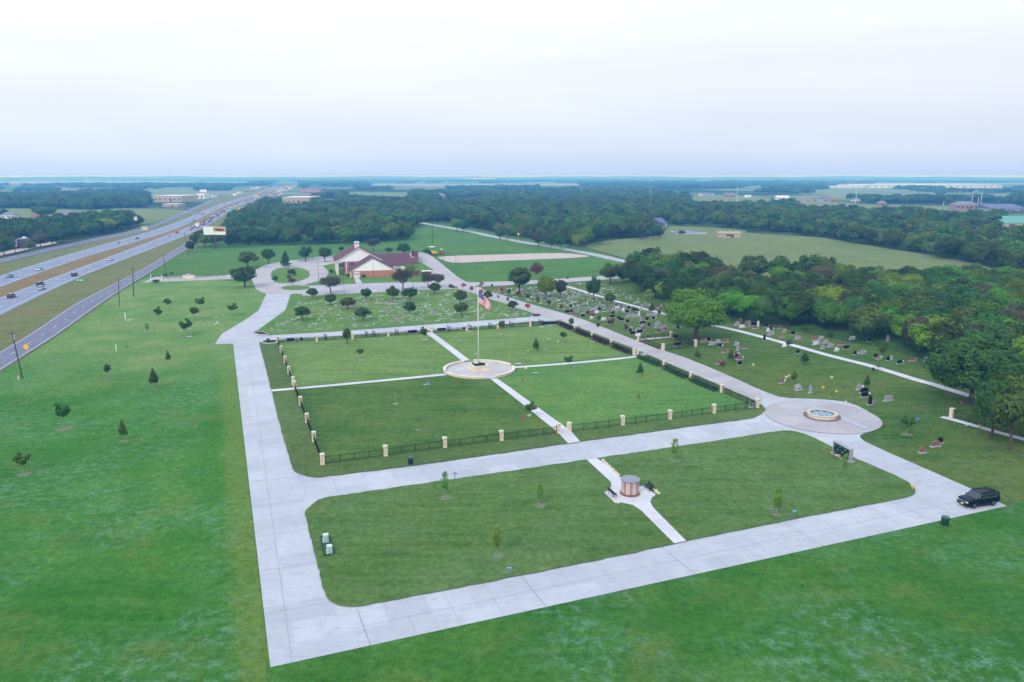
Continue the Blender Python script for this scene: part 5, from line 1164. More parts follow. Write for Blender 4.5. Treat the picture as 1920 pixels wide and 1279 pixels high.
# welcome sign with white arch at the plaza corner
def arch_sign():
    p = G(1411, 765.5); e = empty('welcome_sign', (p.x, p.y, ISL + .03), GA, 'dark green sign with white scroll supports beside the last front pillar', 'sign'); mb = MB()
    mb.box((0, 0, .3), (1.25, .08, .75)); mb.build('panel', mat('sign_green', (.01, .06, .045)), e)
    mb = MB(); mb.box((-.66, 0, 0), (.08, .08, 1.1)); mb.box((.66, 0, 0), (.08, .08, 1.1)); mb.box((0, 0, -.01), (1.7, .5, .05)); mb.build('frame', WHITE, e)
    mb = MB(); 
    for z, w in ((.78, .7), (.6, .9), (.42, .6)): mb.box((0, -.05, z), (w, .012, .09))
    mb.build('lettering', WHITE_PAINT, e)
    p = G(1419, 766); f = empty('scroll_finial', (p.x, p.y, ZL + 1.76), GA, 'white curved wire scroll standing on the last front pillar', 'ornament'); mb = MB(); pts = [(-.3 + .6 * t / 12, 0, .65 * math.sin(math.pi * t / 12)) for t in range(13)]
    for a, b in zip(pts[:-1], pts[1:]): mb.cyl(a, b, .03, n=6)
    mb.build('scroll', WHITE, f); plant('shrub', 1411, 762, 7, 752, 'small dark shrub behind the green welcome sign', 'shrub', 'shrub')
arch_sign()
# fenced family plot across the lane
P4 = [(1198, 641), (1243, 658), (1303.7, 650.5), (1257.5, 634.5)]
for i, (q, w_) in enumerate(zip(P4, ('far left', 'nearest', 'right, under the shade tree', 'back'))): pillar(*q, 'cream stone pillar at the %s corner of the fenced family plot' % w_, z=.15)
for i, w_ in enumerate(('lane side', 'right front side', 'back right side', 'far left side')): fence(P4[i], P4[(i + 1) % 4], 'black iron fence along the %s of the family plot' % w_, z=.06, h=1.45, group='family plot fence')
bed([(1192, 640.5), (1200, 640), (1243, 656.5), (1238, 659)], 'long black bed at the foot of the family plot fence')
granite_bench(1270, 650.5, 'wide black granite memorial inside the family plot, near fence', 2.0, 1.0)
granite_bench(1266, 636, 'dark granite memorial inside the family plot, back right', 1.2, 1.1)
sheet('path', [(1188, 640), (1197, 636), (1254, 632), (1256, 634), (1200, 639.5)], .12, WALK)
# iron fences along the wood and at the lower right
IF = [(1370, 606), (1430, 612), (1480, 619), (1522, 626), (1580, 638), (1630, 648), (1680, 660), (1720, 670), (1760, 681)]
for i in range(len(IF) - 1): fence(IF[i], IF[i + 1], 'low black iron fence before the wood, %s section from the left' % ORD[i + 1], z=.06, h=1.3, inset=0, group='iron fence along the wood', step=3)
pillar(1783.5, 784, 'cream stone pillar standing alone at the lower right iron fence', z=.17)
for i, (a, b) in enumerate((((1784, 784), (1850, 802)), ((1850, 802), (1925, 822)))): fence(a, b, 'black iron fence on a concrete kerb at the lower right, %s section' % ORD[i + 1], z=.17, h=1.5, group='lower right iron fence')
# soil rings under young trees
SR = mat('worn_soil', (.09, .16, .06), (.17, .2, .12), 1.2, .95)
for i, (x, y, w) in enumerate([(349, 632, 26), (365, 602, 10), (202, 712, 18), (289, 731, 17), (122, 805, 34), (44, 891, 26), (232, 829, 20), (835, 936, 26), (933, 1046, 30), (1012, 951, 26), (1264, 866, 22), (1700, 816, 22), (651, 650, 12), (795, 642, 12), (676, 676, 20), (742, 760, 13), (785, 808, 16), (1056, 645, 16), (941, 628, 12), (1005, 664, 14), (276, 626, 18), (1587, 890, 16), (1457, 968, 20)]):
    p = G(x, y); s = PXM(p); r = w / s / 2; rn = random.Random(i); sheet('soil', [(p.x + r * rn.uniform(.7, 1.1) * math.cos(t * .3927), p.y + r * rn.uniform(.8, 1.25) * math.sin(t * .3927)) for t in range(16)], ISL + .035 if (560 < y and 480 < x < 1500) else .105, SR, px=False)
for pts in ([(640, 579), (650, 573), (668, 576), (676, 580), (655, 583)], [(712, 581), (722, 578), (732, 581), (724, 583.5)], [(722, 566), (735, 562), (745, 567), (738, 571), (726, 570)], [(736, 601), (752, 597), (758, 603), (742, 606)]): sheet('soil', smooth_poly(pts, 1), ISL + .03, SOIL)

# ================================================================== BRICK BUILDING
def building():
    a = G(657.5, 521.8); b = G(740.6, 519.0); d = b - a; W = d.length; rz = math.atan2(d.y, d.x); print('wing width', W, math.degrees(rz))
    e = empty('brick_building', (a.x, a.y, .18), rz, 'red brick building with white gables, purple shingle roof and white cupola', 'building')
    BR = brick_mat('red_brick', (.42, .14, .09), (.50, .19, .13), (.45, .38, .34), 1.0, .5, .17); SID = mat('white_siding', (.88, .87, .88), (.83, .82, .83), 1.2, .6)
    RF = mat('purple_shingles', (.14, .065, .085), (.10, .048, .065), 1.6, .95, bump=.3); TR = mat('white_trim', (.78, .77, .76), rough=.5)
    def roof_pair(x0, x1, y0, y1, he, hr, th=.22, ov=.5, xr=None, name='roof'):
        """ridge along local y; eaves at x0,x1"""
        xr = (x0 + x1) / 2 if xr is None else xr; mb = MB()
        for (xa, s) in ((x0, 1), (x1, -1)):
            sl = (hr - he) / (xr - xa); xo = xa - s * ov; zo = he - abs(sl) * ov
            mb.section([(xo, zo), (xr, hr), (xr, hr + th), (xo, zo + th)], y0 - .5, y1 + .3)
        return mb.build(name, RF, e)
    def gable_wall(x0, x1, y, he, hr, name, m, z0=0, th=.3, xr=None):
        xr = (x0 + x1) / 2 if xr is None else xr; mb = MB(); mb.section([(x0, z0), (x1, z0), (x1, he), (xr, hr - .02), (x0, he)], y, y + th); return mb.build(name, m, e)
    hb = 2.9
    # right front wing
    mb = MB(); mb.box((W / 2, .15, 0), (W, .3, hb)); mb.box((.15, 9, 0), (.3, 17.4, hb)); mb.box((W - .15, 9, 0), (.3, 17.4, hb)); wl = mb.build('brick_wall', BR, e)
    gable_wall(0, W, .0, hb + .25, 8.5, 'gable', SID, z0=hb)
    roof_pair(0, W, 0, 26, 3.1, 8.5)
    mb = MB(); mb.box((W * .14, -.04, 0), (2.5, .12, 2.5)); dr = mb.build('door', TR, e)
    for sx in (-.48, .48): mb = MB(); mb.box((W * .14 + sx, -.11, 1.25), (.5, .04, .6)); mb.build('pane', GLASS, dr)
    mb = MB(); mb.box((.08, -.05, 0), (.35, .14, hb)); mb.box((W - .08, -.05, 0), (.35, .14, hb)); mb.build('corner_board', TR, e)
    # tall left volume with corner portico
    x0, x1, y0, y1 = -5.4, 15.2, 12.0, 31; he, hr = 6.4, 12.1; xr = 4.9
    gable_wall(x0, x1, y0, he, hr, 'gable', SID, z0=he - .45, xr=xr)
    mb = MB(); mb.box(((4.6 + x1) / 2, y0 + .15, 0), (x1 - 4.6, .28, he - .46)); mb.box((-.6, y0 + 2.9, 0), (1.8, .3, he - .46)); mb.box((-1.5, y0 + 9.5, 0), (.3, 18, he - .46))
    mb.box((x1 - .15, y0 + 8, 0), (.3, 15, he - .46)); mb.box((6, y1 - .4, 0), (15, .3, he - .46)); mb.build('brick_wall', BR, e)
    gable_wall(x0, x1, y1 - .3, he, hr, 'rear_gable', SID, z0=he - .45, xr=xr)
    # brick bay with windows right of the open corner
    mb = MB(); mb.box((2.0, y0 + .14, 0), (5.2, .28, he - .46)); mb.build('brick_bay', BR, e)
    for zz in (1.1, 4.0):
        mb = MB(); mb.box((1.6, y0 - .02, zz), (1.5, .1, 1.75)); wn = mb.build('window', TR, e); mb = MB(); mb.box((1.6, y0 - .08, zz + .12), (1.2, .04, 1.5)); mb.build('pane', GLASS, wn)
        for sx in (-1.05, 1.05): mb = MB(); mb.box((1.6 + sx, y0 - .05, zz), (.42, .08, 1.75)); mb.build('shutter', mat('dark_shutter', (.02, .025, .035)), e)
    for (cx, cy) in ((-4.9, y0 + .3), (-.9, y0 + .15), (-4.9, y0 + 6.5), (-4.9, y0 + 13), (-4.9, y0 + 18)):
        mb = MB(); mb.box((cx, cy, 0), (.95 if cx < -4 and cy < y0 + 1 else .5, .5, he - .45)); mb.build('column', TR, e)
    mb = MB(); mb.box((-3.2, y0 + 10, 3.15), (3.2, 18, .18)); mb.build('balcony', mat('grey_deck', (.25, .27, .3)), e)
    roof_pair(x0, x1, y0, y1, he, hr, ov=.6, xr=xr)
    mb = MB(); mb.section([(x0 - .5, he - .35), (xr, hr), (x1 + .5, he - .3), (x1 + .5, he - .55), (xr, hr - .3), (x0 - .5, he - .62)], y0 - .56, y0 - .5); mb.build('rake_board', TR, e)
    # cupola
    mb = MB(); mb.box((xr - .6, y0 + 2.5, hr - .8), (2.0, 1.7, 3.2)); mb.box((xr - .6, y0 + 2.5, hr + 2.4), (2.25, 1.95, .2)); cu = mb.build('cupola', TR, e)
    mb = MB(); mb.box((xr - .6, y0 + 1.63, hr + 1.4), (.7, .05, .5)); mb.build('vent', GLASS, cu)
    # rear wing, ridge across
    cx0, cx1, cy0, cy1 = 12, W + 10.5, 22, 42
    mb = MB(); mb.box(((cx0 + cx1) / 2 + 4, cy0 + .15, 0), (cx1 - cx0 - 8, .3, 2.7)); mb.box((cx1 - .15, (cy0 + cy1) / 2, 0), (.3, cy1 - cy0, 2.7)); mb.build('side_wall', SID, e)
    sl = MB(); ym = (cy0 + cy1) / 2; hr2 = 7.0
    for (ya, s) in ((cy0, 1), (cy1, -1)):
        prof = [(ya - s * .6, 2.45), (ym, hr2), (ym, hr2 + .22), (ya - s * .6, 2.67)]; n = 4
        vs = [(cx0 - 7, y, z) for y, z in prof] + [(cx1 + .6, y, z) for y, z in prof]; sl.add(vs, [(i, (i + 1) % n, n + (i + 1) % n, n + i) for i in range(n)] + [(3, 2, 1, 0), (4, 5, 6, 7)])
    sl.build('roof', RF, e)
    mb = MB(); vs = [(cx1 - .02, cy0, 2.4), (cx1 - .02, cy1, 2.4), (cx1 - .02, ym, hr2)]; mb.add(vs + [(x + .02, y, z) for x, y, z in vs], [(0, 1, 2), (5, 4, 3), (0, 3, 4, 1), (1, 4, 5, 2), (2, 5, 3, 0)]); mb.build('end_gable', SID, e)
    # timber screens right of the building
    WD = mat('red_timber', (.20, .07, .05), (.15, .05, .04), 2, .85)
    def screen(pts, h, lab):
        P = [G(*q) for q in pts]; f = empty('timber_screen', P[0], 0, lab, 'screen', 'reddish timber screens')
        f.location.z = .18; mb = MB()
        for p, q in zip(P[:-1], P[1:]):
            dd = q - p; L_ = dd.length; r_ = math.atan2(dd.y, dd.x); n = max(2, int(L_ / .28))
            for i in range(n): c_ = p.lerp(q, (i + .5) / n) - P[0]; mb.box((c_.x, c_.y, 0), (L_ / n - .03, .05, h), r_)
            c_ = (p + q) / 2 - P[0]; mb.box((c_.x, c_.y, h * .75), (L_, .1, .1), r_); mb.box((c_.x, c_.y, h * .2), (L_, .1, .1), r_)
        mb.build('boards', WD, f)
    screen([(759, 496), (784, 495.5), (784, 484), (772, 481)], 3.2, 'tall reddish timber screen behind the right roof corner')
    screen([(742, 519), (757, 518.5), (784.5, 517.5), (784, 509)], 2.2, 'reddish timber screen right of the brick wing')
    p = G(800, 517); s_ = empty('storage_shed', (p.x, p.y, .18), .15, 'small dark red shed with white roof edge by the lane', 'shed'); mb = MB(); mb.box((0, 0, 0), (4.0, 2.6, 1.9)); mb.build('walls', WD, s_); mb = MB(); mb.box((0, 0, 1.9), (4.4, 3.0, .16)); mb.build('roof', WHITE, s_)
building()

# ================================================================== POLES, SIGNS
def pole(x, y, top, lab, r=.16, arm=0, cat='utility pole', name='utility_pole', m=None, group=None, xt=None, extra=None, z=.1):
    p = G(x, y); h = pxh(x, y, top); dx = 0 if xt is None else (xt - x) / PXM(p); e = empty(name, (p.x, p.y, z), 0, lab, cat, group); m = m or POLEW
    mb = MB(); mb.cyl((0, 0, 0), (dx, 0, h), r, r * .65, 8); mb.build('pole', m, e)
    if arm:
        mb = MB(); mb.box((dx * .97, 0, h - .7), (arm, .12, .14)); mb.build('crossarm', m, e)
        for sx in (-.45, 0, .45): mb = MB(); mb.cyl((dx * .97 + sx * arm, 0, h - .56), (dx * .97 + sx * arm, 0, h - .3), .07, .05, 6); mb.build('insulator', METAL, e)
    if extra: mb = MB(); mb.cyl((dx * .85 + .35, 0, h * .82), (dx * .85 + .35, 0, h * .82 + 1.1), .28, n=10); mb.build('transformer', METAL, e)
    return e, h, dx
pole(42.5, 711, 622.5, 'brown utility pole with crossarm and transformer at the left edge', .16, 2.2, xt=34, extra=1)
pole(224, 575, 520, 'plain leaning utility pole on the lawn, left of a taller pole', .15, 0, xt=227.5)
pole(251, 557, 502.5, 'dark utility pole with crossarm by the frontage road', .2, 2.0, xt=254)
pole(313.5, 522, 476, 'slim utility pole behind the entry sign', .15, 0, xt=310)
pole(353, 479, 436, 'utility pole beside a round tree left of the billboard', .17, 1.6, xt=349)
pole(504.5, 466, 429, 'utility pole standing in front of the wood', .2, 2.4, xt=502.5)
pole(811, 460, 417.5, 'utility pole in the field behind the tractors', .2, 2.2)
pole(951.7, 456, 421, 'utility pole left of the yellow road sign', .2, 2.2, extra=1)
pole(977.7, 453, 419, 'utility pole beside the yellow road sign', .2, 3.0)
pole(937, 447, 414.5, 'utility pole behind the round roadside tree', .2, 3.0)
pole(1050.7, 467, 431, 'utility pole at the corner of the rural road and trees', .2, 2.4)
for (x, y, t, lab) in ((597.5, 528, 492.5, 'slender lamp post on the roundabout lawn'), (645.5, 552, 512, 'slender lamp post at the parking edge'), (701, 530.5, 490, 'slender lamp post in front of the white gable'), (798, 511, 487, 'lamp post beside the lane at the small red shed'), (775, 546, 522, 'lamp post at the right part of the parking'), (855, 511, 477, 'lamp post on the grass right of the lane'), (832, 492, 470, 'thin post beside the red tractor'), (587, 487, 479, 'thin post at the back parking strip')):
    e, h, dx = pole(x, y, t, lab, .07, 0, 'lamp post', 'lamp_post', mat('lamp_dark', (.03, .03, .035)), 'slender dark lamp posts', z=.2); mb = MB(); mb.box((.25, 0, h), (.7, .22, .1)); mb.build('lamp_head', METAL, e)
for i, (x, y, t) in enumerate(((980.5, 365, 350), (1090, 367.5, 351), (1219, 372.5, 352), (1381.7, 378, 350), (1603.5, 391, 353), (1822, 382, 362), (1833, 387, 370), (1839, 382, 357), (1769, 385, 377))):
    pole(x, y, t, 'far off pale transmission mast, %s from the left above the woods' % ORD[i + 1 if i < 5 else {5: 7, 6: 8, 7: 9, 8: 6}[i]], .55, 0, 'mast', 'transmission_mast', mat('mast_grey', (.6, .62, .65)), 'pale transmission masts')
def wires(a, b, ha, hb, lab):
    A = G(*a); B = G(*b); mb = MB()
    for off in (-.9, 0, .9):
        prev = None
        for i in range(13):
            t = i / 12; q = A.lerp(B, t); q = Vector((q.x + off * .5, q.y + off, ha + (hb - ha) * t - 1.2 * 4 * t * (1 - t) * .6))
            if prev: mb.cyl(prev, q, .02, n=3, cap=False)
            prev = q
    o = mb.build('power_line', IRON); tag(o, lab, 'power line')
wires((951.7, 456), (1050.7, 467), 11, 11, 'thin power lines strung between the rural road poles')
def board(x, y, ytop, ybot, w, th, lab, face, posts=1, name='billboard', cat='billboard', rz=0, strips=(), back=None):
    p = G(x, y); s = PXM(p); hb = pxh(x, y, ybot); ht = pxh(x, y, ytop); e = empty(name, (p.x, p.y, .12), rz, lab, cat); W = w / s
    for i in range(posts): mb = MB(); cx = 0 if posts == 1 else (i / (posts - 1) - .5) * W * .7; mb.cyl((cx, 0, 0), (cx, 0, hb + .2), th, n=10); mb.build('post', METAL if posts > 1 else mat('dark_steel', (.08, .08, .09)), e)
    mb = MB(); mb.box((0, 0, hb), (W, .35, ht - hb)); f = mb.build('panel', face, e)
    for (x0, x1, z0, z1, m) in strips: mb = MB(); mb.box(((x0 + x1) / 2 * W, -.20, hb + (ht - hb) * z0), ((x1 - x0) * W, .05, (ht - hb) * (z1 - z0))); mb.build('graphic', m, e)
    return e
OR_ = mat('orange_print', (.62, .33, .16)); CR = mat('cream_print', (.75, .72, .66))
bb = board(405, 468, 426, 441, 41, .55, 'large two part billboard, white and orange, beside the wood', WHITE, strips=[(-.05, .48, .4, .97, OR_), (.02, .4, .6, .72, CR), (.1, .44, .48, .57, CR)])
board(272, 436, 425, 432, 11, .12, 'cream back of a road sign on two posts between the carriageways', mat('cream_board', (.62, .58, .45)), 2, 'road_sign', 'road sign')
board(151, 529.5, 523.5, 528, 15, .08, 'wide green highway guide sign beside the near carriageway', mat('guide_green', (.02, .4, .2)), 2, 'road_sign', 'road sign', strips=[(-.4, -.1, .3, .7, WHITE_PAINT), (.05, .4, .3, .7, WHITE_PAINT)])
board(437, 397, 391, 395, 6, .1, 'small green highway sign by the distant queue', mat('guide_green2', (.05, .4, .25)), 2, 'road_sign', 'road sign')
board(382, 372, 356, 360.5, 13, .5, 'tall white pylon sign beyond the highway', WHITE, 1, 'pylon_sign', 'sign')
board(256, 428, 407, 414, 6, .15, 'small upright beige sign across the far frontage road', CR, 1, 'road_sign', 'sign')
def diamond(x, y, yc, r, lab, z=.12):
    p = G(x, y); s = PXM(p); h = pxh(x, y, yc); R_ = r / s; e = empty('warning_sign', (p.x, p.y, z), 0, lab, 'road sign'); mb = MB(); mb.cyl((0, .05, 0), (0, .05, h), .04, n=6); mb.build('post', METAL, e)
    mb = MB(); mb.section([(0, h - R_), (R_, h), (0, h + R_), (-R_, h)], -.03, 0); mb.build('panel', mat('sign_yellow', (.85, .5, .01), (.8, .46, .01)), e)
diamond(50, 662, 651.5, 6.2, 'yellow diamond warning sign by the near frontage road')
diamond(972, 452, 439.5, 2.6, 'small yellow diamond sign at the rural road')
diamond(449, 398, 391, 2.4, 'tiny yellow diamond sign by the loop road')
def post(x, y, top, lab, w=.12, m=WHITE, name='marker_post'):
    p = G(x, y); h = pxh(x, y, top); e = empty(name, (p.x, p.y, .1), 0, lab, 'post'); mb = MB(); mb.box((0, 0, 0), (w, w, h)); mb.build('post', m, e); mb = MB(); mb.box((0, 0, h), (w * 1.3, w * 1.3, .05)); mb.build('cap', METAL, e)
post(218.5, 659.5, 646, 'thin white post standing in the left lawn', .16)
post(35, 714, 705, 'short white and orange marker stake at the foot of the left pole', .12)
post(235.5, 600, 587, 'white standpipe next to a pale slab in the left lawn', .22)
post(1586, 757, 752, 'little white post at the plaza edge', .12)
post(283, 524, 514, 'white gate post left of the entry road', .18)
post(304, 524, 516, 'white gate post at the start of the entry rail', .18)
p = G(243, 601); e = empty('ground_slab', (p.x, p.y, .09), .2, 'pale oval concrete slab in the left lawn', 'slab'); mb = MB(); mb.lathe([(0, 0), (1.0, 0), (1.0, .12), (0, .14)], 20); mb.build('slab', SLAB, e)
# entry monument and rails
def entry():
    a = G(342, 523.5); b = G(364, 523.5); d = b - a; L_ = d.length; e = empty('entry_monument', (a.x, a.y, .12), math.atan2(d.y, d.x), 'sandstone entry monument with grey inset sign on the entry road edge', 'monument')
    mb = MB(); mb.box((L_ / 2, .8, 0), (L_, .8, 1.5)); mb.build('base', STONE, e); mb = MB(); mb.section([(L_ * .2, 1.5), (L_ * .8, 1.5), (L_ * .8, 2.2), (L_ * .5, 2.7), (L_ * .2, 2.2)], .65, .95); mb.build('sign_panel', mat('slate', (.2, .22, .3)), e)
    mb = MB(); mb.box((L_ * .5, .63, 1.8), (L_ * .35, .03, .18)); mb.build('lettering', WHITE_PAINT, e)
    for (p, q, lab) in (((305, 524), (341, 523.3), 'low brown entry rail left of the sandstone monument'), ((365, 523), (425, 518.5), 'low brown entry rail right of the sandstone monument')):
        A = G(*p); B = G(*q); dd = B - A; f = empty('rail', (A.x, A.y, .12), math.atan2(dd.y, dd.x), lab, 'rail'); mb = MB(); mb.box((dd.length / 2, .6, .55), (dd.length, .1, .12)); mb.box((dd.length / 2, .6, .25), (dd.length, .08, .1))
        for i in range(int(dd.length / 2.5) + 1): mb.box((i * 2.5, .6, 0), (.14, .14, .75))
        mb.build('rails', mat('brown_wood', (.16, .10, .08)), f)
entry()
plant('shrub', 292, 531, 18, 525, 'low dark shrub bed at the mouth of the entry road', 'shrub', 'shrub')
plant('shrub', 309, 519, 11, 513.5, 'small round dark bush at the gate post', 'shrub', 'shrub')
plant('young', 322, 519.5, 7, 510.5, 'tiny tree behind the entry rail')
plant('wood', 357, 473, 17, 452, 'round tree beside the leaning pole by the frontage road')
for i, (x, y, w, t) in enumerate(((370, 463, 26, 436), (385, 465, 30, 438), (398, 461, 26, 440), (378, 455, 24, 432), (410, 458, 24, 440))): plant('wood', x, y, w, t, 'bushy tree at the foot of the billboard, %s of the clump from the left' % ORD[[1, 3, 4, 2, 5][i]])
for i, (x, y, w, t) in enumerate(((857, 434, 24, 409), (870, 436, 24, 411), (938, 450, 26, 424), (975, 447, 16, 426), (1010, 461, 36, 434), (1032, 464, 26, 440), (1050, 467, 22, 442), (1085, 470, 26, 436), (1068, 466, 30, 432), (1125, 458, 34, 420), (1100, 462, 30, 425))): plant('wood', x, y, w, t, 'roadside tree along the rural road, %s from the left' % ORD[[1, 2, 3, 4, 5, 6, 7, 9, 8, 11, 10][i]])
plant('oak', 1204, 449, 46, 404, 'big spreading dark tree at the far edge of the pasture, left of the blue roof')
plant('wood', 1236, 446, 18, 429, 'low tree in front of the blue roofed house')
plant('wood', 1278, 441, 14, 432, 'small tree in the gravel yard left of the tan barn')
# statue on the roundabout island
p = G(547, 516); e = empty('statue', (p.x, p.y, 1.2), 0, 'small white statue among clipped shrubs on the roundabout island', 'statue'); mb = MB(); mb.box((0, 0, -1), (.9, .9, 1.6)); mb.build('pedestal', WHITE, e); mb = MB(); mb.lathe([(.3, .6), (.34, .9), (.2, 1.5), (.28, 1.9), (.1, 2.15), (.16, 2.3), (.14, 2.5), (0, 2.6)], 12); mb.build('figure', WHITE, e, smooth=True)
# tractors and containers at the end of the lane
def tractor(x, y, w, lab, c, s=1.0, rz=.4):
    p = G(x, y); e = empty('tractor', (p.x, p.y, .1), rz, lab, 'tractor'); m = mat('tr_' + str(int(c[0] * 100)), c, rough=.5); k = s
    mb = MB(); mb.box((0, -.9 * k, .75 * k), (1.0 * k, 2.2 * k, .8 * k)); mb.box((0, -2.2 * k, .5 * k), (1.9 * k, .7 * k, .9 * k)); mb.build('body', m, e, bevel=.05)
    mb = MB(); mb.box((0, .9 * k, .8 * k), (1.3 * k, 1.6 * k, .5 * k)); mb.build('deck', RUBBER, e); mb = MB(); mb.box((0, .6 * k, 2.9 * k), (2.0 * k, 2.2 * k, .16 * k), taper=.9); mb.build('canopy', WHITE, e)
    mb = MB(); [mb.cyl((sx * .75 * k, sy * k, .9 * k), (sx * .85 * k, sy * k, 2.9 * k), .05 * k, n=6) for sx in (-1, 1) for sy in (-.3, 1.5)]; mb.build('frame', RUBBER, e)
    for (sx, sy, r) in ((-1, -1.6, .5), (1, -1.6, .5), (-1, 1.1, .8), (1, 1.1, .8)): mb = MB(); mb.cyl((sx * .8 * k, sy * k, r * k), (sx * 1.15 * k, sy * k, r * k), r * k, n=14); mb.build('wheel', RUBBER, e)
tractor(811, 478, 14, 'yellow and black tractor loader under a white canopy', (.75, .45, .03), 1.5, .5)
tractor(828, 477, 8, 'smaller red tractor right of the yellow one', (.6, .05, .04), .95, .2)
p = G(779, 477.5); e = empty('dumpster', (p.x, p.y, .15), .2, 'bright blue dumpster at the end of the lane', 'dumpster'); mb = MB(); mb.box((0, 0, .2), (3.0, 1.8, 1.5), taper=1.08); mb.build('bin', mat('dumpster_blue', (.03, .14, .5)), e); mb = MB(); mb.box((0, -.2, 1.7), (3.1, 1.6, .12)); mb.build('lid', mat('lid_blue', (.02, .07, .25)), e); mb = MB(); mb.box((0, -1.0, .8), (.6, .03, .6)); mb.build('panel', WHITE, e)

# ================================================================== VEHICLES
PAINT = {}
def paint(nm, c, rough=.25):
    if nm not in PAINT:
        m = mat('paint_' + nm, c, tuple(v * .92 for v in c), 2, rough, spec=.6 if nm != 'black' else .15); m.node_tree.nodes['Principled BSDF'].inputs['Coat Weight'].default_value = .0 if nm == 'black' else .5; PAINT[nm] = m
    return PAINT[nm]
def loft(mb, st, mi=0):
    """stations (x, zb, zt, half width low, half width top, shoulder) -> closed skin"""
    n = 8; k = len(mb.v); vs = []
    for (x, zb, zt, w, wt) in st:
        zs = zt - (zt - zb) * .12
        vs += [(x, -w * .86, zb), (x, w * .86, zb), (x, w, zb + (zt - zb) * .3), (x, w * .995, zs - (zt - zb) * .15), (x, wt, zt), (x, wt * .5, zt + .015), (x, -wt * .5, zt + .015), (x, -wt, zt)]
        vs[-8:] = [vs[-8], vs[-7], vs[-6], vs[-5], vs[-4], vs[-3], vs[-2], vs[-1]]
    ring = []
    for s in range(len(st)):
        b = s * 8; x, zb, zt, w, wt = st[s]; vs.append((x, -w, zb + (zt - zb) * .3)); vs.append((x, -w * .995, (zt - (zt - zb) * .12) - (zt - zb) * .15))
    off = len(st) * 8
    for s in range(len(st)): ring.append([s * 8 + 0, s * 8 + 1, s * 8 + 2, s * 8 + 3, s * 8 + 4, s * 8 + 5, s * 8 + 6, s * 8 + 7, off + 2 * s + 1, off + 2 * s])
    fs = []
    for a, b in zip(ring[:-1], ring[1:]): fs += [(a[i], a[(i + 1) % 10], b[(i + 1) % 10], b[i]) for i in range(10)]
    fs += [tuple(ring[0][::-1]), tuple(ring[-1])]
    mb.add(vs, fs, mi)
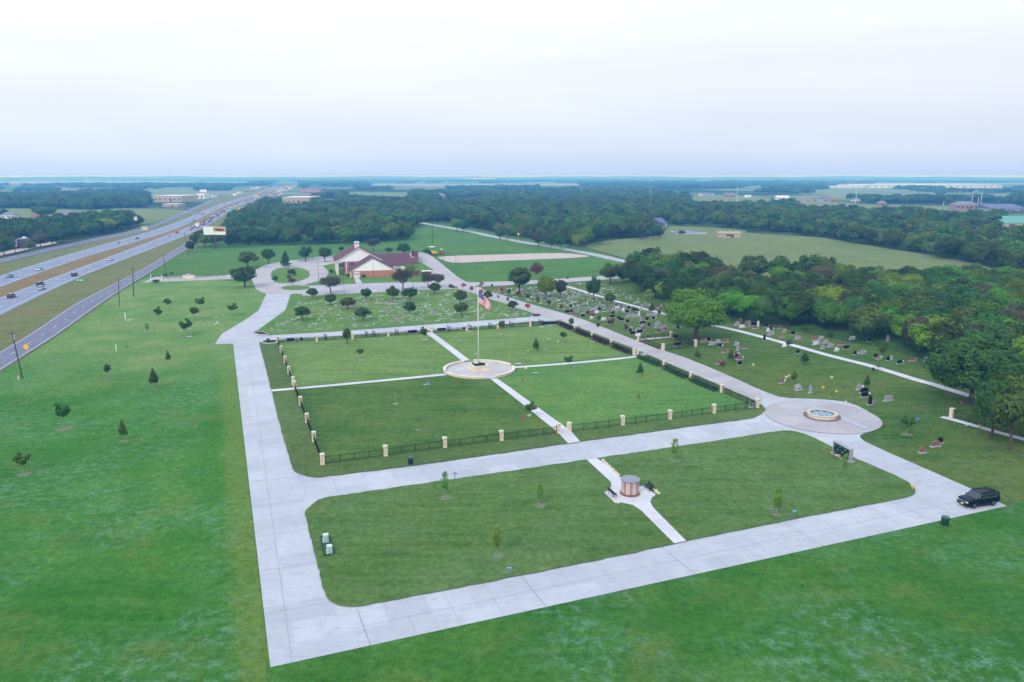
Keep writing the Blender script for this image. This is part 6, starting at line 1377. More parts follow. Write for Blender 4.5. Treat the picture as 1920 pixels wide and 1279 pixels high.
def car_shapes(kind):
    if kind == 'suv': L, W, H, belt = 5.4, 1.02, 1.95, 1.26
    elif kind == 'small_suv': L, W, H, belt = 4.6, .93, 1.68, 1.06
    elif kind == 'pickup': L, W, H, belt = 5.7, 1.0, 1.88, 1.15
    else: L, W, H, belt = 4.7, .92, 1.45, .92
    gz = .26 if kind != 'suv' else .34
    h = L / 2
    low = MB()
    if kind == 'pickup': loft(low, [(-h, gz + .2, belt, W * .94, W * .9), (-h + .1, gz, belt + .02, W, W * .96), (-.3, gz, belt, W, W * .96), (.6, gz, belt + .02, W, W * .95), (1.0, gz, belt - .02, W, W * .93), (h - .35, gz, belt - .1, W * .98, W * .88), (h - .05, gz + .06, belt - .24, W * .93, W * .82), (h, gz + .2, belt - .4, W * .88, W * .78)])
    else: loft(low, [(-h, gz + .25, belt - .06, W * .92, W * .86), (-h + .12, gz + .02, belt + .02, W * .98, W * .93), (-h * .4, gz, belt + .02, W, W * .95), (h * .3, gz, belt, W, W * .95), (h * .42, gz, belt - .03, W, W * .93), (h - .4, gz, belt - .13, W * .98, W * .88), (h - .08, gz + .05, belt - .24, W * .93, W * .82), (h, gz + .2, belt - .42, W * .87, W * .77)])
    if kind == 'suv': low = MB(); loft(low, [(-h, gz + .2, belt - .03, W * .94, W * .9), (-h + .1, gz + .02, belt + .02, W * .99, W * .94), (-h * .4, gz, belt + .02, W, W * .95), (h * .3, gz, belt, W, W * .95), (h * .44, gz, belt - .01, W, W * .93), (h - .45, gz, belt - .07, W * .99, W * .9), (h - .1, gz + .02, belt - .14, W * .96, W * .86), (h, gz + .12, belt - .3, W * .92, W * .84)])
    gh = MB(); wt = W * .82
    if kind == 'suv': g = [(-h + .06, belt - .05, belt + .02, W * .93, W * .9), (-h + .2, belt - .05, H - .1, W * .93, W * .86), (-h * .4, belt - .05, H - .04, W * .94, W * .87), (h * .2, belt - .05, H - .06, W * .94, W * .85), (h * .5, belt - .06, belt + .0, W * .91, W * .9)]
    elif kind == 'pickup': g = [(-.55, belt - .05, belt + .02, W * .93, W * .92), (-.45, belt - .05, H - .06, W * .93, wt * .98), (.35, belt - .05, H - .04, W * .93, wt), (1.15, belt - .08, belt + .0, W * .9, W * .9)]
    elif kind in ('suv', 'small_suv'): g = [(-h + .1, belt - .05, belt + .02, W * .92, W * .88), (-h + .3, belt - .05, H - .1, W * .92, wt * .96), (-h * .4, belt - .05, H - .05, W * .93, wt), (h * .12, belt - .05, H - .07, W * .93, wt * .98), (h * .42, belt - .06, belt + .0, W * .9, W * .9)]
    else: g = [(-h + .55, belt - .05, belt + .02, W * .9, W * .86), (-h * .5, belt - .05, H - .08, W * .92, wt * .92), (0, belt - .05, H - .05, W * .93, wt * .95), (h * .14, belt - .05, H - .09, W * .93, wt * .92), (h * .48, belt - .06, belt, W * .9, W * .88)]
    for (x, zb, zt, w, wt_) in [0][:0]: pass
    vs = []; fs = []
    for (x, zb, zt, w, w2) in g: vs += [(x, -w, zb), (x, w, zb), (x, w2, zt), (x, -w2, zt)]
    for s in range(len(g) - 1): fs += [(4 * s + i, 4 * s + (i + 1) % 4, 4 * s + 4 + (i + 1) % 4, 4 * s + 4 + i) for i in range(4)]
    fs += [(3, 2, 1, 0), tuple(4 * (len(g) - 1) + i for i in range(4))]; gh.add(vs, fs)
    rf = MB(); tops = [q for q in g if q[2] > belt + .2]
    vs = []; fs = []
    for (x, zb, zt, w, w2) in tops: vs += [(x, -w2 - .012, zt - .03), (x, w2 + .012, zt - .03), (x, w2 * .8, zt + .045), (x, -w2 * .8, zt + .045)]
    for s in range(len(tops) - 1): fs += [(4 * s + i, 4 * s + (i + 1) % 4, 4 * s + 4 + (i + 1) % 4, 4 * s + 4 + i) for i in range(4)]
    fs += [(3, 2, 1, 0), tuple(4 * (len(tops) - 1) + i for i in range(4))]; rf.add(vs, fs)
    pl = MB()     # pillars
    for (x, zt_, w2) in ((tops[0][0] + .1, tops[0][2], tops[0][4]), ((tops[0][0] + tops[-1][0]) / 2, H - .06, wt), (tops[-1][0] - .02, tops[-1][2], tops[-1][4])):
        for sx in (-1, 1):
            y0 = sx * (W * .93 + .012); y1 = sx * (w2 + .012); pl.add([(x - .06, y0, belt), (x + .06, y0, belt), (x + .06, y1, zt_), (x - .06, y1, zt_), (x - .06, y0 * .97, belt), (x + .06, y0 * .97, belt), (x + .06, y1 * .97, zt_), (x - .06, y1 * .97, zt_)], [(0, 1, 2, 3), (4, 7, 6, 5), (0, 4, 5, 1), (2, 6, 7, 3), (1, 5, 6, 2), (0, 3, 7, 4)])
    wr_ = .39 if kind in ('suv', 'pickup') else .33; wx = (h * .61, -h * .58)
    return dict(L=L, W=W, H=H, belt=belt, low=low, gh=gh, rf=rf, pl=pl, wr=wr_, wx=wx, gz=gz)
def build_car(kind, c, label, cat, p, rz, z, group=None, detail=False, name=None):
    s = car_shapes(kind); e = empty(name or {'sedan': 'car', 'suv': 'suv', 'small_suv': 'suv', 'pickup': 'pickup_truck'}[kind], (p[0], p[1], z), rz, label, cat, group); pm_ = paint(*c)
    s['low'].build('body', pm_, e, smooth=False, bevel=.03 if detail else 0)
    g = s['gh'].build('window', GLASS, e); s['rf'].build('roof', pm_, e); s['pl'].build('pillar', pm_, e)
    for x in s['wx']:
        for sy in (-1, 1):
            y1 = sy * (s['W'] + .01); y0 = sy * (s['W'] - .24); mb = MB(); mb.cyl((x, y0, s['wr']), (x, y1, s['wr']), s['wr'], n=20 if detail else 12); w = mb.build('wheel', RUBBER, e)
            mb = MB(); mb.cyl((x, y1 - sy * .02, s['wr']), (x, y1 + sy * .015, s['wr']), s['wr'] * .6, n=12); mb.build('rim', METAL if not detail else mat('dark_rim', (.1, .1, .11), rough=.4), w)
    h = s['L'] / 2
    lampm = mat('lamp_glass', (.75, .77, .8), rough=.2, spec=.8); tail = mat('tail_lamp', (.5, .02, .02), rough=.3)
    for sy in (-1, 1):
        mb = MB(); mb.box((h - (.07 if detail else .13), sy * s['W'] * .72, s['belt'] - .46), (.22, s['W'] * .3, .17)); mb.build('headlight', lampm, e)
        mb = MB(); mb.box((-h + .05, sy * s['W'] * .8, s['belt'] - .42), (.1, .18, .3)); mb.build('tail_light', tail, e)
    if detail:
        ch = mat('chrome', (.6, .6, .62), rough=.15, metal=.9); dkk = mat('grille_black', (.01, .01, .012), rough=.5)
        mb = MB(); mb.box((h + .0, 0, .66), (.06, 1.15, .34)); gr = mb.build('grille', dkk, e); mb = MB(); [mb.box((h + .035, 0, zz), (.03, 1.2, .045)) for zz in (.66, .82, .97)]; mb.build('chrome_bar', ch, gr)
        mb = MB(); mb.box((h - .02, 0, .36), (.12, 1.7, .24)); mb.build('bumper', dkk, e, bevel=.02)
        mb = MB(); mb.box((h + .05, -.0, .44), (.02, .32, .16)); mb.build('licence_plate', WHITE, e)
        for sy in (-1, 1):
            mb = MB(); mb.box((h - .03, sy * .72, .45), (.1, .22, .09)); mb.build('fog_light', mat('fog_lamp', (.9, .8, .4), rough=.2), e)
            mb = MB(); mb.box((.95, sy * (s['W'] + .1), 1.22), (.14, .2, .17)); mb.build('mirror', pm_, e)
            mb = MB(); mb.box((-.75, sy * .72, s['H'] + .01), (2.6, .05, .06)); mb.build('roof_rail', dkk, e)
            y = sy * (s['W'] * .935 + .02); yt = sy * (s['W'] * .83 + .02); mb = MB()
            yt = sy * (s['W'] * .87 + .02); mb.cyl((-2.0, y, 1.3), (1.1, y, 1.28), .035, n=5); mb.cyl((-2.0, y, 1.3), (-2.05, yt, 1.8), .035, n=5); mb.cyl((-2.05, yt, 1.8), (.5, yt, 1.82), .025, n=5); mb.cyl((.5, yt, 1.82), (1.1, y, 1.28), .025, n=5); mb.build('window_trim', ch, e)
            mb = MB(); [mb.box((xx, sy * (s['W'] + .005), 1.02), (.2, .03, .04)) for xx in (.1, -.95)]; mb.build('door_handle', ch, e)
            mb = MB(); [mb.box((xx, sy * (s['W'] * .999), .5), (.012, .012, .68)) for xx in (.62, -.42, -1.35)]; mb.build('door_seam', dkk, e)
        mb = MB(); mb.box((-.1, 0, .24), (3.9, 1.9, .16)); mb.build('underbody', dkk, e)
    return e
fw = G(1827.5, 955.0); rwp = G(1861.5, 950.0); dd = fw - rwp; hd = math.atan2(dd.y, dd.x); side = Vector((-dd.y, dd.x, 0)).normalized()
mid = (fw + rwp) / 2 - side * -1.0
mid = (fw + rwp) / 2 + Vector((math.cos(hd - math.pi / 2), math.sin(hd - math.pi / 2), 0)) * 1.0
suv = build_car('suv', ('black', (.002, .007, .018), .25), 'large black sport utility vehicle parked at the right end of the bottom drive', 'suv', mid, hd, .11, detail=True)
# -- highway traffic
def road_pt(R_, fr, Y):
    ys, Lf, Rt = R_; x = np.interp(Y, ys, Lf) * (1 - fr) + np.interp(Y, ys, Rt) * fr; x2 = np.interp(Y + 5, ys, Lf) * (1 - fr) + np.interp(Y + 5, ys, Rt) * fr; return Vector((x, Y, .2)), math.atan2(5, x2 - x)
def on_px(x, y, R_):
    p = G(x, y); _, a = road_pt(R_, .5, p.y); return p, a
C = {'blue': ('blue', (.10, .22, .42)), 'lblue': ('light_blue', (.35, .6, .75)), 'navy': ('navy', (.03, .05, .14)), 'red': ('dark_red', (.28, .02, .03)), 'bred': ('red', (.55, .04, .04)), 'silver': ('silver', (.5, .52, .56)), 'dark': ('charcoal', (.03, .03, .04)), 'white': ('white', (.78, .78, .8)), 'maroon': ('maroon', (.12, .02, .04))}
for (x, y, c, k, lab, rd, flip) in ((18.5, 521, 'blue', 'sedan', 'steel blue car at the left edge of the far carriageway', LCR, 1), (75, 507.5, 'lblue', 'sedan', 'light blue car second from the left on the far carriageway', LCR, 1), (221, 457, 'lblue', 'sedan', 'pale blue car on the far carriageway above the median', LCR, 1),
                                (257.5, 449, 'navy', 'sedan', 'dark blue car farthest of the four on the far carriageway', LCR, 1), (22, 559, 'maroon', 'small_suv', 'dark maroon vehicle at the left border on the near carriageway', RCR, 0), (78, 544, 'silver', 'small_suv', 'silver grey vehicle side by side with a dark one', RCR, 0), (76, 536, 'dark', 'small_suv', 'charcoal vehicle half hidden beyond the silver one', RCR, 0),
                                (140, 518.5, 'maroon', 'small_suv', 'maroon vehicle near the green guide sign', RCR, 0), (207, 489, 'white', 'sedan', 'white car alone on the near carriageway', RCR, 0), (316, 444.5, 'white', 'sedan', 'white car ahead of the lone white one, near the red vehicle', RCR, 0), (332, 438, 'bred', 'small_suv', 'red vehicle left of the billboard on the near carriageway', RCR, 0),
                                (358, 432, 'bred', 'sedan', 'red and white car just behind the queue above the billboard', RCR, 0), (365, 430, 'blue', 'sedan', 'blue car beside the red one behind the box truck', RCR, 0), (356, 418, 'silver', 'sedan', 'silver car opposite the box truck, left of a pair', LCR, 1), (364, 415, 'dark', 'sedan', 'dark car opposite the box truck, right of a pair', LCR, 1), (376, 405, 'white', 'sedan', 'white car alone where the slip road leaves', LCR, 1), (402, 392, 'navy', 'sedan', 'dark car far up the far carriageway, right of the slip road', LCR, 1)):
    p, a = on_px(x, y, rd); build_car(k, C[c], lab, 'car', p, a + (math.pi if flip else 0), .2, 'cars on the highway')
p, a = on_px(371, 427, RCR); e = empty('box_truck', (p.x, p.y, .2), a, 'white box truck at the tail of the traffic queue', 'truck', 'cars on the highway')
mb = MB(); mb.box((-1.2, 0, 1.0), (6.4, 2.5, 2.8)); mb.build('cargo_box', WHITE, e); mb = MB(); mb.box((3.1, 0, .6), (1.9, 2.2, 1.8), taper=.9); cb = mb.build('cab', WHITE, e); mb = MB(); mb.box((3.7, 0, 1.5), (.8, 2.1, .8), taper=.85); mb.build('windscreen', GLASS, cb)
for xx in (3.0, -2.6):
    for sy in (-1, 1): mb = MB(); mb.cyl((xx, sy * .9, .5), (xx, sy * 1.2, .5), .5, n=12); mb.build('wheel', RUBBER, e)
# the queue: one mesh per colour, many objects
QM = []; QN = {}; lane_n = {}
for k, nm in (('sedan', 'white'), ('small_suv', 'dark'), ('sedan', 'silver'), ('small_suv', 'bred'), ('sedan', 'navy'), ('pickup', 'white'), ('small_suv', 'silver'), ('sedan', 'dark')):
    s = car_shapes(k); mb = MB()
    for j, q in enumerate((s['low'], s['rf'], s['gh'])):
        mb.add(q.v, q.f, 0 if j < 2 else 1)
    for x in s['wx']:
        for sy in (-1, 1): mb.cyl((x, sy * s['W'] * .75, s['wr']), (x, sy * (s['W'] + .01), s['wr']), s['wr'], n=8, mi=2)
    o = mb.build('car', [paint(*C[nm]), GLASS, RUBBER]); QM.append(o.data); QN[o.data.name] = {'white': 'white', 'dark': 'charcoal', 'silver': 'silver', 'bred': 'red', 'navy': 'dark blue'}[nm]; bpy.data.objects.remove(o)
qr = random.Random(9); Y = 660; nq = 0
while Y < 3300:
    for fr in (.22, .47, .73):
        if qr.random() < .75:
            q, a = road_pt(RCR, fr + qr.uniform(-.02, .02), Y + qr.uniform(-3, 3)); o = bpy.data.objects.new('car', qr.choice(QM)); COL.objects.link(o); o.location = (q.x, q.y, .2); o.rotation_euler = (0, 0, a)
            lane_n[fr] = lane_n.get(fr, 0) + 1; tag(o, '%s vehicle in the %s lane of the highway queue, %s from its near end' % (QN[o.data.name], {.22: 'left', .47: 'middle', .73: 'right'}[fr], ordn(lane_n[fr])), 'car', 'cars in the distant traffic queue'); nq += 1
    Y += 12 * (1 + (Y - 660) / 900)
Y = 900
while Y < 3200:
    q, a = road_pt(LCR, qr.choice((.25, .5, .77)), Y); o = bpy.data.objects.new('car', qr.choice(QM)); COL.objects.link(o); o.location = (q.x, q.y, .2); o.rotation_euler = (0, 0, a + math.pi); lane_n[0] = lane_n.get(0, 0) + 1; tag(o, 'small far %s car on the opposite carriageway, %s from the near end' % (QN[o.data.name], ordn(lane_n[0])), 'car', 'distant cars on the opposite carriageway'); Y += qr.uniform(50, 110)
print('queue', nq)
for (x, y, c, lab) in ((348, 398.5, 'white', 'white car on the far frontage road where the slip road joins'), (1320, 439, 'white', 'white car parked in the gravel yard beside the tan barn')): build_car('sedan', C[c], lab, 'car', G(x, y), .3, .2)
for i, x in enumerate((1262, 1270, 1277, 1284)): build_car('sedan' if i % 2 else 'pickup', C[['white', 'silver', 'dark', 'white'][i]], '%s car parked in the yard by the blue roofed house, %s from the left' % (['white', 'silver', 'dark', 'white'][i], ORD[i + 1]), 'car', G(x, 436 + i * .5), 1.2, .2)

# ================================================================== GRAVES
mrng = np.random.default_rng(21); NUMW = 'zero one two three four five six seven eight nine ten eleven twelve thirteen fourteen fifteen sixteen seventeen eighteen nineteen twenty'.split()
def marker_mesh(i):
    w = [1.1, 1.5, .75, 1.8, 1.2][i]; mb = MB(); mb.box((0, 0, 0), (w, .75, .07), mi=0); mb.box((0, 0, .07), (w * .72, .42, .03), mi=1)
    return mb
MK = []
SL2 = mat('marker_rim', (.28, .31, .34), (.2, .22, .25), 1.5)
for i in range(5):
    w = [1.1, 1.5, .75, 1.8, 1.2][i]
    mb = MB(); mb.box((0, 0, 0), (w, .75, .07)); b_ = mb.build('base', SLAB if i % 2 == 0 else SL2)
    mb = MB(); mb.box((0, 0, .07), (w * .72, .4, .03)); q_ = mb.build('plaque', [BRONZE, GRANITE['g'], BRONZE, GRANITE['w'], GRANITE['g']][i])
    MK.append((b_.data, q_.data)); bpy.data.objects.remove(b_); bpy.data.objects.remove(q_)
VF = []
for i in range(6):
    r_ = np.random.default_rng(i + 40); d = r_.normal(size=(26, 3)); d /= np.linalg.norm(d, axis=1)[:, None]; me = np_mesh('vase_flowers', quads(d * .17 * np.array([1, 1, .8]) + np.array([0, 0, .3]), d, .075, r_), FLW[[0, 2, 3, 0, 1, 4][i]]); VF.append(me)
REG_N = [(512, 626), (500, 624), (540, 592), (560, 566), (640, 560), (800, 548), (856, 546), (905, 560), (960, 577), (1000, 590), (985, 593), (820, 605), (650, 618)]
REG_R1 = [(916, 545), (1060, 534), (1100, 549), (1150, 564), (1212, 582), (1212, 588), (1175, 586), (1120, 588), (1060, 584), (1010, 569), (960, 558)]
REG_R2 = [(1070, 533), (1130, 527), (1150, 540), (1200, 560), (1240, 583), (1225, 581), (1150, 559), (1105, 547)]
REG_L = [(330, 600), (420, 585), (484, 560), (478, 575), (410, 612), (350, 640), (320, 636)]
REG_NW = [(560, 650), (600, 645), (780, 636), (830, 640), (850, 670), (700, 700), (580, 700)]
cand = []
for reg_, fill, su, sv in ((REG_N, .42, 1.8, 2.9), (REG_R1, .62, 1.6, 2.6), (REG_R2, .5, 1.7, 2.8), (REG_L, .10, 2.4, 3.0)):
    P = [G(*q) for q in reg_]; us = [p.dot(U) for p in P]; vs_ = [p.dot(V) for p in P]
    for v in np.arange(min(vs_), max(vs_), sv):
        for u in np.arange(min(us), max(us), su):
            if mrng.random() > fill: continue
            p = U * (u + mrng.uniform(-.25, .25)) + V * (v + mrng.uniform(-.12, .12)); x, y = to_px(p.x, p.y)
            if inpoly(np.array([x]), np.array([y]), reg_)[0]: cand.append((p.y, p.x, p.y, reg_ is REG_N, {id(REG_N): 0, id(REG_R1): 1, id(REG_R2): 2, id(REG_L): 3}[id(reg_)], int(round((v - min(vs_)) / sv)), u))
cand.sort(); print('markers', len(cand))
ML = [('flat pale grave marker set in the grass in front of the parking', 'flat grave markers before the parking'), ('flat pale grave marker in the rows across the lane', 'flat grave markers across the lane'), ('flat pale grave marker beyond the narrow walk', 'flat grave markers beyond the narrow walk'), ('flat grave marker scattered on the faded left lawn', 'flat grave markers on the left lawn')]
zof = [ISL + .002, .045, .045, .065]
restm = MB()
row_n = {}; inrow = {}
for c_ in cand[:285]: inrow.setdefault((c_[4], c_[5]), []).append(c_[6])
for q_ in inrow.values(): q_.sort()
for i, (d, x, y, nflag, rg, rw, uu) in enumerate(cand):
    k = int(mrng.integers(0, 5)); fl = mrng.random() < .42
    if i < 285:
        e = empty('grave_marker', (x, y, zof[rg]), GA, *[ML[rg][0], 'grave marker', ML[rg][1]])
        vf = int(mrng.integers(0, 6)); e['label'] = 'flat marker%s %s, row %s, %s from left' % (' with %s flowers' % ['white', 'pink', 'yellow', 'white', 'red', 'blue'][vf] if fl else '', ['before the parking', 'across the lane', 'beyond the narrow walk', 'on the left lawn'][rg], NUMW[min(rw + 1, 20)], ordn(inrow[(rg, rw)].index(uu) + 1))
        for nm, me in (('base', MK[k][0]), ('plaque', MK[k][1])): o = bpy.data.objects.new(nm, me); COL.objects.link(o); o.parent = e
        if fl: o = bpy.data.objects.new('vase_flowers', VF[vf]); COL.objects.link(o); o.parent = e; o.location = (mrng.uniform(-.4, .4), .45, 0); o.scale = (1, 1, mrng.uniform(.9, 1.6))
    else:
        restm.box((x, y, zof[rg]), ([1.1, 1.5, .75, 1.8, 1.2][k], .75, .09), GA, mi=int(mrng.integers(0, 2)))
        if fl: restm.box((x + .2, y + .4, zof[rg]), (.26, .26, .42), .5, mi=int(mrng.integers(2, 5)))
tag(restm.build('grave_markers', [SLAB, SL2, FLW[0], FLW[2], FLW[3]]), 'mass of small flat markers in the farther rows', 'grave markers', kind='stuff')
# upright headstones
def stone_mesh(kind):
    mb = MB()
    if kind == 0: mb.section([(-.5, 0), (.5, 0), (.5, .62), (.3, .8), (0, .86), (-.3, .8), (-.5, .62)], -.12, .12)
    elif kind == 1: mb.section([(-.85, 0), (.85, 0), (.85, .6), (.6, .72), (0, .78), (-.6, .72), (-.85, .6)], -.13, .13)
    elif kind == 2: mb.add([(-.6, -.28, 0), (.6, -.28, 0), (.6, .2, 0), (-.6, .2, 0), (-.6, .05, .5), (.6, .05, .5), (.6, .2, .5), (-.6, .2, .5)], [(3, 2, 1, 0), (4, 5, 6, 7), (0, 1, 5, 4), (1, 2, 6, 5), (2, 3, 7, 6), (3, 0, 4, 7)])
    elif kind == 3: mb.section([(-.32, 0), (.32, 0), (.3, 1.1), (.2, 1.35), (0, 1.45), (-.2, 1.35), (-.3, 1.1)], -.14, .14)
    elif kind == 4: mb.box((0, 0, 0), (.5, .4, .5), taper=.7); mb.cyl((0, 0, .5), (0, 0, 1.3), .14, .1, 8); mb.box((0, 0, 1.2), (.5, .12, .12))
    return mb
SM = {}
def headstone(x, y, c, k, lab, fl=None, s=1.0, z=.05, grp='upright headstones'):
    p = G(x, y); key = (c, k)
    if key not in SM:
        o = stone_mesh(k).build('stone', GRANITE[c], bevel=.02); mb = MB(); mb.box((0, 0, 0), ([1.3, 2.1, 1.5, .95, .9][k], .6, .16)); b_ = mb.build('base', SLAB if c != 'b' else GRANITE['g'])
        mb = MB(); w = [.6, 1.1, .7, .36, .01][k]; mb.box((0, -.135 if k != 2 else -.2, .25), (w, .02, .3)); f_ = mb.build('inscription', GRANITE['w' if c in 'b' else 'g'] if c != 'g' else SL2)
        SM[key] = (b_.data, o.data, f_.data); [bpy.data.objects.remove(q) for q in (o, b_, f_)]
    e = empty('headstone', (p.x, p.y, z), GA + random.uniform(-.06, .06), lab, 'headstone', grp); e.scale = (s, s, s * 1.1)
    for nm, me, zz in (('base', SM[key][0], 0), ('stone', SM[key][1], .16)): o = bpy.data.objects.new(nm, me); COL.objects.link(o); o.parent = e; o.location = (0, 0, zz)
    if fl is not None: o = bpy.data.objects.new('vase_flowers', VF[fl]); COL.objects.link(o); o.parent = e; o.location = (.62, -.12, .1); o.scale = (1.3, 1.3, 1.5)
A1 = lambda X, Y: (1060 + X / 8, 520 + Y / 8)
A2 = lambda X, Y: (1380 + X / 10.656, 590 + Y / 10.656)
A3 = lambda X, Y: (1540 + X / 7.99, 620 + Y / 7.99)
A4 = lambda X, Y: (1200 + X / 5.328, 540 + Y / 5.328)
HS = []
for X, Y, c, k in [(30, 540, 'b', 1), (85, 455, 'b', 0), (95, 530, 'b', 0), (128, 572, 'r', 1), (250, 570, 'g', 0), (268, 600, 'b', 1), (405, 500, 'g', 1), (400, 545, 'r', 1), (410, 595, 'b', 1), (395, 630, 'w', 0), (470, 540, 'w', 2), (512, 500, 'b', 0), (575, 650, 'w', 1), (715, 560, 'b', 0), (705, 610, 'b', 1), (655, 705, 'b', 0), (780, 480, 'w', 1), (775, 510, 'g', 0),
                   (845, 480, 'r', 0), (865, 510, 'w', 0), (800, 635, 'b', 0), (840, 655, 'b', 1), (935, 685, 'b', 0), (950, 480, 'b', 0), (930, 535, 'b', 1), (1000, 590, 'g', 1), (1050, 600, 'g', 1), (950, 600, 'g', 1), (1105, 590, 'w', 3), (1130, 510, 'g', 0), (1090, 515, 'b', 2), (1225, 650, 'b', 0), (1325, 640, 'b', 0), (1135, 670, 'g', 3), (1155, 710, 'b', 1), (1155, 750, 'g', 0), (1160, 795, 'r', 1), (1255, 740, 'b', 0), (1090, 810, 'g', 1),
                   (1115, 840, 'b', 1), (965, 785, 'g', 0), (972, 825, 'b', 0), (1008, 865, 'b', 1), (1085, 885, 'w', 2), (1390, 705, 'g', 1), (1375, 760, 'g', 1), (1480, 770, 'g', 1), (1500, 800, 'r', 1), (1400, 830, 'r', 1), (1690, 780, 'b', 0), (1390, 460, 'r', 0), (1440, 450, 'g', 0), (1410, 550, 'b', 0), (1255, 580, 'g', 1), (1330, 580, 'g', 1), (1215, 430, 'g', 0)]: HS.append((*A1(X, Y), c, k, 0))
for X, Y, c, k in [(20, 220, 'g', 1), (60, 150, 'r', 1), (115, 270, 'w', 1), (220, 245, 'r', 1), (240, 185, 'g', 1), (355, 225, 'b', 1), (440, 240, 'w', 3), (390, 285, 'r', 1), (620, 250, 'b', 1), (640, 345, 'w', 0), (700, 320, 'b', 0), (700, 410, 'g', 1), (885, 285, 'r', 1), (965, 355, 'g', 0), (910, 460, 'r', 2), (1145, 405, 'b', 1), (1235, 495, 'g', 1), (1570, 515, 'r', 1), (1680, 500, 'g', 0), (1590, 610, 'w', 1), (1640, 590, 'g', 1), (1790, 575, 'g', 1), (1725, 690, 'g', 0), (1890, 650, 'g', 1)]: HS.append((*A2(X, Y), c, k, 1))
for X, Y, c, k in [(565, 525, 'b', 3), (965, 650, 'w', 2), (1230, 785, 'b', 0)]: HS.append((*A2(X, Y), c, k, 2))
for X, Y, c, k in [(140, 250, 'g', 1), (290, 220, 'r', 1), (370, 280, 'b', 1), (225, 315, 'w', 0), (505, 365, 'b', 0), (620, 350, 'g', 1), (810, 410, 'b', 0), (860, 435, 'r', 2), (1000, 455, 'b', 0), (1045, 440, 'g', 0), (1180, 500, 'b', 1), (1370, 460, 'r', 1), (1565, 465, 'g', 0), (990, 160, 'g', 3), (1475, 290, 'g', 0), (460, 140, 'w', 1), (720, 170, 'b', 0)]: HS.append((*A3(X, Y), c, k, 1))
for X, Y, c, k in [(565, 890, 'g', 0), (640, 940, 'b', 1), (660, 1000, 'b', 1), (725, 1120, 'b', 3), (1005, 1055, 'g', 1)]: HS.append((*A3(X, Y), c, k, 3))
for X, Y, c, k in [(635, 540, 'r', 1), (690, 535, 'b', 0), (715, 570, 'g', 1), (780, 550, 'g', 1), (850, 545, 'r', 1), (800, 595, 'b', 0), (960, 575, 'g', 0), (975, 625, 'g', 3), (1045, 610, 'r', 0), (850, 645, 'r', 1), (960, 675, 'r', 0), (965, 705, 'b', 0), (1000, 720, 'r', 1), (795, 760, 'r', 1), (995, 775, 'b', 0), (1700, 1055, 'g', 3), (1415, 955, 'r', 0)]: HS.append((*A4(X, Y), c, k, 2))
for x, y, c, k in [(1729, 850, 'r', 0), (1754, 838, 'r', 1), (1762, 832, 'b', 0)]: HS.append((x, y, c, k, 4))
CN = {'g': 'grey', 'b': 'black', 'r': 'reddish', 'w': 'white'}; RN = ['left of the shade tree', 'between white walk and iron fence', 'between family plot and white walk', 'right of the fountain plaza', 'above the parked black vehicle']
from collections import Counter
tot = Counter((h[2], h[4]) for h in HS); ix = Counter()
for h in sorted(HS):
    x, y, c, k, r = h; ix[(c, r)] += 1; n_ = ix[(c, r)]; sh = ['upright', 'wide upright', 'slanted', 'tall narrow', 'cross topped'][k]
    lab = '%s %s headstone %s' % (CN[c], sh, RN[r]) + ('' if tot[(c, r)] == 1 else ', %s %s' % (ordn(n_), CN[c]))
    headstone(x, y, c, k, lab, fl=[None, 0, None, 2, 3, None, 1][(int(x * 7) % 7)], s=1.0 if r != 3 else 1.15)
# grave blankets of pebble and flowers
for (x, y, c, lab) in ((1412, 688, 0, 'heap of white flowers alone in the right lawn'), (1474, 712, 0, 'white and yellow flowers beside the reddish stone behind the bench'), (1480, 709, 3, 'yellow flowers behind the grey bench'), (1568, 738.5, 3, 'yellow flower spray lying on the grass above the plaza'), (1543, 731, 3, 'single yellow flower on the grass above the plaza'), (1559, 712, 0, 'small white flowers midway in the right lawn'),
                       (1634, 759, 2, 'pink flowers at the tall black stone right of the plaza'), (1638, 757, 4, 'turquoise ornament flowers at the tall black stone'), (1668, 750.5, 0, 'white flowers on the grey stone right of the plaza'), (1721, 790, 4, 'bluish flower pot beside the round young oak'), (1802, 758, 1, 'red and blue flowers under the dark tree at the right'), (1812, 801, 0, 'row of white flowers along the lower right kerb'), (1837, 805, 3, 'yellow flowers on the lower right kerb'),
                       (986, 696.5, 0, 'white flower group right of the flag circle'), (981, 719, 1, 'red and cream flowers below the right cross walk'), (980, 790, 1, 'red flowers on a grave near the front walk'), (993, 786, 0, 'white flowers under the overhanging dark tree'), (858, 724, 1, 'small red and white flowers below the flag circle'), (803, 722, 4, 'blue flowers left of the flag circle'), (990, 663, 3, 'yellow flowers left of the pointed tree'), (1046, 645, 0, 'white flowers beside the round tree in the far garden corner'), (1711, 921, 3, 'bright yellow flowers at the tip of the lower lawn')):
    bouquet(x, y, c, lab, ISL + .03 if x < 1100 or y > 900 else .06, 1.5)
WG = ((676, 677), (860, 640), (855, 634), (882, 622.5), (939, 628), (958, 629.5), (893, 665), (650, 650), (797, 639), (1029, 637.5), (1022, 656), (1112, 643), (1077, 689), (972, 684), (1004, 701), (1085, 614), (800, 723), (742, 759), (1016, 615), (1032, 612))
for i, (x, y) in enumerate(WG):
    p = G(x, y); e = empty('grave_marker', (p.x, p.y, ZL + .01), GA, 'flat pale marker lying in the walled garden lawn, %s from the left' % ordn(1 + sorted(WG).index((x, y))), 'grave marker', 'flat markers inside the walled garden')
    for nm, me in (('base', MK[i % 5][0]), ('plaque', MK[i % 5][1])): o = bpy.data.objects.new(nm, me); COL.objects.link(o); o.parent = e
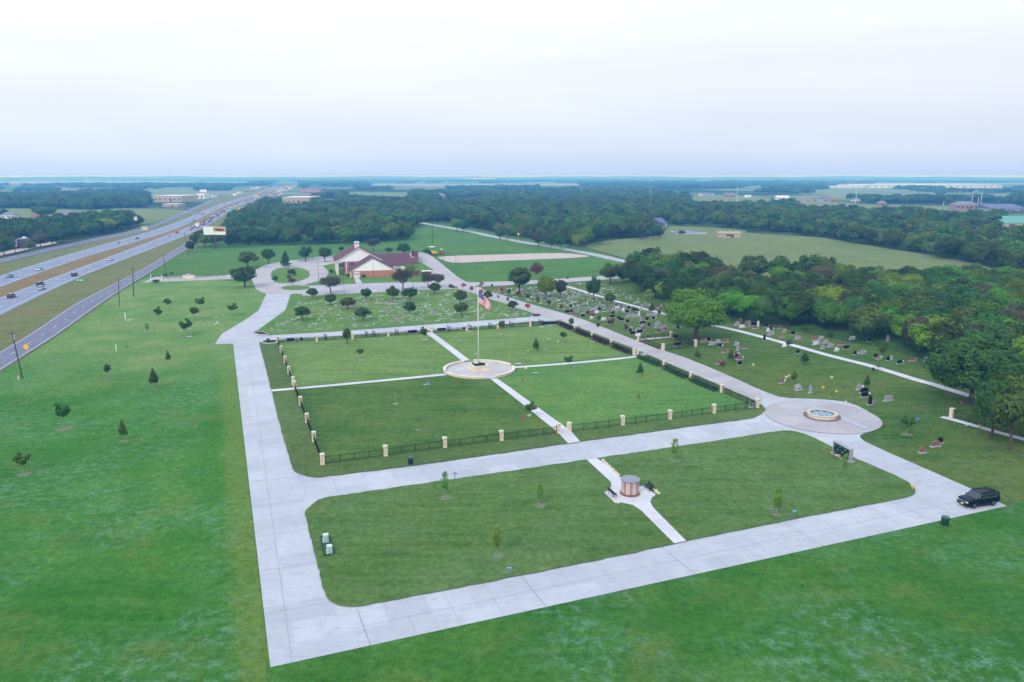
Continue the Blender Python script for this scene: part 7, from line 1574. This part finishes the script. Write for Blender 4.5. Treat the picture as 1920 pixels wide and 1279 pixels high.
# grey bench in the right lawn
p = G(1497, 731); e = empty('stone_bench', (p.x, p.y, .05), GA + .2, 'pale grey granite bench alone in the right lawn', 'bench'); gg = GRANITE['g']
mb = MB(); mb.box((0, 0, 0), (2.0, 1.2, .1)); mb.build('base', SLAB, e); mb = MB(); mb.box((0, 0, .5), (1.7, .55, .12)); mb.build('seat', SLAB, e)
for sx in (-.6, .6): mb = MB(); mb.box((sx, 0, .1), (.2, .45, .4)); mb.build('leg', gg, e)
mb = MB(); mb.box((0, .3, .55), (1.7, .12, .6)); mb.build('backrest', SLAB, e)

# ================================================================== DISTANT BUILDINGS
WALLC = {'w': mat('far_white', (.75, .75, .76)), 't': mat('far_tan', (.5, .40, .29)), 'b': mat('far_brick', (.34, .20, .17)), 'g': mat('far_grey', (.4, .41, .45)), 'p': mat('far_plum', (.20, .17, .24))}
ROOFC = {'w': mat('far_roof_white', (.72, .72, .74)), 'g': mat('far_roof_grey', (.2, .21, .25)), 'b': mat('far_roof_blue', (.12, .14, .27)), 'r': mat('far_roof_red', (.36, .12, .10)), 'gn': mat('far_roof_green', (.12, .36, .30)), 't': mat('far_roof_tan', (.42, .36, .3))}
def house(x0, x1, y, top, wc, rc, lab, kind='gable', dep=None, rz=0, name='house', cat='house', wall=.55, nwin=3):
    a = G(x0, y); b = G(x1, y); W = (b - a).length; h = pxh((x0 + x1) / 2, y, top); dep = dep or W * .6; c = (a + b) / 2
    e = empty(name, (c.x, c.y + dep / 2, .05), rz, lab, cat); hw = h * wall if kind != 'flat' else h * .93; mb = MB(); mb.box((0, 0, 0), (W, dep, hw)); mb.build('wall', WALLC[wc], e)
    if kind == 'flat': mb = MB(); mb.box((0, 0, hw), (W * 1.01, dep * 1.02, h * .07)); mb.build('roof', ROOFC[rc], e)
    else:
        mb = MB(); k = .5 if kind == 'hip' else 0; ov = .5; x_ = W / 2 + ov; y_ = dep / 2 + ov; r = W / 2 * (1 - k) + (ov if not k else 0)
        mb.add([(-x_, -y_, hw), (x_, -y_, hw), (x_, y_, hw), (-x_, y_, hw), (-r, 0, h), (r, 0, h)], [(0, 1, 5, 4), (2, 3, 4, 5), (1, 2, 5), (3, 0, 4), (3, 2, 1, 0)]); mb.build('roof', ROOFC[rc], e)
    for i in range(nwin): mb = MB(); mb.box((W * ((i + .5) / nwin - .5), -dep / 2 - .04, hw * .35), (W / nwin * .35, .1, hw * (.35 if kind != 'flat' else .2))); mb.build('window', GLASS, e)
    mb = MB(); mb.box((W * .12, -dep / 2 - .05, 0), (min(W * .12, 3), .12, hw * .6)); mb.build('door', mat('far_door', (.1, .07, .06)), e)
    return e
house(1348, 1389, 446, 435, 't', 't', 'tan metal barn with open dark bay at the far edge of the pasture', wall=.75, name='barn', cat='barn', nwin=1)
house(1219, 1251, 426, 409, 'g', 'b', 'house with steep blue grey hipped roof among trees', 'hip', wall=.3)
house(1884, 1960, 425, 407, 't', 'gn', 'long barn with green metal roof at the right border', wall=.35, name='barn', cat='barn', dep=40)
house(1792, 1834, 394, 378, 'b', 'g', 'large two storey brick house below the transmission masts', 'hip', wall=.6, nwin=5)
house(1860, 1925, 396, 384, 'g', 'b', 'long low building with slate blue roof at the right border', wall=.35, name='hall', cat='building', dep=60)
house(1622, 1878, 353, 346.3, 'w', 'w', 'immense white warehouse stretching below the right horizon', 'flat', dep=250, name='warehouse', cat='warehouse', nwin=20)
house(1560, 1625, 353, 349.5, 'w', 'w', 'low white warehouse left of the immense one', 'flat', dep=150, name='warehouse', cat='warehouse', nwin=6)
house(868, 930, 337.8, 334, 'w', 'w', 'tiny white building row on the horizon right of centre', 'flat', dep=300, name='warehouse', cat='warehouse', nwin=8)
house(776, 797, 339.5, 337.4, 'w', 'w', 'tiny white shed near the horizon at the centre', 'flat', dep=100, name='shed', cat='shed', nwin=2)
for i, (x0, x1, y, t, wc, rc, k) in enumerate(((1311, 1318, 367, 361, 'w', 'g', 'gable'), (1320, 1332, 367, 361.5, 'g', 'g', 'gable'), (1334, 1339, 366, 362, 'w', 'g', 'gable'), (1360, 1378, 370, 362, 'b', 'g', 'gable'), (1397, 1408, 371, 366, 'w', 'w', 'gable'), (1457, 1480, 375, 367, 'w', 'w', 'gable'), (1498, 1526, 377, 370, 't', 'g', 'hip'), (1535, 1556, 378, 369, 'g', 'b', 'hip'), (1556, 1568, 378, 371, 'b', 'r', 'gable'), (1598, 1612, 378, 372, 'w', 'g', 'gable'), (1647, 1662, 386, 377, 'b', 'g', 'hip'), (1343, 1363, 384, 378, 'w', 'w', 'gable'), (1460, 1467, 353.5, 350.5, 'w', 'w', 'flat'), (1475, 1483, 354, 350.5, 'w', 'w', 'flat'), (1523, 1532, 353, 350, 'w', 'w', 'flat'))):
    house(x0, x1, y, t, wc, rc, '%s distant house, %s counted left to right beyond the pasture woods' % ({'w': 'white', 'g': 'grey', 'b': 'brick', 't': 'tan'}[wc], ORD[i + 1]), k, nwin=3)
house(530, 580, 384, 370, 't', 'w', 'long tan commercial building with pale roof behind the wood', 'flat', dep=70, name='commercial_building', cat='building', nwin=6)
house(547, 562, 389, 383.5, 'b', 'w', 'small building with white roof in front of the long tan one', name='shed', cat='building', nwin=1)
house(560, 598, 362, 356.5, 'b', 'r', 'long far building with thin red roof', wall=.5, dep=60, name='commercial_building', cat='building', nwin=5)
house(750, 766, 373, 366, 'b', 'g', 'brown brick house at the end of the tan field', 'hip'); house(804, 834, 373, 362, 'b', 'g', 'wide brown brick building beyond the tan field', 'hip', name='school', cat='building', nwin=6)
house(287, 341, 379, 367.5, 't', 'w', 'tan commercial block with white roof left of the highway', 'flat', dep=70, name='commercial_building', cat='building', nwin=6)
house(305, 334, 388, 382.5, 't', 'w', 'lower annex in front of the tan commercial block', 'flat', dep=25, name='commercial_building', cat='building', nwin=4)
house(368, 384, 373, 363, 'w', 'w', 'white kiosk building under the tall pylon sign', 'flat', dep=25, name='shop', cat='shop', nwin=2); house(385, 400, 371, 365, 'w', 'g', 'low shop right of the tall pylon sign', 'flat', dep=25, name='shop', cat='shop', nwin=2)
house(2, 28, 410, 398, 'w', 'g', 'white farmhouse with grey roof at the left border', 'hip'); house(57, 75, 410, 402.5, 't', 'r', 'small tan house partly behind a big round tree', nwin=2); house(108, 134, 408, 395, 'w', 'g', 'white house with grey roof right of the big round tree', 'hip')
plant('wood', 84, 410, 44, 386, 'big domed tree between two farmhouses'); plant('wood', 8, 408, 14, 392, 'tree at the left border beside the white farmhouse')
for (x0, x1, y, t, wc, rc, lab) in ((1012, 1026, 397, 389, 'r', 'r', 'small red roofed house peeking out of the central wood'), (958, 968, 386, 380, 'b', 'r', 'tiny reddish house in the central wood'), (838, 850, 404, 397, 'g', 'g', 'grey roofed house half hidden in the wood edge'), (1104, 1120, 405, 399.5, 't', 't', 'tan shed in a small clearing of the wood'), (1176, 1190, 406, 401, 'w', 'g', 'white shed in the clearing right of the tan one')): house(x0, x1, y, t, wc if wc != 'r' else 'b', rc, lab, nwin=2)
# farm supply yard at the left border
e = house(20, 46, 466, 449, 'p', 'g', 'plum coloured slatted shed facing the frontage road', wall=.95, kind='flat', dep=12, name='shed', cat='shed', nwin=0)
p = G(28, 467); s_ = PXM(p); hh = pxh(28, 467, 456); e = empty('round_sign', (p.x, p.y - .8, .1), 0, 'white billboard with a red ring standing before the plum shed', 'sign'); mb = MB(); mb.cyl((0, .1, 0), (0, .1, hh - 1), .2, n=8); mb.build('post', METAL, e)
mb = MB(); mb.box((0, 0, hh - 2.2), (4.4, .25, 4.4)); mb.build('board', WHITE, e); mb = MB(); mb.cyl((0, -.2, hh), (0, -.14, hh), 1.7, n=28); mb.build('ring', mat('sign_red', (.6, .03, .04)), e); mb = MB(); mb.cyl((0, -.26, hh), (0, -.2, hh), 1.05, n=24); mb.build('ring_centre', WHITE, e); mb = MB(); mb.cyl((0, -.32, hh), (0, -.26, hh), .42, n=20); mb.build('dot', mat('sign_red', (.6, .03, .04)), e)
for (x, y, t, w, lab) in ((22, 459, 446, 13, 'silver storage tank behind the plum shed, left'), (47, 460, 444, 13, 'silver storage tank behind the plum shed, right')):
    p = G(x, y); s_ = PXM(p); r = w / s_ / 2; h = pxh(x, y, t); e = empty('storage_tank', (p.x, p.y, .1), 0, lab, 'tank'); mb = MB(); mb.lathe([(r, 0), (r, h * .75)], 24); mb.build('shell', METAL, e); mb = MB(); mb.lathe([(r * 1.03, h * .75), (r * .3, h * .97), (0, h)], 24); mb.build('roof', WHITE, e)
pole(29, 476, 430, 'utility pole with stacked crossarms in front of the round red sign', .18, 3.0)
pole(107, 442, 410, 'utility pole in the left tree belt', .18, 1.6); pole(224, 434, 414, 'utility pole right of the left tree belt', .18, 1.6)
for (x, y, w, t) in ((8, 478, 40, 446), (56, 472, 17, 450), (76, 464, 34, 438), (98, 460, 30, 434), (120, 455, 40, 424), (200, 436, 44, 408), (222, 424, 26, 396)): plant('wood', x, y, w, t, 'tree at the road side of the left belt, crown centre %d steps from the left border' % (x // 8 + 1) if 0 else 'tree in the front of the left belt, %s from the left border' % ORD[[8, 56, 76, 98, 120, 200, 222].index(x) + 1])
# water tower far left
p = G(163, 338.5); e = empty('water_tower', (p.x, p.y, 0), 0, 'pale water tower on the left horizon', 'water tower'); hgt = 45
mb = MB(); mb.lathe([(4, 0), (3, 4), (2.6, hgt * .7), (4, hgt * .75)], 16); mb.build('stem', WALLC['w'], e, smooth=True); mb = MB(); mb.lathe([(0, hgt * .72), (7, hgt * .76), (9.5, hgt * .86), (8, hgt * .95), (0, hgt)], 24); mb.build('tank', WALLC['w'], e, smooth=True)
# roadside businesses far up the highway
shops = []; sr = random.Random(12); cols = ['w', 't', 'b', 'g', 'w']
for i in range(46):
    y = sr.choice((351, 352, 354, 356, 358, 361, 364, 368)) + sr.uniform(-1, 1); side_ = sr.random() < .65
    ed = np.interp(y, [347, 360, 368, 378], [528, 503, 488, 470]); ed2 = np.interp(y, [347, 360, 368, 378], [515, 468, 440, 405]); x = ed + sr.uniform(6, 30) if side_ else ed2 - sr.uniform(4, 26)
    if 400 < x < 560: shops.append((x, house(x, x + sr.uniform(3, 8), y, y - sr.uniform(1.6, 3.2), sr.choice(cols), sr.choice(['w', 'g', 'r', 'w']), 'shop', 'flat', name='shop', cat='shop', nwin=1, dep=18)))
shops.sort(key=lambda t: t[0])
for i, (x, e) in enumerate(shops): e['group'] = 'far shops along the highway'; e['label'] = 'tiny flat roofed shop along the distant highway, %s from the left' % ordn(i + 1)
for (x, y, c, lab) in ((500, 374, OR_, 'orange shop sign beside the distant highway'), (506, 374, mat('sign_pink', (.7, .1, .15)), 'red shop sign right of the orange one'), (481, 372, mat('sign_amber', (.8, .5, .05)), 'amber sign beside the distant highway'), (440, 369, WHITE, 'white sign board left of the distant highway')): board(x, y, y - 6, y - 2, 5.5, .15, lab, c, 1, 'shop_sign', 'sign')

# ================================================================== HAZE
def haze():
    mb = MB(); mb.box((0, 0, -1.5), (50000, 50000, 49.0))
    m = bpy.data.materials.new('haze_air'); m.use_nodes = True; n = m.node_tree.nodes; n.clear()
    o = n.new('ShaderNodeOutputMaterial'); v = n.new('ShaderNodeVolumePrincipled'); v.inputs['Color'].default_value = HAZE_C; v.inputs['Absorption Color'].default_value = (1, 1, 1, 1); v.inputs['Density'].default_value = HAZE_D; v.inputs['Anisotropy'].default_value = 0.0
    m.node_tree.links.new(v.outputs[0], o.inputs['Volume']); h = mb.build('haze', m); tag(h, kind='stuff')
HAZE_D = 0.00030; HAZE_C = (0.12, 0.42, 1.0, 1)
haze()
